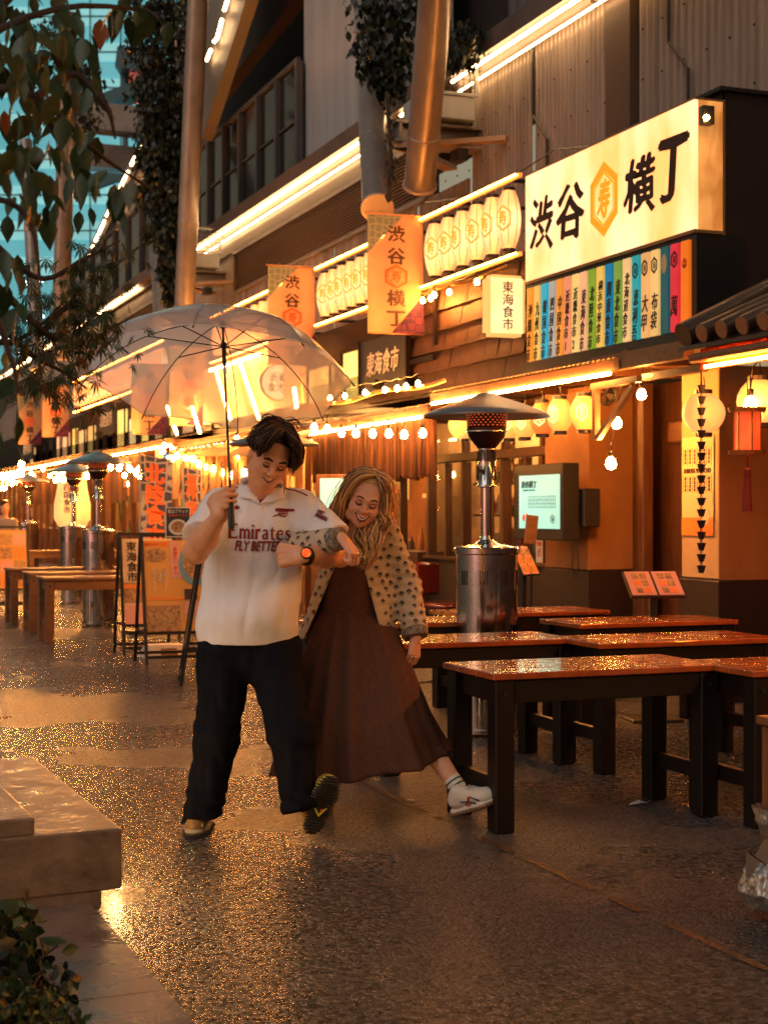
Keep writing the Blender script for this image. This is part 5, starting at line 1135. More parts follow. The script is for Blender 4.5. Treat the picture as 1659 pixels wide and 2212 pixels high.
# small orange lanterns under the near eave
E_ol = emis('orange_lantern', (1, .38, .07), .7, var=(5, .35)); E_rl = emis('red_lantern', (1, .16, .03), .6, var=(5, .35)); crm = emis('crest_cream', (1, .66, .30), .75)
ol = make_lantern(.108, .26, E_ol, 'x', 'orange lanterns under the near eave', .15, crm, R(232), .52, 5, None, .09); OT = capture(ol)
for i, (px, py, l) in enumerate(((1261, 892, 'orange paper lantern with cream crest, biggest, beside the timber bracket'), (1209, 897, 'orange paper lantern second from the bracket'), (1171, 904, 'deeper red paper lantern third from the bracket'), (1133, 912, 'orange paper lantern fourth from the bracket, by the heater dome'), (1098, 915, 'orange paper lantern just right of the heater burner'))):
    q = FX(px, py, 5.8); 
    if i == 0: ol.location = q; ol['label'] = l
    else:
        o = dup(OT, q, random.uniform(-.4, .4), l, scale=.98)
        if i == 2: 
            for c in bpy.data.objects:
                if c.parent == o and c.name.startswith('paper_shade'): c.data = c.data.copy(); c.data.materials[0] = E_rl
rl_ = make_lantern(.14, .26, emis('lattice_paper', (1, .46, .12), .6, var=(6, .3)), 'round ribbed lantern left of the nearest heater burner', 'x', 0, ang=0, neck=.42, ribs=12); del rl_['group']; rl_.location = FX(1000, 918, 5.9)
rr = make_lantern(.148, .27, MATS.get('zz') or emis('round_paper', (1, .44, .12), .55, var=(5, .35)), 'round ribbed amber lantern behind the top of the rain chain', 'x', 0, ang=0, neck=.4, ribs=14); del rr['group']; rr.location = FX(1519, 893, 5.9)
# red tasselled lantern
c = FX(1613, 930, 5.7); t = thing('tassel_lantern', 'red hexagonal lantern with gilt trim and long dark red tassel at the right edge', 'lantern', c, rz=.3)
obj('paper_panels', MB().lathe([(.082, .13), (.082, -.13)], n=6), emis('red_paper', (1, .10, .02), .5, var=(9, .6)), t); gl_ = mat('gilt', (.5, .22, .06), .3, .8)
for z in (.135, -.14): obj('crown', MB().lathe([(.07, z - .012), (.115, z - .018), (.125, z + .012), (.105, z + .0), (.07, z + .012)], n=12), gl_, t)
for k in range(6): a = k * math.pi / 3; obj('gilt_bar', MB().beam((.084 * math.cos(a), .084 * math.sin(a), -.13), (.084 * math.cos(a), .084 * math.sin(a), .13), .008, .008), gl_, t)
obj('tassel', MB().tube([(0, 0, -.15), (0, 0, -.26)], .006, 6).lathe([(.001, -.24), (.022, -.25), (.026, -.29), (.022, -.30), (.034, -.52), (.001, -.52)], n=10), mat('tassel_red', (.10, .006, .006), .8), t); obj('cord', MB().tube([(0, 0, .14), (0, 0, .34)], .004, 5), black, t)
c2 = FX(1640, 868, 5.95); t = make_lantern(.15, .28, emis('amber_paper', (1, .46, .12), .65, var=(4, .4)), 'amber paper lantern with dark greek-key print cut by the right edge', 'x', 0, ribs=6); del t['group']; t.location = c2
# timber bracket, fan, beams
t = thing('timber_bracket', 'timber post and diagonal brace bracket under the near eave', 'bracket', FX(1286, 900, 5.62)); mi = Matrix.Translation(-t.location)
for nm, a, b2, w in (('upright', (1287, 838), (1287, 950), .045), ('brace', (1292, 946), (1368, 832), .04), ('cross_arm', (1280, 836), (1380, 818), .045)):
    o = obj(nm, MB().beam(FX(*a, 5.62), FX(*b2, 5.62), w, w), tanwood, t); o.matrix_parent_inverse = mi
c = FX(1307, 850, 5.85); t = thing('wall_fan', 'small round dark fan behind the timber bracket', 'fan', c); obj('guard', MB().lathe([(.09, -.03), (.10, 0), (.09, .03)], n=20, rot=Matrix.Rotation(R(80), 3, 'X') @ Matrix.Rotation(.3, 3, 'Y')), darkm, t)
w = MB()
for k in range(12): a = k * math.pi / 6; w.tube([(0, -.02, 0), (.095 * math.cos(a), -.01, .095 * math.sin(a))], .002, 4)
obj('guard_wires', w, darkm, t)['kind'] = 'stuff'
for k in range(4): a = k * 1.57; obj('blade', MB().add([(0, 0, 0), (.08 * math.cos(a), -.005, .08 * math.sin(a)), (.08 * math.cos(a + .8), .012, .08 * math.sin(a + .8))], [(0, 1, 2)]), black, t)
t = thing('eave_beams', 'weathered beams joining the eave and the tiled awning right of the sign', 'beam', (5.6, 8.9, 2.5)); mi = Matrix.Translation((-5.6, -8.9, -2.5))
for a, b2, w, h in (((5.62, 8.9, 2.50), (5.62, 10.2, 2.50), .08, .12), ((5.62, 9.75, 2.52), (6.5, 9.75, 2.55), .07, .12), ((5.75, 8.9, 2.38), (5.75, 9.7, 2.38), .05, .05), ((5.9, 8.8, 2.55), (5.9, 10.1, 2.55), .3, .05)):
    o = obj('beam', MB().beam(a, b2, w, h), tanwood if w < .2 else darkm, t); o.matrix_parent_inverse = mi
# tiled awning at the right
tile = mat('glazed_tile', (.05, .030, .022), .35, var=(6, .4), coat=.3); tend = mat('tile_end', (.24, .11, .045), .5)
t = thing('tiled_awning', 'short roof of round dark tiles running out of the picture at the right', 'awning', (5.45, 5.2, 2.5)); base = Vector((5.45, 5.2, 2.5))
ends = [FX(p, y, 5.45).y for p, y in ((1478, 775), (1517, 768), (1558, 763), (1605, 756), (1650, 748))]; sp_ = (ends[1] - ends[4]) / 3
obj('deck', MB().add([(.05, 0, .0), (.05, ends[0] - 5.2 + .15, .0), (1.4, ends[0] - 5.2 + .15, .62), (1.4, 0, .62), (.05, 0, -.03), (.05, ends[0] - 5.2 + .15, -.03), (1.4, ends[0] - 5.2 + .15, .59), (1.4, 0, .59)], [(0, 1, 2, 3), (7, 6, 5, 4), (0, 4, 5, 1), (1, 5, 6, 2)]), tile, t)
y = ends[1] - 5.2; k = 0
while y > .1:
    o = obj('tile', MB().tube([(.0, y, .055), (1.4, y, .68)], .062, 12), tile, t, 60); obj('tile_end', MB().tube([(-.012, y, .05), (.0, y, .055)], .058, 16), tend, o); y -= sp_; k += 1
obj('ridge_tile', MB().tube([(.02, ends[0] - 5.2 + .05, .07), (1.42, ends[0] - 5.2 + .05, .75)], .085, 12), tile, t, 60)
obj('gutter', MB().tube([(.06, .0, -.09), (.06, ends[0] - 5.2, -.09)], .035, 10), tanwood, t); obj('fascia_board', MB().bx(.12, .16, 0, ends[0] - 5.2, -.16, -.02), c_red, t)
obj('light_tube', MB().tube([(.06, .0, -.155), (.06, ends[0] - 5.35, -.155)], .012, 6), E_led2, t); obj('soffit_board', MB().bx(.16, 1.4, 0, ends[0] - 5.2, -.02, .0), postwood, t)
# nearer stalls outside the frame whose lights reach the pavement
eave(-2.0, 5.0, 'near eave outside the right edge with warm tube', z=2.5)
# chair with red vinyl seat
vin = mat('red_vinyl', (.09, .01, .007), .25, coat=.4); c = FX(955, 1320, 6.1); t = thing('red_chair', 'red vinyl chair by the window front left of the big heater', 'chair', (c.x, c.y, 0), rz=.5)
obj('seat', MB().cbox((0, 0, .45), (.42, .42, .07), .03), vin, t, 40); obj('backrest', MB().cbox((.0, .2, .72), (.40, .06, .34), .03), vin, t, 40)
for x in (-.18, .18):
    for y in (-.18, .18): obj('leg', MB().tube([(x, y, .42), (x * 1.1, y * 1.1, 0)], .012, 8), stainless, t)
# ================================================================ ORGANIC FORMS: distance fields meshed on a grid
def A3(p): return np.array([p[0], p[1], p[2]], dtype=np.float64)
class Fld:
    def __init__(s): s.p = []; s.lo = []; s.hi = []
    def _add(s, f, lo, hi, k, sub=False): s.p.append((f, k, sub, (lo + hi) / 2, np.linalg.norm(hi - lo) / 2)); s.lo.append(lo); s.hi.append(hi); return s
    def cap(s, a, b, ra, rb=None, k=.015, flat=None, cut=None, sub=False):
        """tapered capsule; flat=(axis,factor) squashes across; cut=[(point,normal),..] keeps the side against the normal"""
        rb = ra if rb is None else rb; a, b = A3(a), A3(b); ab = b - a; L2 = max(1e-9, ab @ ab)
        fa = None
        if flat: fa = A3(flat[0]); fa /= np.linalg.norm(fa)
        cuts = [(A3(c), A3(n) / np.linalg.norm(A3(n))) for c, n in (cut or [])]
        def f(P):
            Q = P - a; t = np.clip(Q @ ab / L2, 0, 1); D = Q - t[:, None] * ab
            if fa is not None: w = D @ fa; D = D + np.outer(w * (1 / flat[1] - 1), fa)
            d = np.sqrt((D * D).sum(1)) - (ra + (rb - ra) * t)
            if fa is not None: d = d * min(1, flat[1] * 1.15)
            for c, n in cuts: d = np.maximum(d, (P - c) @ n)
            return d
        r = max(ra, rb) * 1.05; return s._add(f, np.minimum(a, b) - r, np.maximum(a, b) + r, k, sub)
    def ell(s, c, r, M=None, k=.01, sub=False, cut=None):
        c = A3(c); r = A3(r); Rm = np.array(M) if M is not None else np.eye(3)
        cuts = [(A3(q), A3(n) / np.linalg.norm(A3(n))) for q, n in (cut or [])]
        def f(P):
            Q = (P - c) @ Rm; k0 = np.sqrt(((Q / r) ** 2).sum(1)); k1 = np.sqrt(((Q / (r * r)) ** 2).sum(1)) + 1e-9
            d = k0 * (k0 - 1) / k1
            d = np.where(k0 < .05, -r.min(), d)
            for q, n in cuts: d = np.maximum(d, (P - q) @ n)
            return d
        m = np.full(3, r.max()); return s._add(f, c - m, c + m, k, sub)
    def raw(s, f, lo, hi, k=.0, sub=False): return s._add(f, A3(lo), A3(hi), k, sub)
    def ev(s, P, sel=None):
        d = np.full(len(P), 9.0)
        for i, (f, k, sub, c, r) in enumerate(s.p):
            if sel is not None and not sel[i]: continue
            e = f(P)
            if sub:
                h = np.clip(.5 - .5 * (d + e) / max(k, 1e-6), 0, 1); d = d + (-e - d) * h + k * h * (1 - h)
            elif k > 0: h = np.clip(.5 + .5 * (d - e) / k, 0, 1); d = d + (e - d) * h - k * h * (1 - h)
            else: d = np.minimum(d, e)
        return d
    def mesh(s, h, disp=None, pad=.02, post=None):
        add = [i for i in range(len(s.p)) if not s.p[i][2]]
        lo = np.min([s.lo[i] for i in add], 0) - pad; hi = np.max([s.hi[i] for i in add], 0) + pad
        B = 8; n = (np.ceil((hi - lo) / h / B).astype(int)) * B; nb = n // B
        bi = np.stack(np.meshgrid(*[np.arange(q) for q in nb], indexing='ij'), -1).reshape(-1, 3)
        bc = lo + (bi + .5) * B * h - h * .5; hd = B * h * .9
        E = np.stack([p[0](bc) for p in s.p]); Em = E[add].min(0); act = Em < hd + .04 ; act &= Em > -hd * 2.2 - .05
        D = np.empty(tuple(n), dtype=np.float32)
        D.reshape(nb[0], B, nb[1], B, nb[2], B)[:] = np.where(Em > 0, .05, -.05).reshape(nb[0], 1, nb[1], 1, nb[2], 1)
        loc = np.stack(np.meshgrid(*[np.arange(B)] * 3, indexing='ij'), -1).reshape(-1, 3) * h
        for j in np.nonzero(act)[0]:
            P = lo + bi[j] * B * h + loc
            e = E[:, j]; sel = e < max(Em[j], 0) + 2 * hd + .05
            d = s.ev(P, sel)
            if disp is not None: d = d + disp(P)
            if post is not None: d = post(P, d)
            x, y, z = bi[j] * B; D[x:x + B, y:y + B, z:z + B] = d.reshape(B, B, B)
        return nets(D, lo, h)
def nets(D, lo, h):
    I = D < 0; nx, ny, nz = D.shape; st = (ny * nz, nz, 1); ids = []; pos = []; quads = []
    for ax in range(3):
        o1, o2 = [(1, 2), (2, 0), (0, 1)][ax]
        sl0 = [slice(None)] * 3; sl1 = [slice(None)] * 3; sl0[ax] = slice(0, -1); sl1[ax] = slice(1, None)
        cr = I[tuple(sl0)] != I[tuple(sl1)]; e = np.argwhere(cr)
        e = e[(e[:, o1] > 0) & (e[:, o2] > 0) & (e[:, o1] < D.shape[o1] - 1) & (e[:, o2] < D.shape[o2] - 1)]
        if not len(e): continue
        f = e.copy(); f[:, ax] += 1
        a = D[e[:, 0], e[:, 1], e[:, 2]].astype(float); b = D[f[:, 0], f[:, 1], f[:, 2]].astype(float); t = a / (a - b)
        p = e.astype(float); p[:, ax] += t
        base = e @ np.array(st); c = [base, base - st[o1], base - st[o1] - st[o2], base - st[o2]]
        for q in c: ids.append(q); pos.append(p)
        Q = np.stack(c, 1); fl = a < 0; Q[~fl] = Q[~fl][:, ::-1]; quads.append(Q)
    ids = np.concatenate(ids); pos = np.concatenate(pos); Q = np.concatenate(quads)
    u, inv = np.unique(ids, return_inverse=True); inv = inv.ravel(); cnt = np.bincount(inv)
    V = np.stack([np.bincount(inv, pos[:, k]) / cnt for k in range(3)], 1) * h + lo
    F = np.searchsorted(u, Q); return V, F
def relax(V, F, it=1, lam=.5):
    E = np.concatenate([F[:, [0, 1]], F[:, [1, 2]], F[:, [2, 3]], F[:, [3, 0]]])
    for _ in range(it):
        acc = np.zeros_like(V); c = np.zeros(len(V))
        for k in range(3): acc[:, k] = np.bincount(E[:, 0], V[E[:, 1], k], len(V)) + np.bincount(E[:, 1], V[E[:, 0], k], len(V))
        c = np.bincount(E[:, 0], minlength=len(V)) + np.bincount(E[:, 1], minlength=len(V)); V = V + lam * (acc / np.maximum(c, 1)[:, None] - V)
    return V
def np_obj(name, V, F, mats, parent, mi=None, label=None):
    me = bpy.data.meshes.new(name); me.vertices.add(len(V)); me.vertices.foreach_set('co', V.astype(np.float32).ravel())
    me.loops.add(F.size); me.loops.foreach_set('vertex_index', F.astype(np.int32).ravel()); me.polygons.add(len(F))
    me.polygons.foreach_set('loop_start', np.arange(0, F.size, F.shape[1], dtype=np.int32))
    if mi is not None: me.polygons.foreach_set('material_index', mi.astype(np.int32))
    for m in mats: me.materials.append(m)
    me.update(calc_edges=True); me.validate(); me.shade_smooth()
    o = bpy.data.objects.new(name, me); COL.objects.link(o); o.parent = parent
    if label: o['label'] = label
    return o
def snoise(seed, n=7):
    rg = np.random.RandomState(seed); Dv = rg.normal(size=(n, 3)); Dv /= np.linalg.norm(Dv, axis=1)[:, None]; ph = rg.uniform(0, 6.28, n); fr = rg.uniform(.6, 1.7, n)
    return lambda P: np.sin((P @ Dv.T) * fr * 6.28 + ph).sum(1) / n
def Rx(a): return np.array([[1, 0, 0], [0, math.cos(a), -math.sin(a)], [0, math.sin(a), math.cos(a)]])
def Ry(a): return np.array([[math.cos(a), 0, math.sin(a)], [0, 1, 0], [-math.sin(a), 0, math.cos(a)]])
def Rz(a): return np.array([[math.cos(a), -math.sin(a), 0], [math.sin(a), math.cos(a), 0], [0, 0, 1]])
def spline(pts, n):
    pts = np.array([A3(p) for p in pts]); P = np.vstack([2 * pts[0] - pts[1], pts, 2 * pts[-1] - pts[-2]]); out = []; m = len(pts) - 1
    for i in range(n + 1):
        t = i / n * m; k = min(int(t), m - 1); f = t - k; p0, p1, p2, p3 = P[k:k + 4]
        out.append(.5 * ((2 * p1) + (-p0 + p2) * f + (2 * p0 - 5 * p1 + 4 * p2 - p3) * f * f + (-p0 + 3 * p1 - 3 * p2 + p3) * f ** 3))
    return np.array(out)
def locks(guides, seed=1, seg=12):
    """guides: (pts, radii, n, strand_r, wave, wl) -> ribbons of hair as thin 4-sided strands"""
    rg = np.random.RandomState(seed); VV = []; FF = []; off = 0
    for pts, rad, n, sr, wave, wl in guides:
        G = spline(pts, seg); T = np.gradient(G, axis=0); T /= np.linalg.norm(T, axis=1)[:, None] + 1e-9
        N1 = np.cross(T, [0.1, 1, .05]); N1 /= np.linalg.norm(N1, axis=1)[:, None] + 1e-9; N2 = np.cross(T, N1)
        rr = np.interp(np.linspace(0, 1, seg + 1), np.linspace(0, 1, len(rad)), rad); s = np.linspace(0, 1, seg + 1)
        for i in range(n):
            a = rg.uniform(0, 6.28); q = math.sqrt(rg.uniform(0.15, 1)); ln = rg.uniform(.78, 1.0); ph = rg.uniform(0, 6.28); ss = s * ln
            g = lambda X: np.stack([np.interp(ss, s, X[:, k]) for k in range(3)], 1)
            C = g(G); n1, n2 = g(N1), g(N2); r = np.interp(ss, s, rr)
            ws = wave * np.minimum(1, ss * 1.6)
            C = C + n1 * (q * r * math.cos(a + 0) + ws * np.sin(ss * wl + ph))[:, None] + n2 * (q * r * math.sin(a) + ws * .7 * np.cos(ss * wl * .9 + ph))[:, None]
            w = sr * np.sin(np.clip(ss / ln * 2.6 + .5, 0, math.pi)) ** .6 + .0004
            ring = np.stack([C + n1 * (w * x)[:, None] + n2 * (w * y)[:, None] for x, y in ((1, 0), (0, .6), (-1, 0), (0, -.6))], 1).reshape(-1, 3)
            VV.append(ring); f = np.array([(k * 4 + j, k * 4 + (j + 1) % 4, (k + 1) * 4 + (j + 1) % 4, (k + 1) * 4 + j) for k in range(seg) for j in range(4)]) + off
            FF.append(f); off += len(ring)
    mi = np.repeat(rg.choice(3, len(VV), p=(.48, .24, .28)), seg * 4)
    return np.vstack(VV), np.vstack(FF), mi
def hand(F, w, d, n, sc=1.0, curl=(60, 70, 40), spread=.0, thumb=(.5, .6, -.3), tc=(-.2, .8, -.5), side=1):
    """w wrist, d towards knuckles, n back of hand; side=+1: index finger on d x n"""
    w, d, n = A3(w), A3(d), A3(n); d /= np.linalg.norm(d); n -= d * (n @ d); n /= np.linalg.norm(n); s = np.cross(d, n) * side
    for i, (o, L) in enumerate(((.035, .95), (.012, 1.03), (-.012, .97), (-.034, .80))):
        kn = w + (d * (.083 - .006 * abs(i - 1)) + s * o) * sc
        F.cap(w + (d * .008 + s * o * .55) * sc, kn, .0155 * sc, .0115 * sc, k=.012)
        p = kn; a = 0
        for j, (l, r0, r1) in enumerate(((.041, .0102, .0092), (.027, .0092, .0082), (.020, .0082, .0068))):
            a += R(curl[j] * (1 + .06 * i)); v = d * math.cos(a) - n * math.sin(a) + s * spread * (o / .03) * (1 if j == 0 else .5)
            q = p + v * (l * L * sc); F.cap(p, q, r0 * sc * (.9 if i == 3 else 1), r1 * sc * (.9 if i == 3 else 1), k=.0015); p = q
    tb = w + (d * .018 + s * .024 - n * .008) * sc
    t1 = tb + (d * thumb[0] + s * thumb[1] + n * thumb[2]) * .045 * sc / np.linalg.norm(thumb)
    v2 = d * tc[0] + s * tc[1] + n * tc[2]; v2 /= np.linalg.norm(v2)
    t2 = t1 + v2 * .03 * sc; F.cap(w + d * .005 * sc, tb, .014 * sc, .0135 * sc, k=.014); F.cap(tb, t1, .0135 * sc, .0112 * sc, k=.010); F.cap(t1, t2, .0108 * sc, .009 * sc, k=.005); F.cap(t2, t2 + v2 * .02 * sc, .009 * sc, .0075 * sc, k=.004)
def head(F, c, M, sc=1.0, fem=False, jaw=1.0, smile=.3):
    c = A3(c); L = lambda x, y, z: c + M @ (np.array([x, y, z]) * sc)
    el = lambda p, r, k=.012, sub=False: F.ell(L(*p), np.array(r) * sc, M, k, sub)
    el((0, .014, .036), (.077, .095, .086)); el((0, -.016, -.030), (.066 * jaw, .072, .078), .03); el((0, -.052, -.078), (.036 * jaw, .034, .030), .025); el((0, -.066, -.098), (.019, .017, .016), .018)
    for s_ in (-1, 1):
        ear = 0 if fem else 1
        el((s_ * .040, -.052, -.030), (.027, .026, .026), .02); el((s_ * .047 * jaw, -.012, -.078), (.022, .036, .024), .025)
        el((s_ * .033, -.093, .006), (.018, .012, .0135), .010, True)
        el((s_ * .032, -.0745, .004), (.0155, .012, .0115), .003)
        if ear: el((s_ * .079, .012, -.008), (.009, .020, .031), .004); el((s_ * .085, .008, -.004), (.006, .011, .018), .004, True)
    F.cap(L(-.042, -.074, .024), L(0, -.082, .020), .0125 * sc, .012 * sc, .012); F.cap(L(.042, -.074, .024), L(0, -.082, .020), .0125 * sc, .012 * sc, .012)
    F.cap(L(0, -.084, .012), L(0, -.105, -.026), .0075 * sc, .0115 * sc, .008)
    for s_ in (-1, 1): el((s_ * .011, -.096, -.029), (.0085, .009, .0075), .006)
    # lips: bow between raised corners
    cz = -.058 + smile * .012; w = .024 + smile * .010
    for s_ in (-1, 1):
        F.cap(L(s_ * w, -.075 + smile * .004, cz), L(0, -.0915, -.059), .0035 * sc, .0062 * sc, .004); F.cap(L(s_ * w, -.075 + smile * .004, cz - .003), L(0, -.089, -.070 - smile * .003), .003 * sc, .0068 * sc, .005)
        F.cap(L(s_ * (w + .008), -.068, cz + .010), L(s_ * .026, -.082, -.024), .006 * sc, .009 * sc, .012)
    F.cap(L(-w * .8, -.082, cz - .005), L(w * .8, -.082, cz - .005), .0022 * sc, .0022 * sc, .003, sub=True)
    return L
def facebits(person, c, M, sc, L, brow, fem, smile, iris=(.05, .03, .02)):
    bm_, lm_, tm_, wm_ = brow
    def curve(name, pts, r, m, n=8):
        return obj(name, MB().tube([Vector(q) for q in spline([L(*p) for p in pts], n)], [r * sc * (.4 + .6 * math.sin(math.pi * (.12 + .8 * i / n))) for i in range(n + 1)], 6), m, person, 60)
    for s_ in (-1, 1):
        curve('eyebrow', [(s_ * .050, -.081, .026), (s_ * .034, -.0895, .0335), (s_ * .014, -.0945, .028)], .0058 if not fem else .0036, bm_)
        curve('lashes', [(s_ * .047, -.0805, .003), (s_ * .040, -.0865, -.0035), (s_ * .032, -.0885, -.0055), (s_ * .024, -.087, -.004), (s_ * .018, -.0835, .0)], .0032, lm_)
        curve('eyelid_crease', [(s_ * .047, -.081, .010), (s_ * .033, -.0895, .0145), (s_ * .019, -.0865, .009)], .0013, lm_)
        obj('nostril', MB().ball(L(s_ * .0065, -.103, -.035), .0032 * sc, 8, 5), lm_, person, 60)
    cz = -.058 + smile * .012; w = .024 + smile * .010
    if smile > .6:
        curve('mouth_opening', [(-w * .98, -.0800, cz + .001), (-w * .5, -.0905, -.0625), (0, -.0955, -.0665), (w * .5, -.0905, -.0625), (w * .98, -.0800, cz + .001)], .0050, lm_)
        curve('teeth', [(-w * .75, -.0870, cz - .002), (-w * .4, -.0945, -.0620), (0, -.0985, -.0650), (w * .4, -.0945, -.0620), (w * .75, -.0870, cz - .002)], .0030, tm_)
        curve('lower_lip', [(-w * .9, -.0815, cz - .0035), (-w * .45, -.0930, -.0705), (0, -.0970, -.0755), (w * .45, -.0930, -.0705), (w * .9, -.0815, cz - .0035)], .0036, wm_)
        curve('upper_lip', [(-w, -.0790, cz + .003), (-w * .5, -.0905, -.0575), (0, -.0965, -.0590), (w * .5, -.0905, -.0575), (w, -.0790, cz + .003)], .0028, wm_)
    else:
        curve('mouth_line', [(-w * 1.05, -.0785, cz + .001), (-w * .5, -.0915, -.0630), (0, -.0965, -.0650), (w * .5, -.0915, -.0630), (w * 1.05, -.0785, cz + .001)], .0020, lm_)
        curve('lower_lip', [(-w * .7, -.0860, cz - .004), (0, -.0965, -.0700), (w * .7, -.0860, cz - .004)], .0034, wm_)
def snap(bvh, x, z, off, y0=-2.0, fb=None):
    h = bvh.ray_cast(Vector((x, y0, z)), Vector((0, 1, 0)))
    if h[0] is None: return Vector((x, (fb if fb is not None else 0) - off, z))
    return Vector((x, h[0].y - off, z))
def decal(bvh, cx, cz, off=.003, rot=0.0, fb=None):
    c, s = math.cos(rot), math.sin(rot); return lambda u, v, d: snap(bvh, cx + u * c - v * s, cz + u * s + v * c, off + d, fb=fb)
def skinmat(name, c, c2):
    m = mat(name, c, .42, sss=.12, var=(14, .2), col2=c2, bump=(90, .12, .002), spec=.45); return m
def denim(name, c, c2): return mat(name, c, .8, var=(60, .3), col2=c2, bump=(400, .3, .001), vscale=(1, 1, .25), spec=.15)
skin_m = skinmat('skin_man', (.82, .42, .24), (.70, .32, .16)); skin_w = skinmat('skin_woman', (.82, .46, .30), (.74, .36, .22))
lash = mat('lash_dark', (.02, .01, .008), .6); lipm = mat('lip', (.40, .12, .09), .35); lipw = mat('lip_rose', (.45, .07, .06), .3); teeth = mat('teeth', (.9, .85, .78), .25)
hair_m = mat('hair_dark_brown', (.034, .014, .006), .4, var=(60, .4), col2=(.005, .0025, .0015), vscale=(1, 1, .3), spec=.3); brow_w = mat('brow_brown', (.10, .05, .025), .6)
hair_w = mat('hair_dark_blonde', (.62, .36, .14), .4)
hm2 = mat('hair_brown_light', (.10, .042, .017), .4); hm3 = mat('hair_near_black', (.010, .005, .003), .45); hw2 = mat('hair_light_gold', (.95, .64, .30), .4); hw3 = mat('hair_deep_blonde', (.20, .095, .035), .45)  # own tones of single strands, dealt out at random
shirt_m = mat('white_jersey', (.86, .84, .84), .72, bump=(13, .7, .014), vscale=(1, 1, .4), sheen=.3); maroon = mat('maroon_print', (.26, .012, .016), .55)
trou = denim('dark_trousers', (.006, .007, .012), (.003, .0035, .006)); dress_m = mat('brown_crinkle_cotton', (.115, .052, .034), .85, bump=(150, .5, .003), var=(60, .25), spec=.15)
gold = mat('gold_ring', (.8, .5, .2), .2, 1.0)
flor = mat('cream_quilt', (.60, .47, .32), .8, bump=(38, .6, .006), var=(25, .12)); cuffm = mat('dark_floral_cuff', (.06, .055, .06), .8, var=(70, .9), col2=(.35, .28, .2), bump=(60, .5, .004))
yel = mat('shoe_ochre', (.42, .23, .04), .55, var=(30, .5), col2=(.10, .06, .02)); shoe_d = mat('shoe_dark', (.03, .025, .02), .6, bump=(60, .4, .004)); shoe_l = mat('shoe_pale_sole', (.42, .36, .24), .6); limeg = mat('shoe_lime', (.55, .50, .03), .5)
shoe_w = mat('shoe_white', (.68, .60, .50), .6, var=(20, .15)); gum = mat('gum_sole', (.30, .17, .08), .6); navy = mat('navy_stripe', (.02, .03, .06), .5)

def person(label, px, t_, ground=0.0):
    p = PT(px, 1106, t_); o = thing('person', label, 'person', (p.x, p.y, 0), rz=-YAW)
    X0 = (px - HX) / FOC * t_
    return o, (lambda x, y, t: np.array([(x - HX) / FOC * t - X0, t - t_, CH + (HY - y) / FOC * t]))
# ================================================================ THE MAN
man, V = person('man in white football shirt and dark wide trousers holding a clear umbrella', 540, 6.7)
Bd = Fld(); Mh = Ry(R(14)) @ Rz(R(22)) @ Rx(R(27)); hc = V(584, 987, 6.56)
LM = head(Bd, hc, Mh, 1.04, False, 1.10, .35)
nb = V(560, 1078, 6.70); Bd.cap(nb, hc + Mh @ A3((0, .02, -.05)), .064, .060, .03); Bd.ell(LM(0, -.02, -.098), (.05, .045, .022), Mh, .03)
sL, eL, wL = V(468, 1092, 6.68), V(424, 1190, 6.48), V(476, 1112, 6.31); sR, eR, wR = V(655, 1094, 6.72), V(735, 1196, 6.60), V(655, 1201, 6.36)
Bd.cap(sL, eL, .060, .050, .03); Bd.cap(eL, eL + (wL - eL) * .35, .050, .052, .03); Bd.cap(eL + (wL - eL) * .35, wL, .052, .030, .03)
Bd.cap(sR, eR, .060, .052, .03); Bd.cap(eR, eR + (wR - eR) * .4, .054, .054, .03); Bd.cap(eR + (wR - eR) * .4, wR, .054, .031, .03)
Bd.cap(sL, sR, .055, .055, .04); ch = V(557, 1165, 6.71); pv = V(538, 1385, 6.72)
Bd.cap(ch, pv, .15, .16, .05, flat=((0, 1, 0), .68)); hpL, hpR = V(488, 1400, 6.72), V(590, 1400, 6.70)
kL, aL = V(468, 1580, 6.70), V(436, 1745, 6.68); kR, aR = V(626, 1575, 6.57), V(650, 1730, 6.52)
for a, b, r0, r1 in ((hpL, kL, .08, .055), (kL, aL, .05, .04), (hpR, kR, .08, .055), (kR, aR, .05, .038)): Bd.cap(a, b, r0, r1, .04)
shaft_b, shaft_t = V(500, 1120, 6.275), V(481, 684, 6.50)
sd = (shaft_t - shaft_b); sd /= np.linalg.norm(sd)
gr = shaft_b + sd * .085
nv = A3((-.62, -.78, .05)); dv = np.cross(nv, sd); dv /= np.linalg.norm(dv)
if dv[0] < 0: dv = -dv
hw_ = gr - dv * .080 + nv / np.linalg.norm(nv) * .022; Bd.cap(wL, hw_, .030, .026, .02)
hand(Bd, hw_, dv, nv, 1.0, (62, 78, 50), 0, (.6, .5, -.6), (.8, .1, -.6), side=1 if np.cross(dv, nv) @ sd > 0 else -1)
fn_ = A3((-1, .05, .06)); hand(Bd, wR + A3((-.008, 0, 0)), fn_, (0.05, -1, .28), 1.14, (72, 88, 55), 0, (.8, .35, -.45), (.7, -.35, -.6), side=1)
Vv, Ff = Bd.mesh(.0042); Vv = relax(Vv, Ff, 1, .4)
np_obj('body', Vv, Ff, [skin_m], man)
facebits(man, hc, Mh, 1.04, LM, (hair_m, lash, teeth, lipm), False, .35)
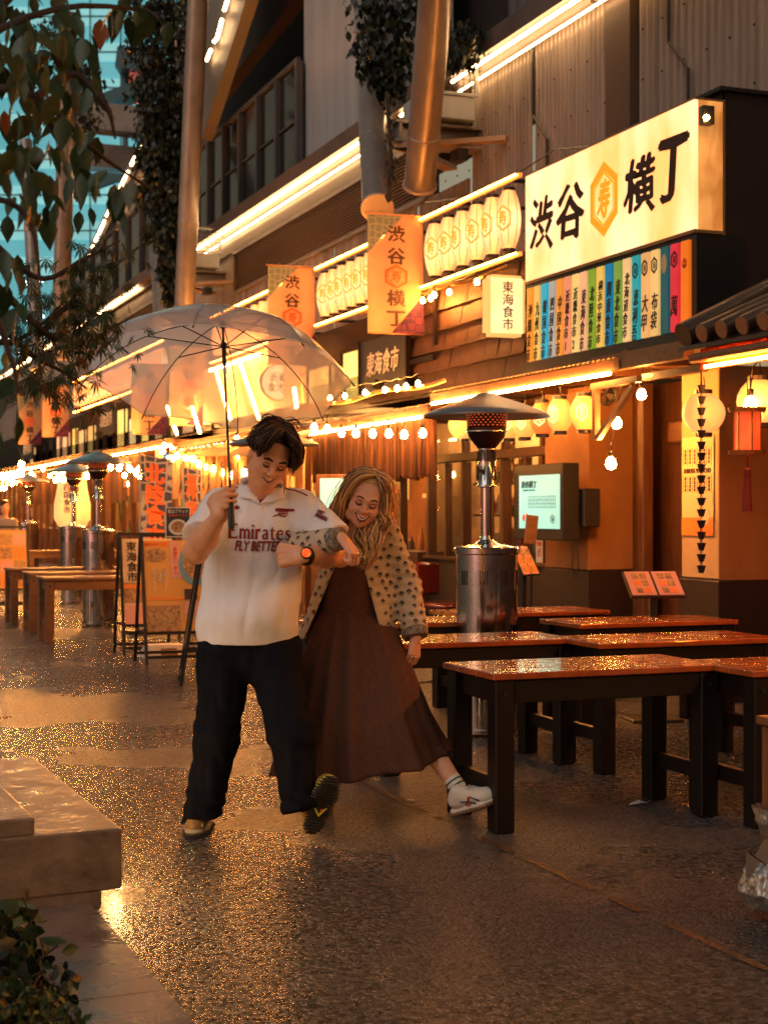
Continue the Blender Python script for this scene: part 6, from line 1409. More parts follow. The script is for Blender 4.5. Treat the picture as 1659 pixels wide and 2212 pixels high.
# hair: scalp cap and combed locks parted over the forehead
hb = Fld(); hb.ell(LM(0, .022, .048), np.array((.088, .104, .092)) * 1.04, Mh, .01, cut=[(LM(0, -.040, .070), Mh @ A3((0, -1, -.7))), (LM(0, .02, -.045), Mh @ A3((0, -.5, -1)))])
hn = snoise(5)
Vh, Fh = hb.mesh(.005, disp=lambda P: .006 * hn(P * 14)); np_obj('hair', Vh, Fh, [hm3], man)
G = []
rg = random.Random(4)
for s_ in (-1, 1):
    for k in range(9):      # curtains from the part, falling to the temples
        f = k / 8; px0 = .008 + s_ * .006; 
        G.append(([LM(px0, -.030 + f * .09, .135 + .006 * math.sin(f * 3)), LM(s_ * .050, -.062 + f * .085, .130), LM(s_ * .084, -.072 + f * .10, .085 - .01 * f), LM(s_ * (.090 + .007 * math.sin(k * 2.1)), -.066 + f * .115, .034 - .02 * f + (.022 if s_ < 0 else 0)), LM(s_ * (.086), -.062 + f * .12, -.004 - .03 * f + (.040 if s_ < 0 else -.012))], [.010, .018, .019, .017, .007], 24, .0034, .009, 10 + k % 4))
for k in range(7):          # back and crown
    a = -1.2 + k * .4; G.append(([LM(.01, .03, .138), LM(math.sin(a) * .05, .03 + math.cos(a) * .06, .125), LM(math.sin(a) * .085, .03 + math.cos(a) * .085, .06), LM(math.sin(a) * .082, .02 + math.cos(a) * .085, -.02)], [.012, .022, .02, .01], 20, .0036, .006, 12))
for k in range(5):          # tousled front top
    s_ = -1 if k < 3 else 1; G.append(([LM(.006, -.02, .140), LM(s_ * .03, -.066, .146 - .004 * k), LM(s_ * (.056 + .008 * (k % 3)), -.092, .116), LM(s_ * (.072 + .005 * (k % 3)), -.090, .070), LM(s_ * (.084), -.078, .030)], [.008, .015, .015, .013, .005], 22, .0034, .009, 9 + 2 * k))
G.append(([LM(.0, .0, .14), LM(.02, -.02, .155), LM(.05, -.05, .15)], [.04, .06, .08], 26, .0011, .01, 9)); G.append(([LM(.0, .03, .13), LM(-.05, .03, .14), LM(-.085, .03, .10)], [.03, .04, .05], 20, .0011, .01, 9))
Vh, Fh, mi_h = locks(G, 3, 11); np_obj('hair', Vh, Fh, [hair_m, hm2, hm3], man, mi_h, label='tousled dark brown locks')
# shirt
Sh = Fld(); hemc = V(536, 1388, 6.7); hn_ = A3((.03, 0, -1))
Sh.cap(V(558, 1150, 6.71), V(536, 1345, 6.71), .192, .232, .03, flat=((0, 1, 0), .66), cut=[(hemc, hn_)])
Sh.cap(V(500, 1092, 6.70), V(632, 1094, 6.72), .070, .070, .05, flat=((0, 1, 0), .95)); Sh.cap(V(525, 1074, 6.71), V(600, 1076, 6.72), .055, .055, .04)
Sh.ell(V(548, 1320, 6.64), (.17, .13, .12), None, .06)       # belly
u1 = eL - sL; Sh.cap(sL + A3((.01, 0, 0)), sL + u1 * .95, .078, .090, .045, cut=[(sL + u1 * .70, u1 + A3((0, -.03, .02)))])
u2 = eR - sR; Sh.cap(sR, sR + u2 * .95, .078, .098, .045, cut=[(sR + u2 * .72, u2)])
neckcut = V(561, 1050, 6.66)
Sh.cap(V(562, 1040, 6.64), V(561, 1074, 6.60), .062, .030, .008, sub=True)
s1, s2 = snoise(11), snoise(12)
def shd(P):
    Q = P.copy(); Q[:, 2] += Q[:, 0] * .6; f = -np.abs(s1(Q * np.array((8, 3, 2.4)))) * .020 + .005 + s2(P * np.array((5, 5, 9))) * .004
    f *= np.clip((P[:, 2] - hemc[2]) / .10, .12, 1)
    low = np.clip((P[:, 2] - hemc[2]) / .10, 0, 1) * np.clip((V(0, 1230, 6.7)[2] - P[:, 2]) / .3, 0, 1); f += low * .006 * np.sin(P[:, 0] * 30 + s2(P * 3) * 3 + P[:, 2] * 9)
    return f
Vs, Fs = Sh.mesh(.0055, disp=shd); Vs = relax(Vs, Fs, 1, .4); sh_o = np_obj('shirt', Vs, Fs, [shirt_m], man)
bv = BVHTree.FromPolygons([Vector(q) for q in Vs], [tuple(int(i) for i in q) for q in Fs])
def D2(x, y, t=6.56): q = V(x, y, t); return q[0], q[2]
def flap(name, pts, m, off, th=.004, nx=10):
    P2 = [D2(*p) for p in pts]; bm = bmesh.new(); vs = [bm.verts.new((a, 0, c)) for a, c in P2]; bm.faces.new(vs)
    xs = [q[0] for q in P2]; zs = [q[1] for q in P2]
    for k in range(1, nx): bmesh.ops.bisect_plane(bm, geom=bm.verts[:] + bm.edges[:] + bm.faces[:], plane_co=(min(xs) + (max(xs) - min(xs)) * k / nx, 0, 0), plane_no=(1, 0, 0)); bmesh.ops.bisect_plane(bm, geom=bm.verts[:] + bm.edges[:] + bm.faces[:], plane_co=(0, 0, min(zs) + (max(zs) - min(zs)) * k / nx), plane_no=(0, 0, 1))
    bmesh.ops.triangulate(bm, faces=bm.faces[:]); bm.verts.index_update(); b = MB(); b.add([snap(bv, q.co.x, q.co.z, off, fb=-.06) for q in bm.verts], [[q.index for q in f.verts] for f in bm.faces]); bm.free()
    o = obj(name, b, m, man, 180); so_ = o.modifiers.new('s', 'SOLIDIFY'); so_.thickness = th; so_.offset = 1; return o
flap('undershirt', [(549, 1066), (575, 1066), (568, 1080), (560, 1087), (553, 1080)], maroon, .003, .001)
flap('collar', [(517, 1031), (530, 1028), (544, 1054), (561, 1087), (541, 1076), (514, 1074)], shirt_m, .022, .010)
flap('collar', [(605, 1037), (612, 1074), (585, 1083), (561, 1087), (587, 1058), (598, 1042)], shirt_m, .022, .010)
def stext(s, x0, y0, x1, y1, rot=0.0, **k):
    a, b = D2(x0, y0), D2(x1, y1); return put_text(MB(), s, abs(b[0] - a[0]), abs(a[1] - b[1]), decal(bv, (a[0] + b[0]) / 2, (a[1] + b[1]) / 2, .004, rot, fb=-.1), **k)
# flared serif lettering, drawn as outlines
def serif_word(x0, y0, x1, y1, rot):
    a, b = D2(x0, y0), D2(x1, y1); W_, H_ = abs(b[0] - a[0]), abs(a[1] - b[1]); f = decal(bv, (a[0] + b[0]) / 2, (a[1] + b[1]) / 2, .0035, rot, fb=-.1)
    mb = MB(); k = [0]
    def st(pts, wd):      # broad stroke of changing width
        k[0] += 1; L_, R_ = [], []
        for i, (x, y) in enumerate(pts):
            p, q = pts[max(0, i - 1)], pts[min(len(pts) - 1, i + 1)]; dx, dy = q[0] - p[0], q[1] - p[1]; l = math.hypot(dx, dy) or 1; w = wd[i] / 2 * 1.4
            L_.append((x - dy / l * w, y + dx / l * w)); R_.append((x + dy / l * w, y - dx / l * w))
        for i in range(len(pts) - 1):
            for q in ([L_[i], R_[i], R_[i + 1], L_[i + 1]],): mb.add([f((x / 8.3 - .5) * W_, (y / 1.45 - .5) * H_, .0002 * (k[0] % 5)) for x, y in q], [(0, 1, 2, 3)])
    sf = lambda x, y=0, w=.34: st([(x - w / 2, y + .03), (x + w / 2, y + .03)], [.07, .07])
    st([(.28, 0), (.25, .7), (.28, 1.42)], [.24, .19, .24]); st([(.1, 1.38), (1.05, 1.36), (1.16, 1.2)], [.1, .12, .05]); st([(.28, .76), (.85, .76)], [.1, .12]); st([(.1, .05), (1.1, .06), (1.25, .28)], [.12, .13, .05])
    def stem(x, h=.95, top=True): st([(x, 0), (x - .01, h * .5), (x, h)], [.23, .17, .21]); sf(x); (st([(x - .16, h - .05), (x + .05, h - .02)], [.05, .1]) if top else None)
    stem(1.55); st([(1.6, .72), (1.82, .92), (2.0, .82), (2.06, .6), (2.06, 0)], [.06, .15, .19, .17, .22]); sf(2.06); st([(2.1, .72), (2.32, .92), (2.5, .82), (2.57, .6), (2.57, 0)], [.06, .15, .19, .17, .22]); sf(2.57)
    stem(3.02); st([(2.98, 1.2), (3.08, 1.36)], [.18, .18]); stem(3.48); st([(3.52, .68), (3.7, .9), (3.92, .88)], [.06, .16, .22])
    st([(4.28, .80), (4.45, .93), (4.68, .88), (4.75, .65), (4.75, .15), (4.9, .03)], [.14, .10, .17, .18, .19, .10]); st([(4.72, .55), (4.4, .48), (4.26, .28), (4.36, .06), (4.6, .08), (4.75, .25)], [.09, .12, .19, .15, .12, .06])
    st([(5.38, 1.22), (5.36, .6), (5.40, .12), (5.58, .03), (5.72, .1)], [.10, .18, .19, .14, .05]); st([(5.12, .90), (5.7, .92)], [.09, .09])
    st([(6.0, .52), (6.62, .54), (6.60, .80), (6.38, .94), (6.12, .84), (5.99, .52), (6.06, .2), (6.3, .04), (6.55, .08), (6.68, .2)], [.08, .10, .14, .11, .14, .20, .19, .14, .10, .05])
    st([(7.45, .74), (7.38, .90), (7.2, .94), (7.02, .84), (7.05, .66), (7.3, .48), (7.46, .30), (7.38, .08), (7.14, .02), (6.98, .14), (6.95, .26)], [.06, .10, .10, .17, .19, .19, .19, .15, .10, .10, .06])
    return mb
E0 = serif_word(491, 1133, 640, 1165, R(-2.5)); o = obj('lettering', E0, maroon, man); 
obj('lettering', stext('FLY BETTER', 508, 1169, 607, 1190, R(-1), bold=.02, shear=.16), maroon, man)
obj('sleeve_lettering', stext('VISIT', 684, 1102, 700, 1109, R(-24), bold=.03, shear=.2), maroon, man); obj('sleeve_lettering', stext('RWANDA', 680, 1112, 708, 1121, R(-24), bold=.03, shear=.2), maroon, man)
# small cannon emblem and three-leaf emblem
a = D2(611, 1108); f = decal(bv, a[0], a[1], .0035, 0, fb=-.1); e = MB(); s_ = .0019
e.prism([(p * s_, q * s_) for p, q in ((-19, 8), (-17, 11), (-10, 11), (8, 10), (24, 9), (24, 4), (8, 3), (-10, 3), (-18, 4))], f, 0, .001); e.prism([(p * s_, q * s_) for p, q in ((-24, -9), (-24, -7), (-8, 0), (-4, -3), (-10, -5))], f, 0, .001)
for k in range(14):
    a0, a1 = k * .449, (k + 1) * .449; e.prism([(9 * s_ * math.cos(a0), (9 * math.sin(a0) - 1) * s_), (7 * s_ * math.cos(a0), (7 * math.sin(a0) - 1) * s_), (7 * s_ * math.cos(a1), (7 * math.sin(a1) - 1) * s_), (9 * s_ * math.cos(a1), (9 * math.sin(a1) - 1) * s_)], f, .0012, .002)
for k in range(6): a0 = k * 1.047; e.prism([(-.8 * s_ * math.sin(a0), (.8 * math.cos(a0) - 1) * s_), (.8 * s_ * math.sin(a0), (-.8 * math.cos(a0) - 1) * s_), (7 * s_ * math.cos(a0) + .8 * s_ * math.sin(a0), (7 * math.sin(a0) - 1) * s_ - .8 * s_ * math.cos(a0)), (7 * s_ * math.cos(a0) - .8 * s_ * math.sin(a0), (7 * math.sin(a0) - 1) * s_ + .8 * s_ * math.cos(a0))], f, .0012, .002)
obj('chest_emblem', e, maroon, man)
a = D2(510, 1101); f = decal(bv, a[0], a[1], .0035, R(3), fb=-.1); e = MB()
for an, l in ((-.62, 1), (0, 1.15), (.62, 1)): e.prism([((math.sin(an) * r * l + math.cos(an) * w) * .018, (math.cos(an) * r * l - math.sin(an) * w) * .018) for r, w in ((0, -.1), (.5, -.32), (.9, -.2), (1.0, 0), (.9, .2), (.5, .32), (0, .1))], f, 0, .001)
obj('chest_emblem', e, maroon, man); e = MB()
for k in range(3): e.prism([(-.02, -.001 - k * .004), (.02, -.001 - k * .004), (.02, .0005 - k * .004), (-.02, .0005 - k * .004)], f, .0015, .002)
obj('emblem_stripes', e, shirt_m, man)
pp = [snap(bv, *D2(x, y), .004, fb=0) for x, y in ((609, 1052), (622, 1056), (636, 1059), (650, 1064), (662, 1070))]; obj('shoulder_piping', MB().tube(pp, .003, 5), maroon, man)
obj('collar_piping', MB().tube([snap(bv, *D2(610, y), .012, fb=0) for y in (1045, 1058, 1072)], .0025, 5), maroon, man)
# trousers
Tr = Fld(); wz = V(536, 1376, 6.71)
Tr.cap(V(490, 1400, 6.72), V(588, 1400, 6.71), .125, .125, .06, cut=[(wz + A3((0, 0, .03)), (0, 0, 1))]); 
ftL, ftR = V(437, 1768, 6.67), V(652, 1752, 6.50)
vL = ftL - V(470, 1590, 6.68); vR = ftR - V(630, 1580, 6.56)
Tr.cap(V(487, 1420, 6.72), V(470, 1590, 6.68), .122, .092, .05); Tr.cap(V(470, 1590, 6.68), ftL + vL * .3, .092, .084, .04, cut=[(ftL, vL + A3((.12, 0, 0)))])
Tr.cap(V(590, 1420, 6.71), V(628, 1580, 6.56), .122, .096, .05); Tr.cap(V(628, 1580, 6.56), ftR + vR * .3, .096, .074, .04, cut=[(ftR, vR + A3((0, -.02, .03)))])
t1, t2 = snoise(21), snoise(22)
def trd(P):
    Q = P * np.array((10, 4, 2.2)); f = -np.abs(t1(Q)) * .016 + .004 + t2(P * np.array((6, 6, 12))) * .005
    nearh = np.clip(1 - np.abs(P[:, 2] - .13) / .16, 0, 1); f += nearh * .007 * np.sin(P[:, 2] * 95 + P[:, 0] * 22 + 3 * t2(P * 4)); kn = np.clip(1 - np.abs(P[:, 2] - .48) / .12, 0, 1); f += kn * .004 * np.sin(P[:, 2] * 80 + P[:, 0] * 30)
    return f
Vt, Ft = Tr.mesh(.0065, disp=trd); Vt = relax(Vt, Ft, 1, .4); np_obj('trousers', Vt, Ft, [trou], man)
obj('belt', MB().lathe([(.172, -.02), (.176, 0), (.172, .02)], c=Vector(V(536, 1388, 6.71)), n=24, rot=Matrix.Diagonal((1.08, .8, 1)).to_3x3()), black, man, 60) if 0 else None
# shoes (toe along -y, sole at z=0) placed with a matrix
def shoe(parent, pos, M, L_, W_, mats, kind):
    up, soleU, soleD, acc = mats; T = lambda x, y, z: A3(pos) + M @ np.array([x * W_, y * L_, z])
    f = Fld(); f.cap(T(0, .22, .045), T(0, -.28, .035), .040 * W_ / .1, .038 * W_ / .1, .02, flat=(M @ A3((0, 0, 1)), .9), cut=[(T(0, 0, .012), -(M @ A3((0, 0, 1))))])
    f.cap(T(0, .30, .055), T(0, .20, .08 if kind > 1 else .095), .036, .036 if kind > 1 else .042, .025); f.cap(T(0, .20, .075 if kind > 1 else .09), T(0, -.12, .05 if kind > 1 else .06), .032, .026, .025); f.cap(T(0, -.30, .028), T(0, -.36, .026), .034, .028, .02)
    nn = snoise(31); a, b = f.mesh(.0042, disp=lambda P: .0015 * nn(P * 30)); np_obj('shoe_upper', relax(a, b, 1, .3), b, [up], parent)
    g = Fld(); n_ = M @ A3((0, 0, 1))
    for y0, y1, r0, r1 in ((.34, .10, .036, .036), (.10, -.15, .036, .043), (-.15, -.36, .043, .034)): g.cap(T(0, y0, .012), T(0, y1, .012), r0 * W_ / .095, r1 * W_ / .095, .01, flat=(n_, .42), cut=[(T(0, 0, .0), -n_), (T(0, 0, .026), n_)])
    a, b = g.mesh(.004); np_obj('midsole', a, b, [soleU], parent)
    g = Fld()
    for y0, y1, r0, r1 in ((.36, .10, .037, .036), (.10, -.15, .034, .044), (-.15, -.37, .044, .034)): g.cap(T(0, y0, .0), T(0, y1, .0), r0 * W_ / .095, r1 * W_ / .095, .01, flat=(n_, .3), cut=[(T(0, 0, -.008), -n_), (T(0, 0, .005), n_)])
    fr_ = M @ A3((0, 1, 0)); a, b = g.mesh(.004, disp=lambda P: .0025 * np.sign(np.sin((P @ fr_) * 420))); np_obj('outsole', a, b, [soleD], parent)
    return T
Ml = Rz(R(-6)); T1 = shoe(man, V(431, 1806, 6.70) * np.array((1, 1, 0)) + A3((0, 0, .010)), Ml, .27, .112, (yel, shoe_l, shoe_d, None), 0)
for s_ in (-1, 1): obj('shoe_overlay', MB().tube([Vector(T1(s_ * .42, .1, .05)), Vector(T1(s_ * .40, -.12, .065)), Vector(T1(s_ * .22, -.26, .066)), Vector(T1(s_ * .34, -.40, .03))], [.005, .008, .008, .005], 6), shoe_l, man, 60)
obj('shoe_toe_panel', MB().ball(T1(0, -.37, .038), .027, 12, 8, (1, .5, .8)), shoe_d, man, 60)
# raised right foot: heel down, sole turned to the viewer
Mr = Rz(R(22)) @ Ry(R(12)) @ Rx(R(-66)); hp = V(676, 1797, 6.52); hp[2] = .055
ps = hp - Mr @ A3((0, .115, 0)); T2 = shoe(man, ps, Mr, .285, .112, (yel, limeg, shoe_d, None), 1)
obj('shoe_arch_mark', MB().tube([Vector(T2(-.30, .02, -.010)), Vector(T2(-.02, .16, -.014)), Vector(T2(.28, -.02, -.010))], [.005, .009, .004], 6), limeg, man, 60)
obj('shoe_badge', MB().ball(T2(.05, .07, -.012), .008, 8, 6, (1, .4, 1)), c_red, man, 60)
for j in range(9):
    y = -.36 + j * .045; obj('tread_block', MB().box(T2(-.18, y, -.012), (.030, .008, .007), Matrix(Mr.tolist())).box(T2(.18, y, -.012), (.030, .008, .007), Matrix(Mr.tolist())), shoe_d, man)
# watch and ring
fa = eR - wR; fa /= np.linalg.norm(fa); wc = wR + fa * .018
zq = Vector(fa).to_track_quat('Z', 'Y').to_matrix(); wb = MB().lathe([(.036, -.016), (.040, -.012), (.040, .012), (.036, .016)], wc, 20, zq)
wt_ = obj('wristwatch', wb, black, man, 60); nrm = Vector((.12, -1, .30)).normalized(); qm = nrm.to_track_quat('Z', 'Y').to_matrix(); cq = Vector(wc) + nrm * .037
obj('watch_case', MB().lathe([(.001, .010), (.021, .010), (.024, .006), (.024, -.006)], cq, 20, qm), black, wt_, 40); obj('watch_face', MB().lathe([(.001, .0112), (.0195, .0112)], cq, 20, qm), emis('watch_glow', (.9, .07, .01), .5, var=(60, .5), col2=(.9, .25, .03)), wt_)
# ================================================================ UMBRELLA
um = thing('umbrella', 'clear plastic dome umbrella with black ribs held up by the man', 'umbrella', man.location, rz=-YAW)
ax = Vector(sd); apx = Vector(shaft_t)
be = R(17.6); axn = Vector((.035, math.sin(be), math.cos(be))).normalized(); e1 = Vector((1, 0, -.035)).normalized(); e2 = axn.cross(e1).normalized()
RU, HU = .565, .275
def ucan(a, r):      # a angle, r 0..1 along the rib
    rad = RU * math.sin(r * 1.18) / math.sin(1.18); dz = -HU * (1 - math.cos(r * 1.35)) / (1 - math.cos(1.35)); return apx - axn * .02 + e1 * (rad * math.cos(a)) + e2 * (rad * math.sin(a)) + axn * dz
vin_ = bpy.data.materials.new('clear_vinyl'); vin_.use_nodes = True; n = vin_.node_tree; L = n.links.new; o_ = n.nodes['Material Output']
tr = n.nodes.new('ShaderNodeBsdfTransparent'); tr.inputs[0].default_value = (.93, .93, .93, 1); tl_ = n.nodes.new('ShaderNodeBsdfTranslucent'); tl_.inputs[0].default_value = (.97, .97, .97, 1); gl = n.nodes.new('ShaderNodeBsdfGlossy'); gl.inputs['Roughness'].default_value = .12; df = n.nodes.new('ShaderNodeBsdfDiffuse'); df.inputs[0].default_value = (.8, .82, .88, 1)
tc = n.nodes.new('ShaderNodeTexCoord'); no = n.nodes.new('ShaderNodeTexNoise'); no.inputs['Scale'].default_value = 9; no.inputs['Detail'].default_value = 5; no.inputs['Distortion'].default_value = 1.2; L(tc.outputs['Object'], no.inputs[0])
bp = n.nodes.new('ShaderNodeBump'); bp.inputs['Strength'].default_value = .35; bp.inputs['Distance'].default_value = .01; L(no.outputs[0], bp.inputs['Height']); L(bp.outputs[0], gl.inputs['Normal'])
m1 = n.nodes.new('ShaderNodeMixShader'); m1.inputs[0].default_value = .66; L(tr.outputs[0], m1.inputs[1]); m0 = n.nodes.new('ShaderNodeMixShader'); m0.inputs[0].default_value = .12; L(tl_.outputs[0], m0.inputs[1]); L(df.outputs[0], m0.inputs[2]); L(m0.outputs[0], m1.inputs[2])
lw = n.nodes.new('ShaderNodeLayerWeight'); lw.inputs[0].default_value = .35; L(bp.outputs[0], lw.inputs['Normal']); pw_ = n.nodes.new('ShaderNodeMath'); pw_.operation = 'MULTIPLY'; pw_.inputs[1].default_value = .55; L(lw.outputs['Facing'], pw_.inputs[0]); m2 = n.nodes.new('ShaderNodeMixShader'); L(pw_.outputs[0], m2.inputs[0]); L(m1.outputs[0], m2.inputs[1]); L(gl.outputs[0], m2.inputs[2]); L(m2.outputs[0], o_.inputs[0])
seam_m = mat('canopy_seam', (.75, .70, .62), .3)
ribs_a = [R(86) + k * math.pi / 4 for k in range(8)]
for k in range(8):
    a0 = ribs_a[k]
    def pf(u, v):
        a = a0 + u * math.pi / 4; p = ucan(a, v); p0, p1 = ucan(a0, v), ucan(a0 + math.pi / 4, v); c = p0.lerp(p1, u); s_ = .42 + .0 * v
        edge = 1 - .045 * math.sin(math.pi * u) * v ** 6
        q = p.lerp(c, s_); return apx + (q - apx) * edge
    o = obj('canopy_panel', MB().grid(pf, 10, 16), vin_, um, 180)
    rb_ = obj('rib', MB().tube([ucan(a0, j / 12) - axn * .006 for j in range(13)] , .0022, 6), black, um, 60)
    obj('rib_tip', MB().tube([ucan(a0, 1) - axn * .004, ucan(a0, 1) + (ucan(a0, 1) - ucan(a0, .95)).normalized() * .022], .0032, 6), black, rb_)
    run = apx - ax * .135; obj('stretcher', MB().tube([run + (e1 * math.cos(a0) + e2 * math.sin(a0)) * .014, ucan(a0, .46) - axn * .007], .0026, 6), black, um)
    w_ = apx - axn * .03; obj('edge_seam', MB().tube([Vector(pf(j / 8, 1.0)) for j in range(9)], .0022, 5), seam_m, o)
Sb = Vector(shaft_b); obj('shaft', MB().tube([Sb + ax * .10, apx], .0052, 10), black, um, 60); obj('ferrule', MB().tube([apx - ax * .01, apx + ax * .05], [.007, .003], 8), black, um, 60)
obj('runner', MB().tube([apx - ax * .12, apx - ax * .14, apx - ax * .145, apx - ax * .21, apx - ax * .22], [.012, .014, .009, .0095, .007], 12), black, um, 60); obj('top_notch', MB().tube([apx - ax * .035, apx - ax * .05], .013, 12), black, um, 60)
obj('spring_collar', MB().tube([apx - ax * .235, apx - ax * .255], .0085, 12), stainless, um, 60); obj('handle', MB().tube([Sb - ax * .045, Sb - ax * .03, Sb + ax * .06, Sb + ax * .12], [.010, .0145, .0135, .009], 14), black, um, 60)
# ================================================================ THE WOMAN
wom, V = person('laughing woman with long wavy blonde hair in cream floral jacket and brown dress', 770, 7.0)
Bw = Fld(); Mw = Ry(R(16)) @ Rz(R(6)) @ Rx(R(15)); hcw = V(789, 1080, 6.86)
LW = head(Bw, hcw, Mw, 1.0, True, 1.0, .95)
Bw.cap(V(768, 1150, 6.98), hcw + Mw @ A3((0, .02, -.05)), .050, .047, .03)
s1w, e1w, w1w = V(727, 1162, 6.95), V(655, 1180, 6.55), V(737, 1163, 6.40); s2w, e2w, w2w = V(838, 1150, 7.0), V(878, 1266, 7.06), V(898, 1378, 6.97)
Bw.cap(s1w, e1w, .042, .036, .03); Bw.cap(e1w, w1w, .038, .026, .02); Bw.cap(s2w, e2w, .045, .038, .03); Bw.cap(e2w, w2w, .038, .026, .02); Bw.cap(s1w, s2w, .042, .042, .04)
Bw.cap(V(775, 1190, 7.02), V(765, 1330, 7.03), .115, .12, .04, flat=((0, 1, 0), .72)); Bw.cap(V(735, 1400, 7.03), V(800, 1400, 7.03), .11, .11, .05)
k1, a1_ = V(878, 1540, 7.0), V(981, 1690, 6.86); k2, a2_ = V(738, 1570, 7.1), V(697, 1700, 7.15)
Bw.cap(V(795, 1410, 7.03), k1, .08, .055, .04); Bw.cap(k1, k1 + (a1_ - k1) * .35, .052, .056, .03); Bw.cap(k1 + (a1_ - k1) * .35, a1_, .056, .036, .03); Bw.cap(V(735, 1410, 7.04), k2, .085, .06, .04); Bw.cap(k2, a2_, .055, .034, .03)
hand(Bw, w1w + A3((.012, 0, -.008)), (.62, -.15, -.78), (.72, -.40, .55), .93, (38, 72, 50), 0, (.7, .3, -.8), (.9, -.2, -.5), side=-1)
hand(Bw, w2w + A3((-.002, 0, -.010)), (-.10, -.12, -1), (.75, -.62, 0), .92, (28, 42, 35), .02, (.9, .45, -.2), (.95, .1, -.3), side=-1)
Vw, Fw = Bw.mesh(.0042); np_obj('body', relax(Vw, Fw, 1, .4), Fw, [skin_w], wom)
facebits(wom, hcw, Mw, 1.0, LW, (brow_w, lash, teeth, lipw), True, .95)
# hair cap and long locks
hb = Fld(); hb.ell(LW(0, .020, .046), np.array((.084, .102, .090)) * .97, Mw, .01, cut=[(LW(0, -.045, .078), Mw @ A3((0, -1, -.75))), (LW(0, .02, -.06), Mw @ A3((0, -.4, -1)))])
Vh, Fh = hb.mesh(.005, disp=lambda P: .003 * hn(P * 14)); np_obj('hair', Vh, Fh, [hair_w], wom)
G = []
for k in range(9):       # left-hand side (image left): down past cheek to behind the shoulder
    f = k / 8; G.append(([LW(.012, -.034 + f * .095, .134), LW(-.050, -.056 + f * .085, .120), LW(-.084, -.040 + f * .085, .064), LW(-.094 - .004 * (k % 3), -.030 + f * .09, -.010), V(738 - 3 * k, 1118, 6.90 + f * .10), V(727 - 2.5 * k, 1140, 6.90 + f * .10), V(722 - k, 1158, 6.92 + f * .08)], [.008, .018, .020, .022, .024, .020, .006], 34, .0028, .007, 10))
for k in range(10):      # image right: over the shoulder and down the front in waves
    f = k / 9; G.append(([LW(.014, -.034 + f * .095, .134), LW(.052, -.058 + f * .085, .114), LW(.084, -.044 + f * .08, .056), LW(.090, -.040 + f * .08, -.02), V(832 - 5 * k, 1128, 6.84 + f * .04), V(815 - 4 * k, 1150 + f * 8, 6.82), V(806 - 2.5 * k, 1185, 6.80), V(796 - 1.5 * k, 1208 + 3 * k * .5, 6.80), V(790 - .6 * k, 1226 + f * 6, 6.81)], [.008, .018, .020, .022, .024, .026, .026, .022, .006], 38, .0028, .019, 18 + 2 * (k % 3)))
for k in range(7):       # back
    a = -1.2 + k * .4; G.append(([LW(.01, .02, .130), LW(math.sin(a) * .06, .03 + math.cos(a) * .06, .11), LW(math.sin(a) * .09, .03 + math.cos(a) * .09, .03), LW(math.sin(a) * .09, .05 + math.cos(a) * .08, -.09), V(772 + 50 * math.sin(a), 1150, 7.10), V(772 + 45 * math.sin(a), 1190, 7.16)], [.012, .022, .024, .026, .026, .012], 30, .0026, .006, 10))
for s_ in (-1, 1): G.append(([LW(s_ * .01, -.02, .135), LW(s_ * .06, -.03, .12), LW(s_ * .10, -.01, .04), V(780 + s_ * 52, 1120, 6.92), V(780 + s_ * 50 - 10, 1165, 6.88)], [.02, .03, .045, .06, .07], 34, .0011, .012, 13))
Vh, Fh, mi_h = locks(G, 6, 18); np_obj('hair', Vh, Fh, [hair_w, hw2, hw3], wom, mi_h, label='long wavy dark blonde locks')
# dress: bodice and gathered skirt lifted by the kicking leg
Dr = Fld(); Dr.cap(V(770, 1185, 7.01), V(758, 1345, 7.03), .128, .150, .03, flat=((0, 1, 0), .78), cut=[(V(768, 1163, 7), (0, -.35, 1))]); dn = snoise(41)
Vd, Fd = Dr.mesh(.006, disp=lambda P: .004 * dn(P * np.array((9, 9, 3)))); np_obj('bodice', relax(Vd, Fd), Fd, [dress_m], wom)
sk = MB(); NS, NV = 168, 40
def skf(i, j):
    v = j / NV; a = 2 * math.pi * i / NS
    yl = [(0, 688, 832, 1322, .115, 7.03), (.12, 668, 855, 1362, .15, 7.03), (.35, 642, 885, 1445, .20, 7.0), (.65, 612, 922, 1545, .25, 6.98), (1.0, 579, 973, 1640, .29, 6.97)]
    for q0, q1 in zip(yl, yl[1:]):
        if q0[0] <= v <= q1[0] + 1e-9: f = (v - q0[0]) / (q1[0] - q0[0]); L0, R0, Y0, ry, tt = [q0[n_] + (q1[n_] - q0[n_]) * f for n_ in (1, 2, 3, 4, 5)]; break
    A_, B_ = V(L0, Y0, tt), V(R0, Y0, tt); c = (A_ + B_) / 2; rx = (B_[0] - A_[0]) / 2
    pl = .03 - abs(math.sin(a * 6.5 + 1.2 * math.sin(a * 3))) * .12 + math.sin(a * 23 + 2 + math.sin(a * 5)) * .022
    pl *= (.35 + .65 * v) * (1 - .25 * max(0, math.cos(a))) if v > .03 else .3
    fine = .0035 * math.sin(a * 71) * max(0, 1 - v * 2.2)
    r = 1 + pl * 1.15 + fine * 3
    x = c[0] + rx * r * math.cos(a) * (1 if abs(math.cos(a)) < .9 else 1); y = c[1] + ry * r * math.sin(a)
    # hem: highest at the right where the knee lifts it, lowest in front left of centre
    z = c[2] + v * v * (.035 * math.cos(a) + (.0 if math.sin(a) > 0 else .052 * math.sin(a) * (1 - .35 * max(0, math.cos(a))))) - .008 * v * math.sin(a * 6)
    kn = max(0, math.cos(a + .45)) ** 5 * math.sin(math.pi * min(1, v * 1.1)) * .035; y -= kn * 1.6; x += kn * .35
    return (x, y, z)
for j in range(NV + 1):
    for i in range(NS): sk.v.append(skf(i, j))
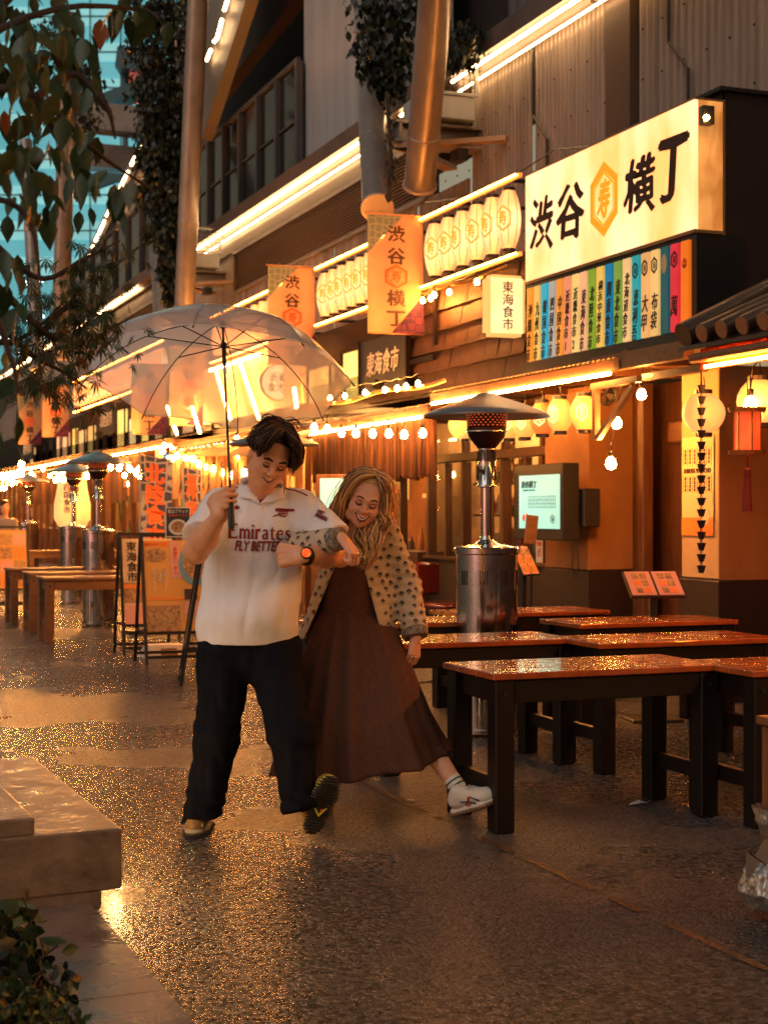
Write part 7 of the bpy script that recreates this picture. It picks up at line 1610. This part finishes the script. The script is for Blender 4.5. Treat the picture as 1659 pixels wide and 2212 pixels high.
for j in range(NV):
    for i in range(NS): sk.f.append((j * NS + i, j * NS + (i + 1) % NS, (j + 1) * NS + (i + 1) % NS, (j + 1) * NS + i)); sk.mi.append(0)
o = obj('skirt', sk, dress_m, wom, 180); so_ = o.modifiers.new('s', 'SOLIDIFY'); so_.thickness = .003
# jacket: open front shell with sleeves
Jk = Fld(); tJ, bJ = V(780, 1190, 7.03), V(752, 1382, 7.03)
Jk.cap(tJ, bJ, .150, .228, .03, flat=((0, 1, 0), .70), cut=[(V(750, 1382, 7.0), (.02, .0, -1))])
Jk.cap(V(752, 1158, 7.0), V(828, 1150, 7.02), .060, .062, .04)
iL0, iL1 = V(748, 1170, 6.9), V(655, 1385, 6.9); iR0, iR1 = V(770, 1170, 6.9), V(832, 1400, 6.9)
def wedge(P):
    def side(a, b, sgn):
        d = b - a; n_ = np.array([d[2], 0, -d[0]]) * sgn; n_ /= np.linalg.norm(n_); return (P - a) @ n_
    l = side(iL0, iL1, -1); r = side(iR0, iR1, 1); return np.maximum(np.maximum(-l, -r), P[:, 1] - .06)
cc_ = V(760, 1300, 6.95)
def w2(P):   # carve the front opening
    xl = iL0[0] + (iL1[0] - iL0[0]) * np.clip((iL0[2] - P[:, 2]) / (iL0[2] - iL1[2]), -.25, 1.2); xr = iR0[0] + (iR1[0] - iR0[0]) * np.clip((iR0[2] - P[:, 2]) / (iR0[2] - iR1[2]), -.25, 1.2)
    return np.maximum(np.maximum(xl - P[:, 0], P[:, 0] - xr) * .9, P[:, 1] - .10)
def jpost(P, d): return np.maximum(d, -w2(P))
Jk.cap(s2w + A3((-.005, 0, 0)), e2w, .062, .066, .035); vE = w2w - e2w; Jk.cap(e2w, e2w + vE * 1.1, .066, .060, .03, cut=[(e2w + vE * .84, vE)])
jn, jn2 = snoise(51), snoise(52)
zh_ = V(750, 1382, 7.0)[2]
def jd(P): return (.006 * jn(P * np.array((9, 6, 4))) + .003 * jn2(P * np.array((16, 16, 22))) + .0022 * np.sin(P[:, 2] * 150)) * np.clip((P[:, 2] - zh_) / .05, .05, 1)
def flowers(V_, F_, parent, step=.041, seed=1):
    V_ = np.asarray(V_); a, b, c = V_[F_[:, 0]], V_[F_[:, 1]], V_[F_[:, 2]]; N_ = np.cross(b - a, c - a); N_ /= np.linalg.norm(N_, axis=1)[:, None] + 1e-9; C_ = (a + c) / 2
    rg = np.random.RandomState(seed); od = rg.permutation(len(C_)); grid = {}; mb = MB(); bvh = BVHTree.FromPolygons([Vector(q) for q in V_], [tuple(int(i) for i in q) for q in F_])
    def proj(q, n_):
        h = bvh.find_nearest(Vector(q)); return h[0] + h[1] * .0012 * (1 if h[1].dot(Vector(n_)) > 0 else -1)
    for i in od:
        if N_[i, 1] > .55: continue
        q = C_[i]; key = tuple((q / step).astype(int)); ok = True
        for dx in (-1, 0, 1):
            for dy in (-1, 0, 1):
                for dz in (-1, 0, 1):
                    for w_ in grid.get((key[0] + dx, key[1] + dy, key[2] + dz), ()):
                        if ((w_ - q) ** 2).sum() < (step * .86) ** 2: ok = False
        if not ok: continue
        grid.setdefault(key, []).append(q); n_ = N_[i]; up = np.array([rg.uniform(-.3, .3), 0, 1.0]); up -= n_ * (up @ n_); up /= np.linalg.norm(up); sd_ = np.cross(up, n_); s = rg.uniform(.85, 1.15) * .0140
        for k in range(6):
            an = -1.45 + k * .58; d1 = up * math.cos(an) + sd_ * math.sin(an); d2 = np.cross(d1, n_); L1 = s * (1.15 if k in (2, 3) else .95)
            mb.add([proj(q + d1 * .15 * s, n_), proj(q + d1 * L1 * .6 + d2 * .22 * s, n_), proj(q + d1 * L1, n_), proj(q + d1 * L1 * .6 - d2 * .22 * s, n_)], [(0, 1, 2, 3)])
        mb.add([proj(q - up * s * .85 + sd_ * .1 * s, n_), proj(q - up * s * .85 - sd_ * .1 * s, n_), proj(q + up * .1 * s - sd_ * .1 * s, n_), proj(q + up * .1 * s + sd_ * .1 * s, n_)], [(0, 1, 2, 3)])
        for sg_ in (-1, 1): mb.add([proj(q - up * .6 * s, n_), proj(q - up * .45 * s + sd_ * sg_ * .5 * s, n_), proj(q - up * .2 * s + sd_ * sg_ * .55 * s, n_)], [(0, 1, 2)])
    o = obj('flower_print', mb, flo_ink, parent); o['kind'] = 'stuff'; return o
flo_ink = mat('flower_ink', (.05, .043, .04), .8)
Vj, Fj = Jk.mesh(.0055, disp=jd, post=jpost); Vj = relax(Vj, Fj, 1, .4); flowers(Vj, Fj, np_obj('jacket', Vj, Fj, [flor], wom))
J2 = Fld(); J2.cap(s1w, e1w, .055, .058, .03); vF = w1w - e1w; J2.cap(e1w, e1w + vF * 1.1, .060, .052, .03, cut=[(e1w + vF * .80, vF)])
Vj, Fj = J2.mesh(.005, disp=lambda P: .005 * jn(P * np.array((5, 8, 14)))); Vj = relax(Vj, Fj, 1, .4); flowers(Vj, Fj, np_obj('jacket_sleeve', Vj, Fj, [flor], wom), seed=2)
for a, v, r, f0, f1 in ((e1w, vF, .050, .79, 1.0), (e2w, vE, .062, .83, .99)):
    q = Fld(); q.cap(a + v * (f0 - .1), a + v * (f1 + .1), r, r * .98, .01, cut=[(a + v * f0, -v), (a + v * f1, v)]); Vc, Fc = q.mesh(.005, disp=lambda P: .004 * jn2(P * 26)); np_obj('cuff', relax(Vc, Fc, 1, .3), Fc, [cuffm], wom)
# pocket edge, rings, bracelet chain and necklace
nk = [Vector(LW(-.045, -.02, -.14)), Vector(V(752, 1143, 6.90)), Vector(V(757, 1152, 6.885)), Vector(V(770, 1154, 6.885)), Vector(V(786, 1146, 6.90))]; obj('necklace', MB().tube([Vector(q) for q in spline(nk, 14)], .0012, 5), gold, wom)
for c in ((777, 1196, 6.355), (784, 1203, 6.36), (893, 1419, 6.905)): 
    q = V(*c); obj('ring', MB().lathe([(.0085, -.002), (.0105, 0), (.0085, .002)], Vector(q), 14, Matrix.Rotation(R(70), 3, 'X') @ Matrix.Rotation(R(30), 3, 'Y')), gold, wom, 60)
# socks and shoes
Sk = Fld(); sv = a1_ - k1; Sk.cap(a1_ - sv * .10, a1_ + sv * .22, .040, .038, .02, cut=[(a1_ - sv * .06, -sv)]); Vc, Fc = Sk.mesh(.004); np_obj('sock', Vc, Fc, [mat('sock_white', (.70, .66, .58), .85, bump=(200, .4, .002))], wom)
for f in (-.01, .05): c = a1_ + sv * f; obj('sock_stripe', MB().lathe([(.0392, -.004), (.0412, -.003), (.0412, .003), (.0392, .004)], Vector(c), 20, Vector(sv).to_track_quat('Z', 'Y').to_matrix()), mat('stripe_green', (.03, .08, .06), .8) if 'stripe_green' not in MATS else MATS['stripe_green'], wom, 60)
# kicking shoe: toe to the right and a little up and forward
tv = A3((.86, -.42, .36)); tv /= np.linalg.norm(tv); upv = A3((-.30, -.10, .95)); upv -= tv * (upv @ tv); upv /= np.linalg.norm(upv); xv = np.cross(-tv, upv); Mk = np.stack([xv, -tv, upv], 1)
pk = V(1026, 1742, 6.72); T3 = shoe(wom, pk, Mk, .245, .095, (shoe_w, shoe_w, gum, None), 2)
sg = -1 if (Mk @ A3((1, 0, 0)))[1] > 0 else 1
for pts in (((.08, .030), (-.05, .058), (-.20, .030)), ((.16, .050), (.0, .040), (-.12, .022)), ((.02, .020), (-.05, .060)), ((.06, .022), (-.02, .062))):
    obj('side_stripe', MB().tube([Vector(T3(sg * (.44 if z < .045 else .40), y, z)) for y, z in pts], .0032, 6), navy if len(pts) == 3 else c_red, wom, 60)
lc = MB()
for k in range(5): lc.tube([Vector(T3(-.20, -.02 - k * .045, .092 - k * .006)), Vector(T3(.20, -.04 - k * .045, .092 - k * .006))], .0035, 5)
obj('laces', lc, mat('lace_white', (.75, .72, .68), .8), wom, 60)
shoe(wom, V(694, 1752, 7.15) * np.array((1, 1, 0)) + A3((0, 0, .01)), Rz(R(8)), .24, .092, (shoe_w, shoe_w, gum, None), 3)
# ---------------------------------------------------------------- small figures among the stalls
def small(label, px, t_, py_head, top, hairc):
    p, V = person(label, px, t_); F = Fld(); zc = CH + (HY - py_head) / FOC * t_
    head(F, A3((0, 0, zc)), Rz(R(35)) @ Rx(R(20)), 1.0); F.cap((0, .03, zc - .2), (0, .01, zc - .05), .05, .05, .02); F.cap((-.16, .03, zc - .27), (.16, .03, zc - .27), .06, .06, .04)
    for s_ in (-1, 1): F.cap((s_ * .18, .03, zc - .28), (s_ * .22, -.02, zc - .52), .045, .04, .02); F.cap((s_ * .22, -.02, zc - .52), (s_ * .12, -.25, zc - .52), .038, .028, .02); F.ell((s_ * .11, -.30, zc - .52), (.035, .05, .025), None, .01)
    for s_ in (-1, 1): F.cap((s_ * .1, .03, zc - .85), (s_ * .1, .03, .1), .08, .05, .03); F.cap((s_ * .1, .06, .05), (s_ * .1, -.12, .04), .045, .035, .02)
    a, b = F.mesh(.014); np_obj('body', a, b, [skin_m], p)
    F = Fld(); F.cap((0, .03, zc - .36), (0, .03, zc - .9), .17, .17, .04, flat=((0, 1, 0), .7)); F.cap((-.17, .03, zc - .29), (.17, .03, zc - .29), .07, .07, .05)
    for s_ in (-1, 1): F.cap((s_ * .18, .03, zc - .28), (s_ * .215, -.01, zc - .46), .06, .06, .03)
    a, b = F.mesh(.016); np_obj('shirt', a, b, [top], p); F = Fld(); F.ell((0, .02, zc + .055), (.088, .105, .085), None, .01); a, b = F.mesh(.014); np_obj('hair', a, b, [hairc], p); return p
small('cook in a grey T-shirt behind the counter at the far left edge', 12, 29, 1096, mat('grey_tshirt', (.22, .18, .15), .8), hair_m)
small('second cook in a dark shirt bent beside the far left lantern', -14, 31, 1092, mat('dark_tshirt', (.08, .05, .04), .8), hair_m)

# ================================================================ FOLIAGE
ivy_m = mat('ivy_leaf', (.012, .020, .009), .42, var=(2, .5)); ivy2 = mat('ivy_leaf_pale', (.035, .045, .014), .4, var=(2, .5)); tl_m = mat('tree_leaf', (.035, .065, .016), .38, var=(3, .4)); tl2 = mat('tree_leaf_olive', (.09, .085, .014), .4, var=(3, .4)); tl3 = mat('tree_leaf_rust', (.26, .07, .015), .45); bark = mat('bark', (.05, .03, .02), .8, bump=(30, .6, .01))
def rotrand(rg): 
    q = rg.normal(size=4); q /= np.linalg.norm(q); w, x, y, z = q; return np.array([[1 - 2 * (y * y + z * z), 2 * (x * y - z * w), 2 * (x * z + y * w)], [2 * (x * y + z * w), 1 - 2 * (x * x + z * z), 2 * (y * z - x * w)], [2 * (x * z - y * w), 2 * (y * z + x * w), 1 - 2 * (x * x + y * y)]])
LEAF = np.array([(0, 0, 0), (.30, .25, .06), (.62, .30, .02), (1.1, 0, -.10), (.62, -.30, .02), (.30, -.25, .06), (.5, 0, -.03)]); LF = [(0, 1, 6), (1, 2, 6), (2, 3, 6), (3, 4, 6), (4, 5, 6), (5, 0, 6)]
def scatter(name, pts, size, seed, mats, parent, hang=.5, w=(.8, .2), shape=LEAF, faces=LF, kind='stuff'):
    rg = np.random.RandomState(seed); n = len(pts); VV = np.empty((n, len(shape), 3)); MI = rg.choice(len(mats), n, p=w if len(mats) > 1 else None)
    for i in range(n):
        Rm = rotrand(rg); s = size * rg.uniform(.6, 1.25)
        if rg.rand() < hang: a = rg.uniform(0, 6.28); Rm = Rz(a) @ Ry(R(rg.uniform(35, 100))) @ Rx(R(rg.uniform(-40, 40)))
        VV[i] = (shape * s) @ Rm.T + pts[i]
    F = (np.array(faces)[None] + (np.arange(n) * len(shape))[:, None, None]).reshape(-1, 3)
    o = np_obj(name, VV.reshape(-1, 3), F, mats, parent, np.repeat(MI, len(faces))); o['kind'] = kind; return o
def vine(label, spine, n, rad, size, seed, group='ivy on the columns'):
    p0 = spine[0]; t = thing('climbing_ivy', label, 'ivy', p0, group=group); rg = np.random.RandomState(seed); sp = spline(spine, 24); rr = np.interp(np.linspace(0, 1, 25), np.linspace(0, 1, len(rad)), rad)
    pts = []; 
    for i in range(n):
        k = rg.uniform(0, 24); j = int(k); c = sp[j] + (sp[min(j + 1, 24)] - sp[j]) * (k - j); r = rr[j] * (1 + .35 * math.sin(j * 1.9 + seed))
        d = rg.normal(size=3); d /= np.linalg.norm(d); pts.append(c + d * np.array((1, 1, .6)) * r * rg.uniform(.35, 1) ** .5)
    o = scatter('leaves', pts, size, seed, [ivy_m, ivy2], t, .75); o.matrix_parent_inverse = Matrix.Translation(-Vector(p0))
    st = MB()
    for q in range(4): ph = q * 1.7; st.tube([Vector(c + np.array((math.sin(i * .6 + ph), math.cos(i * .5 + ph), 0)) * rr[min(i, 24)] * .4) for i, c in enumerate(sp)], .012, 5)
    o = obj('stem', st, bark, t); o.matrix_parent_inverse = Matrix.Translation(-Vector(p0)); return t
vine('thick dark ivy hanging between the two near grey columns', [PT(842, 195, 16.4), PT(828, 150, 16.5), PT(832, 80, 16.6), PT(838, -10, 16.8)], 1500, [.14, .26, .36, .38], .10, 1)
vine('ivy tuft above the white planter box right of the thick column', [PT(990, 130, 15.6), PT(985, 100, 15.6), PT(1000, 60, 15.6)], 420, [.14, .28, .20], .10, 2)
vine('tall curtain of dark ivy on the column left of the dark terrace', [PT(372, 650, 24.2), PT(368, 540, 24.3), PT(352, 420, 24.5), PT(350, 280, 24.6), PT(345, 120, 24.8), PT(350, -40, 25)], 9000, [.12, .24, .40, .42, .48, .52], .11, 3)
vine('narrow ivy strand among the far columns behind the left leaves', [PT(160, 420, 35), PT(170, 300, 35), PT(185, 170, 35), PT(100, 60, 35)], 1300, [.3, .5, .45, .6], .13, 4)
vine('thin ivy trailing down the near column below the hanging ivy', [PT(838, 430, 15.5), PT(846, 380, 15.6), PT(842, 300, 15.8), PT(836, 200, 16.2)], 160, [.03, .06, .05, .05], .05, 5)
vine('low ivy around the far planter box among the leaves', [PT(190, 690, 35.5), PT(165, 650, 35.5), PT(135, 620, 35.5)], 260, [.2, .3, .25], .13, 6)
# overhanging tree at the upper left (trunk stands outside the picture)
tr_ = thing('overhanging_tree', 'large-leaved tree whose dark branches hang into the upper left corner', 'tree', PT(-420, 1106, 3.7)); tr_.location.z = 0; inv = Matrix.Translation(-tr_.location)
def tp(name, o): o.matrix_parent_inverse = inv; return o
base = Vector(tr_.location); tp('trunk', obj('trunk', MB().tube([base, base + Vector((.02, .05, 1.2)), PT(-300, 300, 3.7), PT(-260, -400, 3.7)], [.12, .10, .08, .05], 12), bark, tr_, 60))
br = [[PT(-300, 400, 3.7), PT(-80, 120, 3.7), PT(120, 20, 3.8), PT(300, 20, 4.0), PT(345, 40, 4.0)], [PT(-290, 300, 3.7), PT(-60, 200, 3.6), PT(80, 210, 3.6), PT(210, 330, 3.7), PT(330, 410, 3.9)], [PT(-280, 500, 3.7), PT(-50, 430, 3.5), PT(60, 470, 3.5), PT(90, 620, 3.5)], [PT(-280, 600, 3.7), PT(-60, 620, 3.5), PT(20, 760, 3.5), PT(40, 850, 3.5)], [PT(-80, 120, 3.7), PT(60, -40, 3.8), PT(180, -60, 3.8), PT(260, -30, 3.9)], [PT(80, 210, 3.6), PT(160, 160, 3.7), PT(230, 230, 3.7), PT(250, 300, 3.7)]]
for b_ in br: tp('', obj('branch', MB().tube([Vector(q) for q in spline(b_, 14)], [.013 - .0007 * i for i in range(15)], 6), bark, tr_, 60))
rg = np.random.RandomState(8)
BL_ = np.array([(0, 0, 0), (.22, .22, .03), (.50, .30, .04), (.78, .20, 0), (1.15, 0, -.10), (.78, -.20, 0), (.50, -.30, .04), (.22, -.22, .03), (.25, 0, -.03), (.55, 0, -.05), (.85, 0, -.06)]); BF = [(0, 1, 8), (1, 2, 9), (1, 9, 8), (2, 3, 10), (2, 10, 9), (3, 4, 10), (4, 5, 10), (5, 6, 10), (6, 9, 10), (6, 7, 9), (7, 8, 9), (7, 0, 8)]
lmsh = {}
for mi_, m_ in enumerate((tl_m, tl2, tl3)):
    me = bpy.data.meshes.new('leaf'); me.from_pydata([tuple(q) for q in BL_], [], BF); me.materials.append(m_); me.shade_smooth(); lmsh[mi_] = me
spots = []
for (x0, x1, y0, y1, n_) in ((-40, 170, -30, 160, 70), (0, 215, 60, 330, 80), (120, 230, 20, 200, 18), (-40, 180, 300, 470, 48), (170, 300, 350, 470, 16), (-40, 60, 480, 760, 26), (-30, 50, 800, 960, 10), (300, 370, 0, 60, 6), (230, 290, -20, 40, 10)):
    for i in range(n_): spots.append((rg.uniform(x0, x1), rg.uniform(y0, y1)))
cnt = 0
for (x, y) in spots:
    # keep the openings of the teal sky
    if 185 < x < 300 and 50 < y < 235 and not (x < 215 and y < 210): continue
    if 225 < x < 330 and 225 < y < 340: continue
    t_ = rg.uniform(3.3, 4.3); mi_ = rg.choice(3, p=(.70, .29, .01)); o = bpy.data.objects.new('leaf', lmsh[mi_]); COL.objects.link(o); o.parent = tr_; o.matrix_parent_inverse = inv
    o.location = PT(x, y, t_); s = rg.uniform(.045, .085) * (t_ / 3.8); o.scale = (s, s * rg.uniform(.75, 1.1), s); o.rotation_euler = (R(rg.uniform(-55, 55)), R(rg.uniform(40, 105)), rg.uniform(0, 6.28)); cnt += 1
# finer maple in front of the far columns
mp_ = thing('maple_branches', 'fine-leaved wet maple branches at the left above the far stalls', 'tree', PT(-150, 1106, 4.6)); mp_.location.z = 0; inv2 = Matrix.Translation(-mp_.location)
lobes = []
for a in (-100, -55, -22, 0, 22, 55, 100): r_ = {0: 1.0, 22: .85, 55: .62, 100: .35}[abs(a)]; lobes.append((R(a), r_))
mv = [(0, 0, 0)]; mf = []
for a, r_ in lobes:
    i = len(mv); mv += [(math.cos(a - .16) * r_ * .5, math.sin(a - .16) * r_ * .5, .01), (math.cos(a) * r_, math.sin(a) * r_, -.05), (math.cos(a + .16) * r_ * .5, math.sin(a + .16) * r_ * .5, .01)]; mf += [(0, i, i + 1), (0, i + 1, i + 2)]
brs = [[PT(-60, 560, 4.4), PT(100, 720, 4.5), PT(170, 720, 4.6), PT(240, 620, 4.7)], [PT(-60, 640, 4.4), PT(60, 760, 4.5), PT(130, 800, 4.6), PT(190, 840, 4.7)], [PT(-60, 720, 4.4), PT(20, 740, 4.5), PT(90, 700, 4.6), PT(150, 640, 4.7)], [PT(-60, 480, 4.4), PT(80, 600, 4.5), PT(180, 560, 4.6), PT(260, 520, 4.7)], [PT(90, 720, 4.5), PT(150, 660, 4.6), PT(210, 680, 4.6), PT(250, 720, 4.7)]]
mpts = []
for b_ in brs:
    sp_ = spline(b_, 16); o = obj('branch', MB().tube([Vector(q) for q in sp_], [.012 - .0006 * i for i in range(17)], 5), bark, mp_, 60); o.matrix_parent_inverse = inv2
    for k in range(88): j = rg.randint(4, 17); mpts.append(sp_[j] + rg.normal(size=3) * np.array((.05, .06, .05)) + np.array((0, 0, -.02)))
mm = []
mml = [bpy.data.meshes.new('leaf') for _ in range(3)]
for me, m_ in zip(mml, (tl_m, tl2, tl3)): me.from_pydata(mv, [], mf); me.materials.append(m_)
for i, q in enumerate(mpts[:290]):
    o = bpy.data.objects.new('leaf', mml[rg.choice(3, p=(.66, .26, .08))]); COL.objects.link(o); o.parent = mp_; o.matrix_parent_inverse = inv2; o.location = Vector(q); s = rg.uniform(.035, .06); o.scale = (s,) * 3; o.rotation_euler = (R(rg.uniform(-50, 50)), R(rg.uniform(20, 100)), rg.uniform(0, 6.28))
o = scatter('leaves', mpts[290:], .05, 3, [tl_m, tl2], mp_, .8, shape=np.array(mv), faces=mf); o.matrix_parent_inverse = inv2
# planting bed at the lower left
def bush(label, c, n, ext_, size, seed, mats, w=(.6, .4), stems=8):
    t = thing('bed_plant', label, 'plant', (c.x, c.y, 0), group='plants in the bed'); rg = np.random.RandomState(seed); pts = []
    for i in range(n): d = rg.normal(size=3); d /= np.linalg.norm(d); r = rg.uniform(.3, 1) ** .6; pts.append(np.array((d[0] * ext_[0] * r, d[1] * ext_[1] * r, max(.02, c.z + d[2] * ext_[2] * r))))
    scatter('leaves', pts, size, seed, mats, t, .3, w); sm = MB()
    for k in range(stems): a = k * 6.28 / stems; sm.tube([(0, 0, 0), (.3 * ext_[0] * math.cos(a), .3 * ext_[1] * math.sin(a), c.z * .7), (.8 * ext_[0] * math.cos(a), .8 * ext_[1] * math.sin(a), c.z + ext_[2] * .6)], .004, 5)
    obj('stem', sm, bark, t); return t
gr1 = mat('bed_leaf', (.035, .055, .012), .5); gr2 = mat('bed_leaf_pale', (.09, .10, .02), .5)
bush('broad-leaved plant in the bed just below the concrete bench', PT(-5, 2030, 4.5), 170, (.15, .2, .13), .065, 1, [gr1, gr2])
bush('low yellow-green groundcover plant in the bottom left corner', PT(20, 2190, 4.05), 1100, (.20, .36, .07), .024, 2, [gr1, gr2])
bush('darker low plant at the left edge of the bed', PT(-60, 2120, 4.3), 420, (.30, .4, .13), .05, 3, [ivy_m, tl_m])
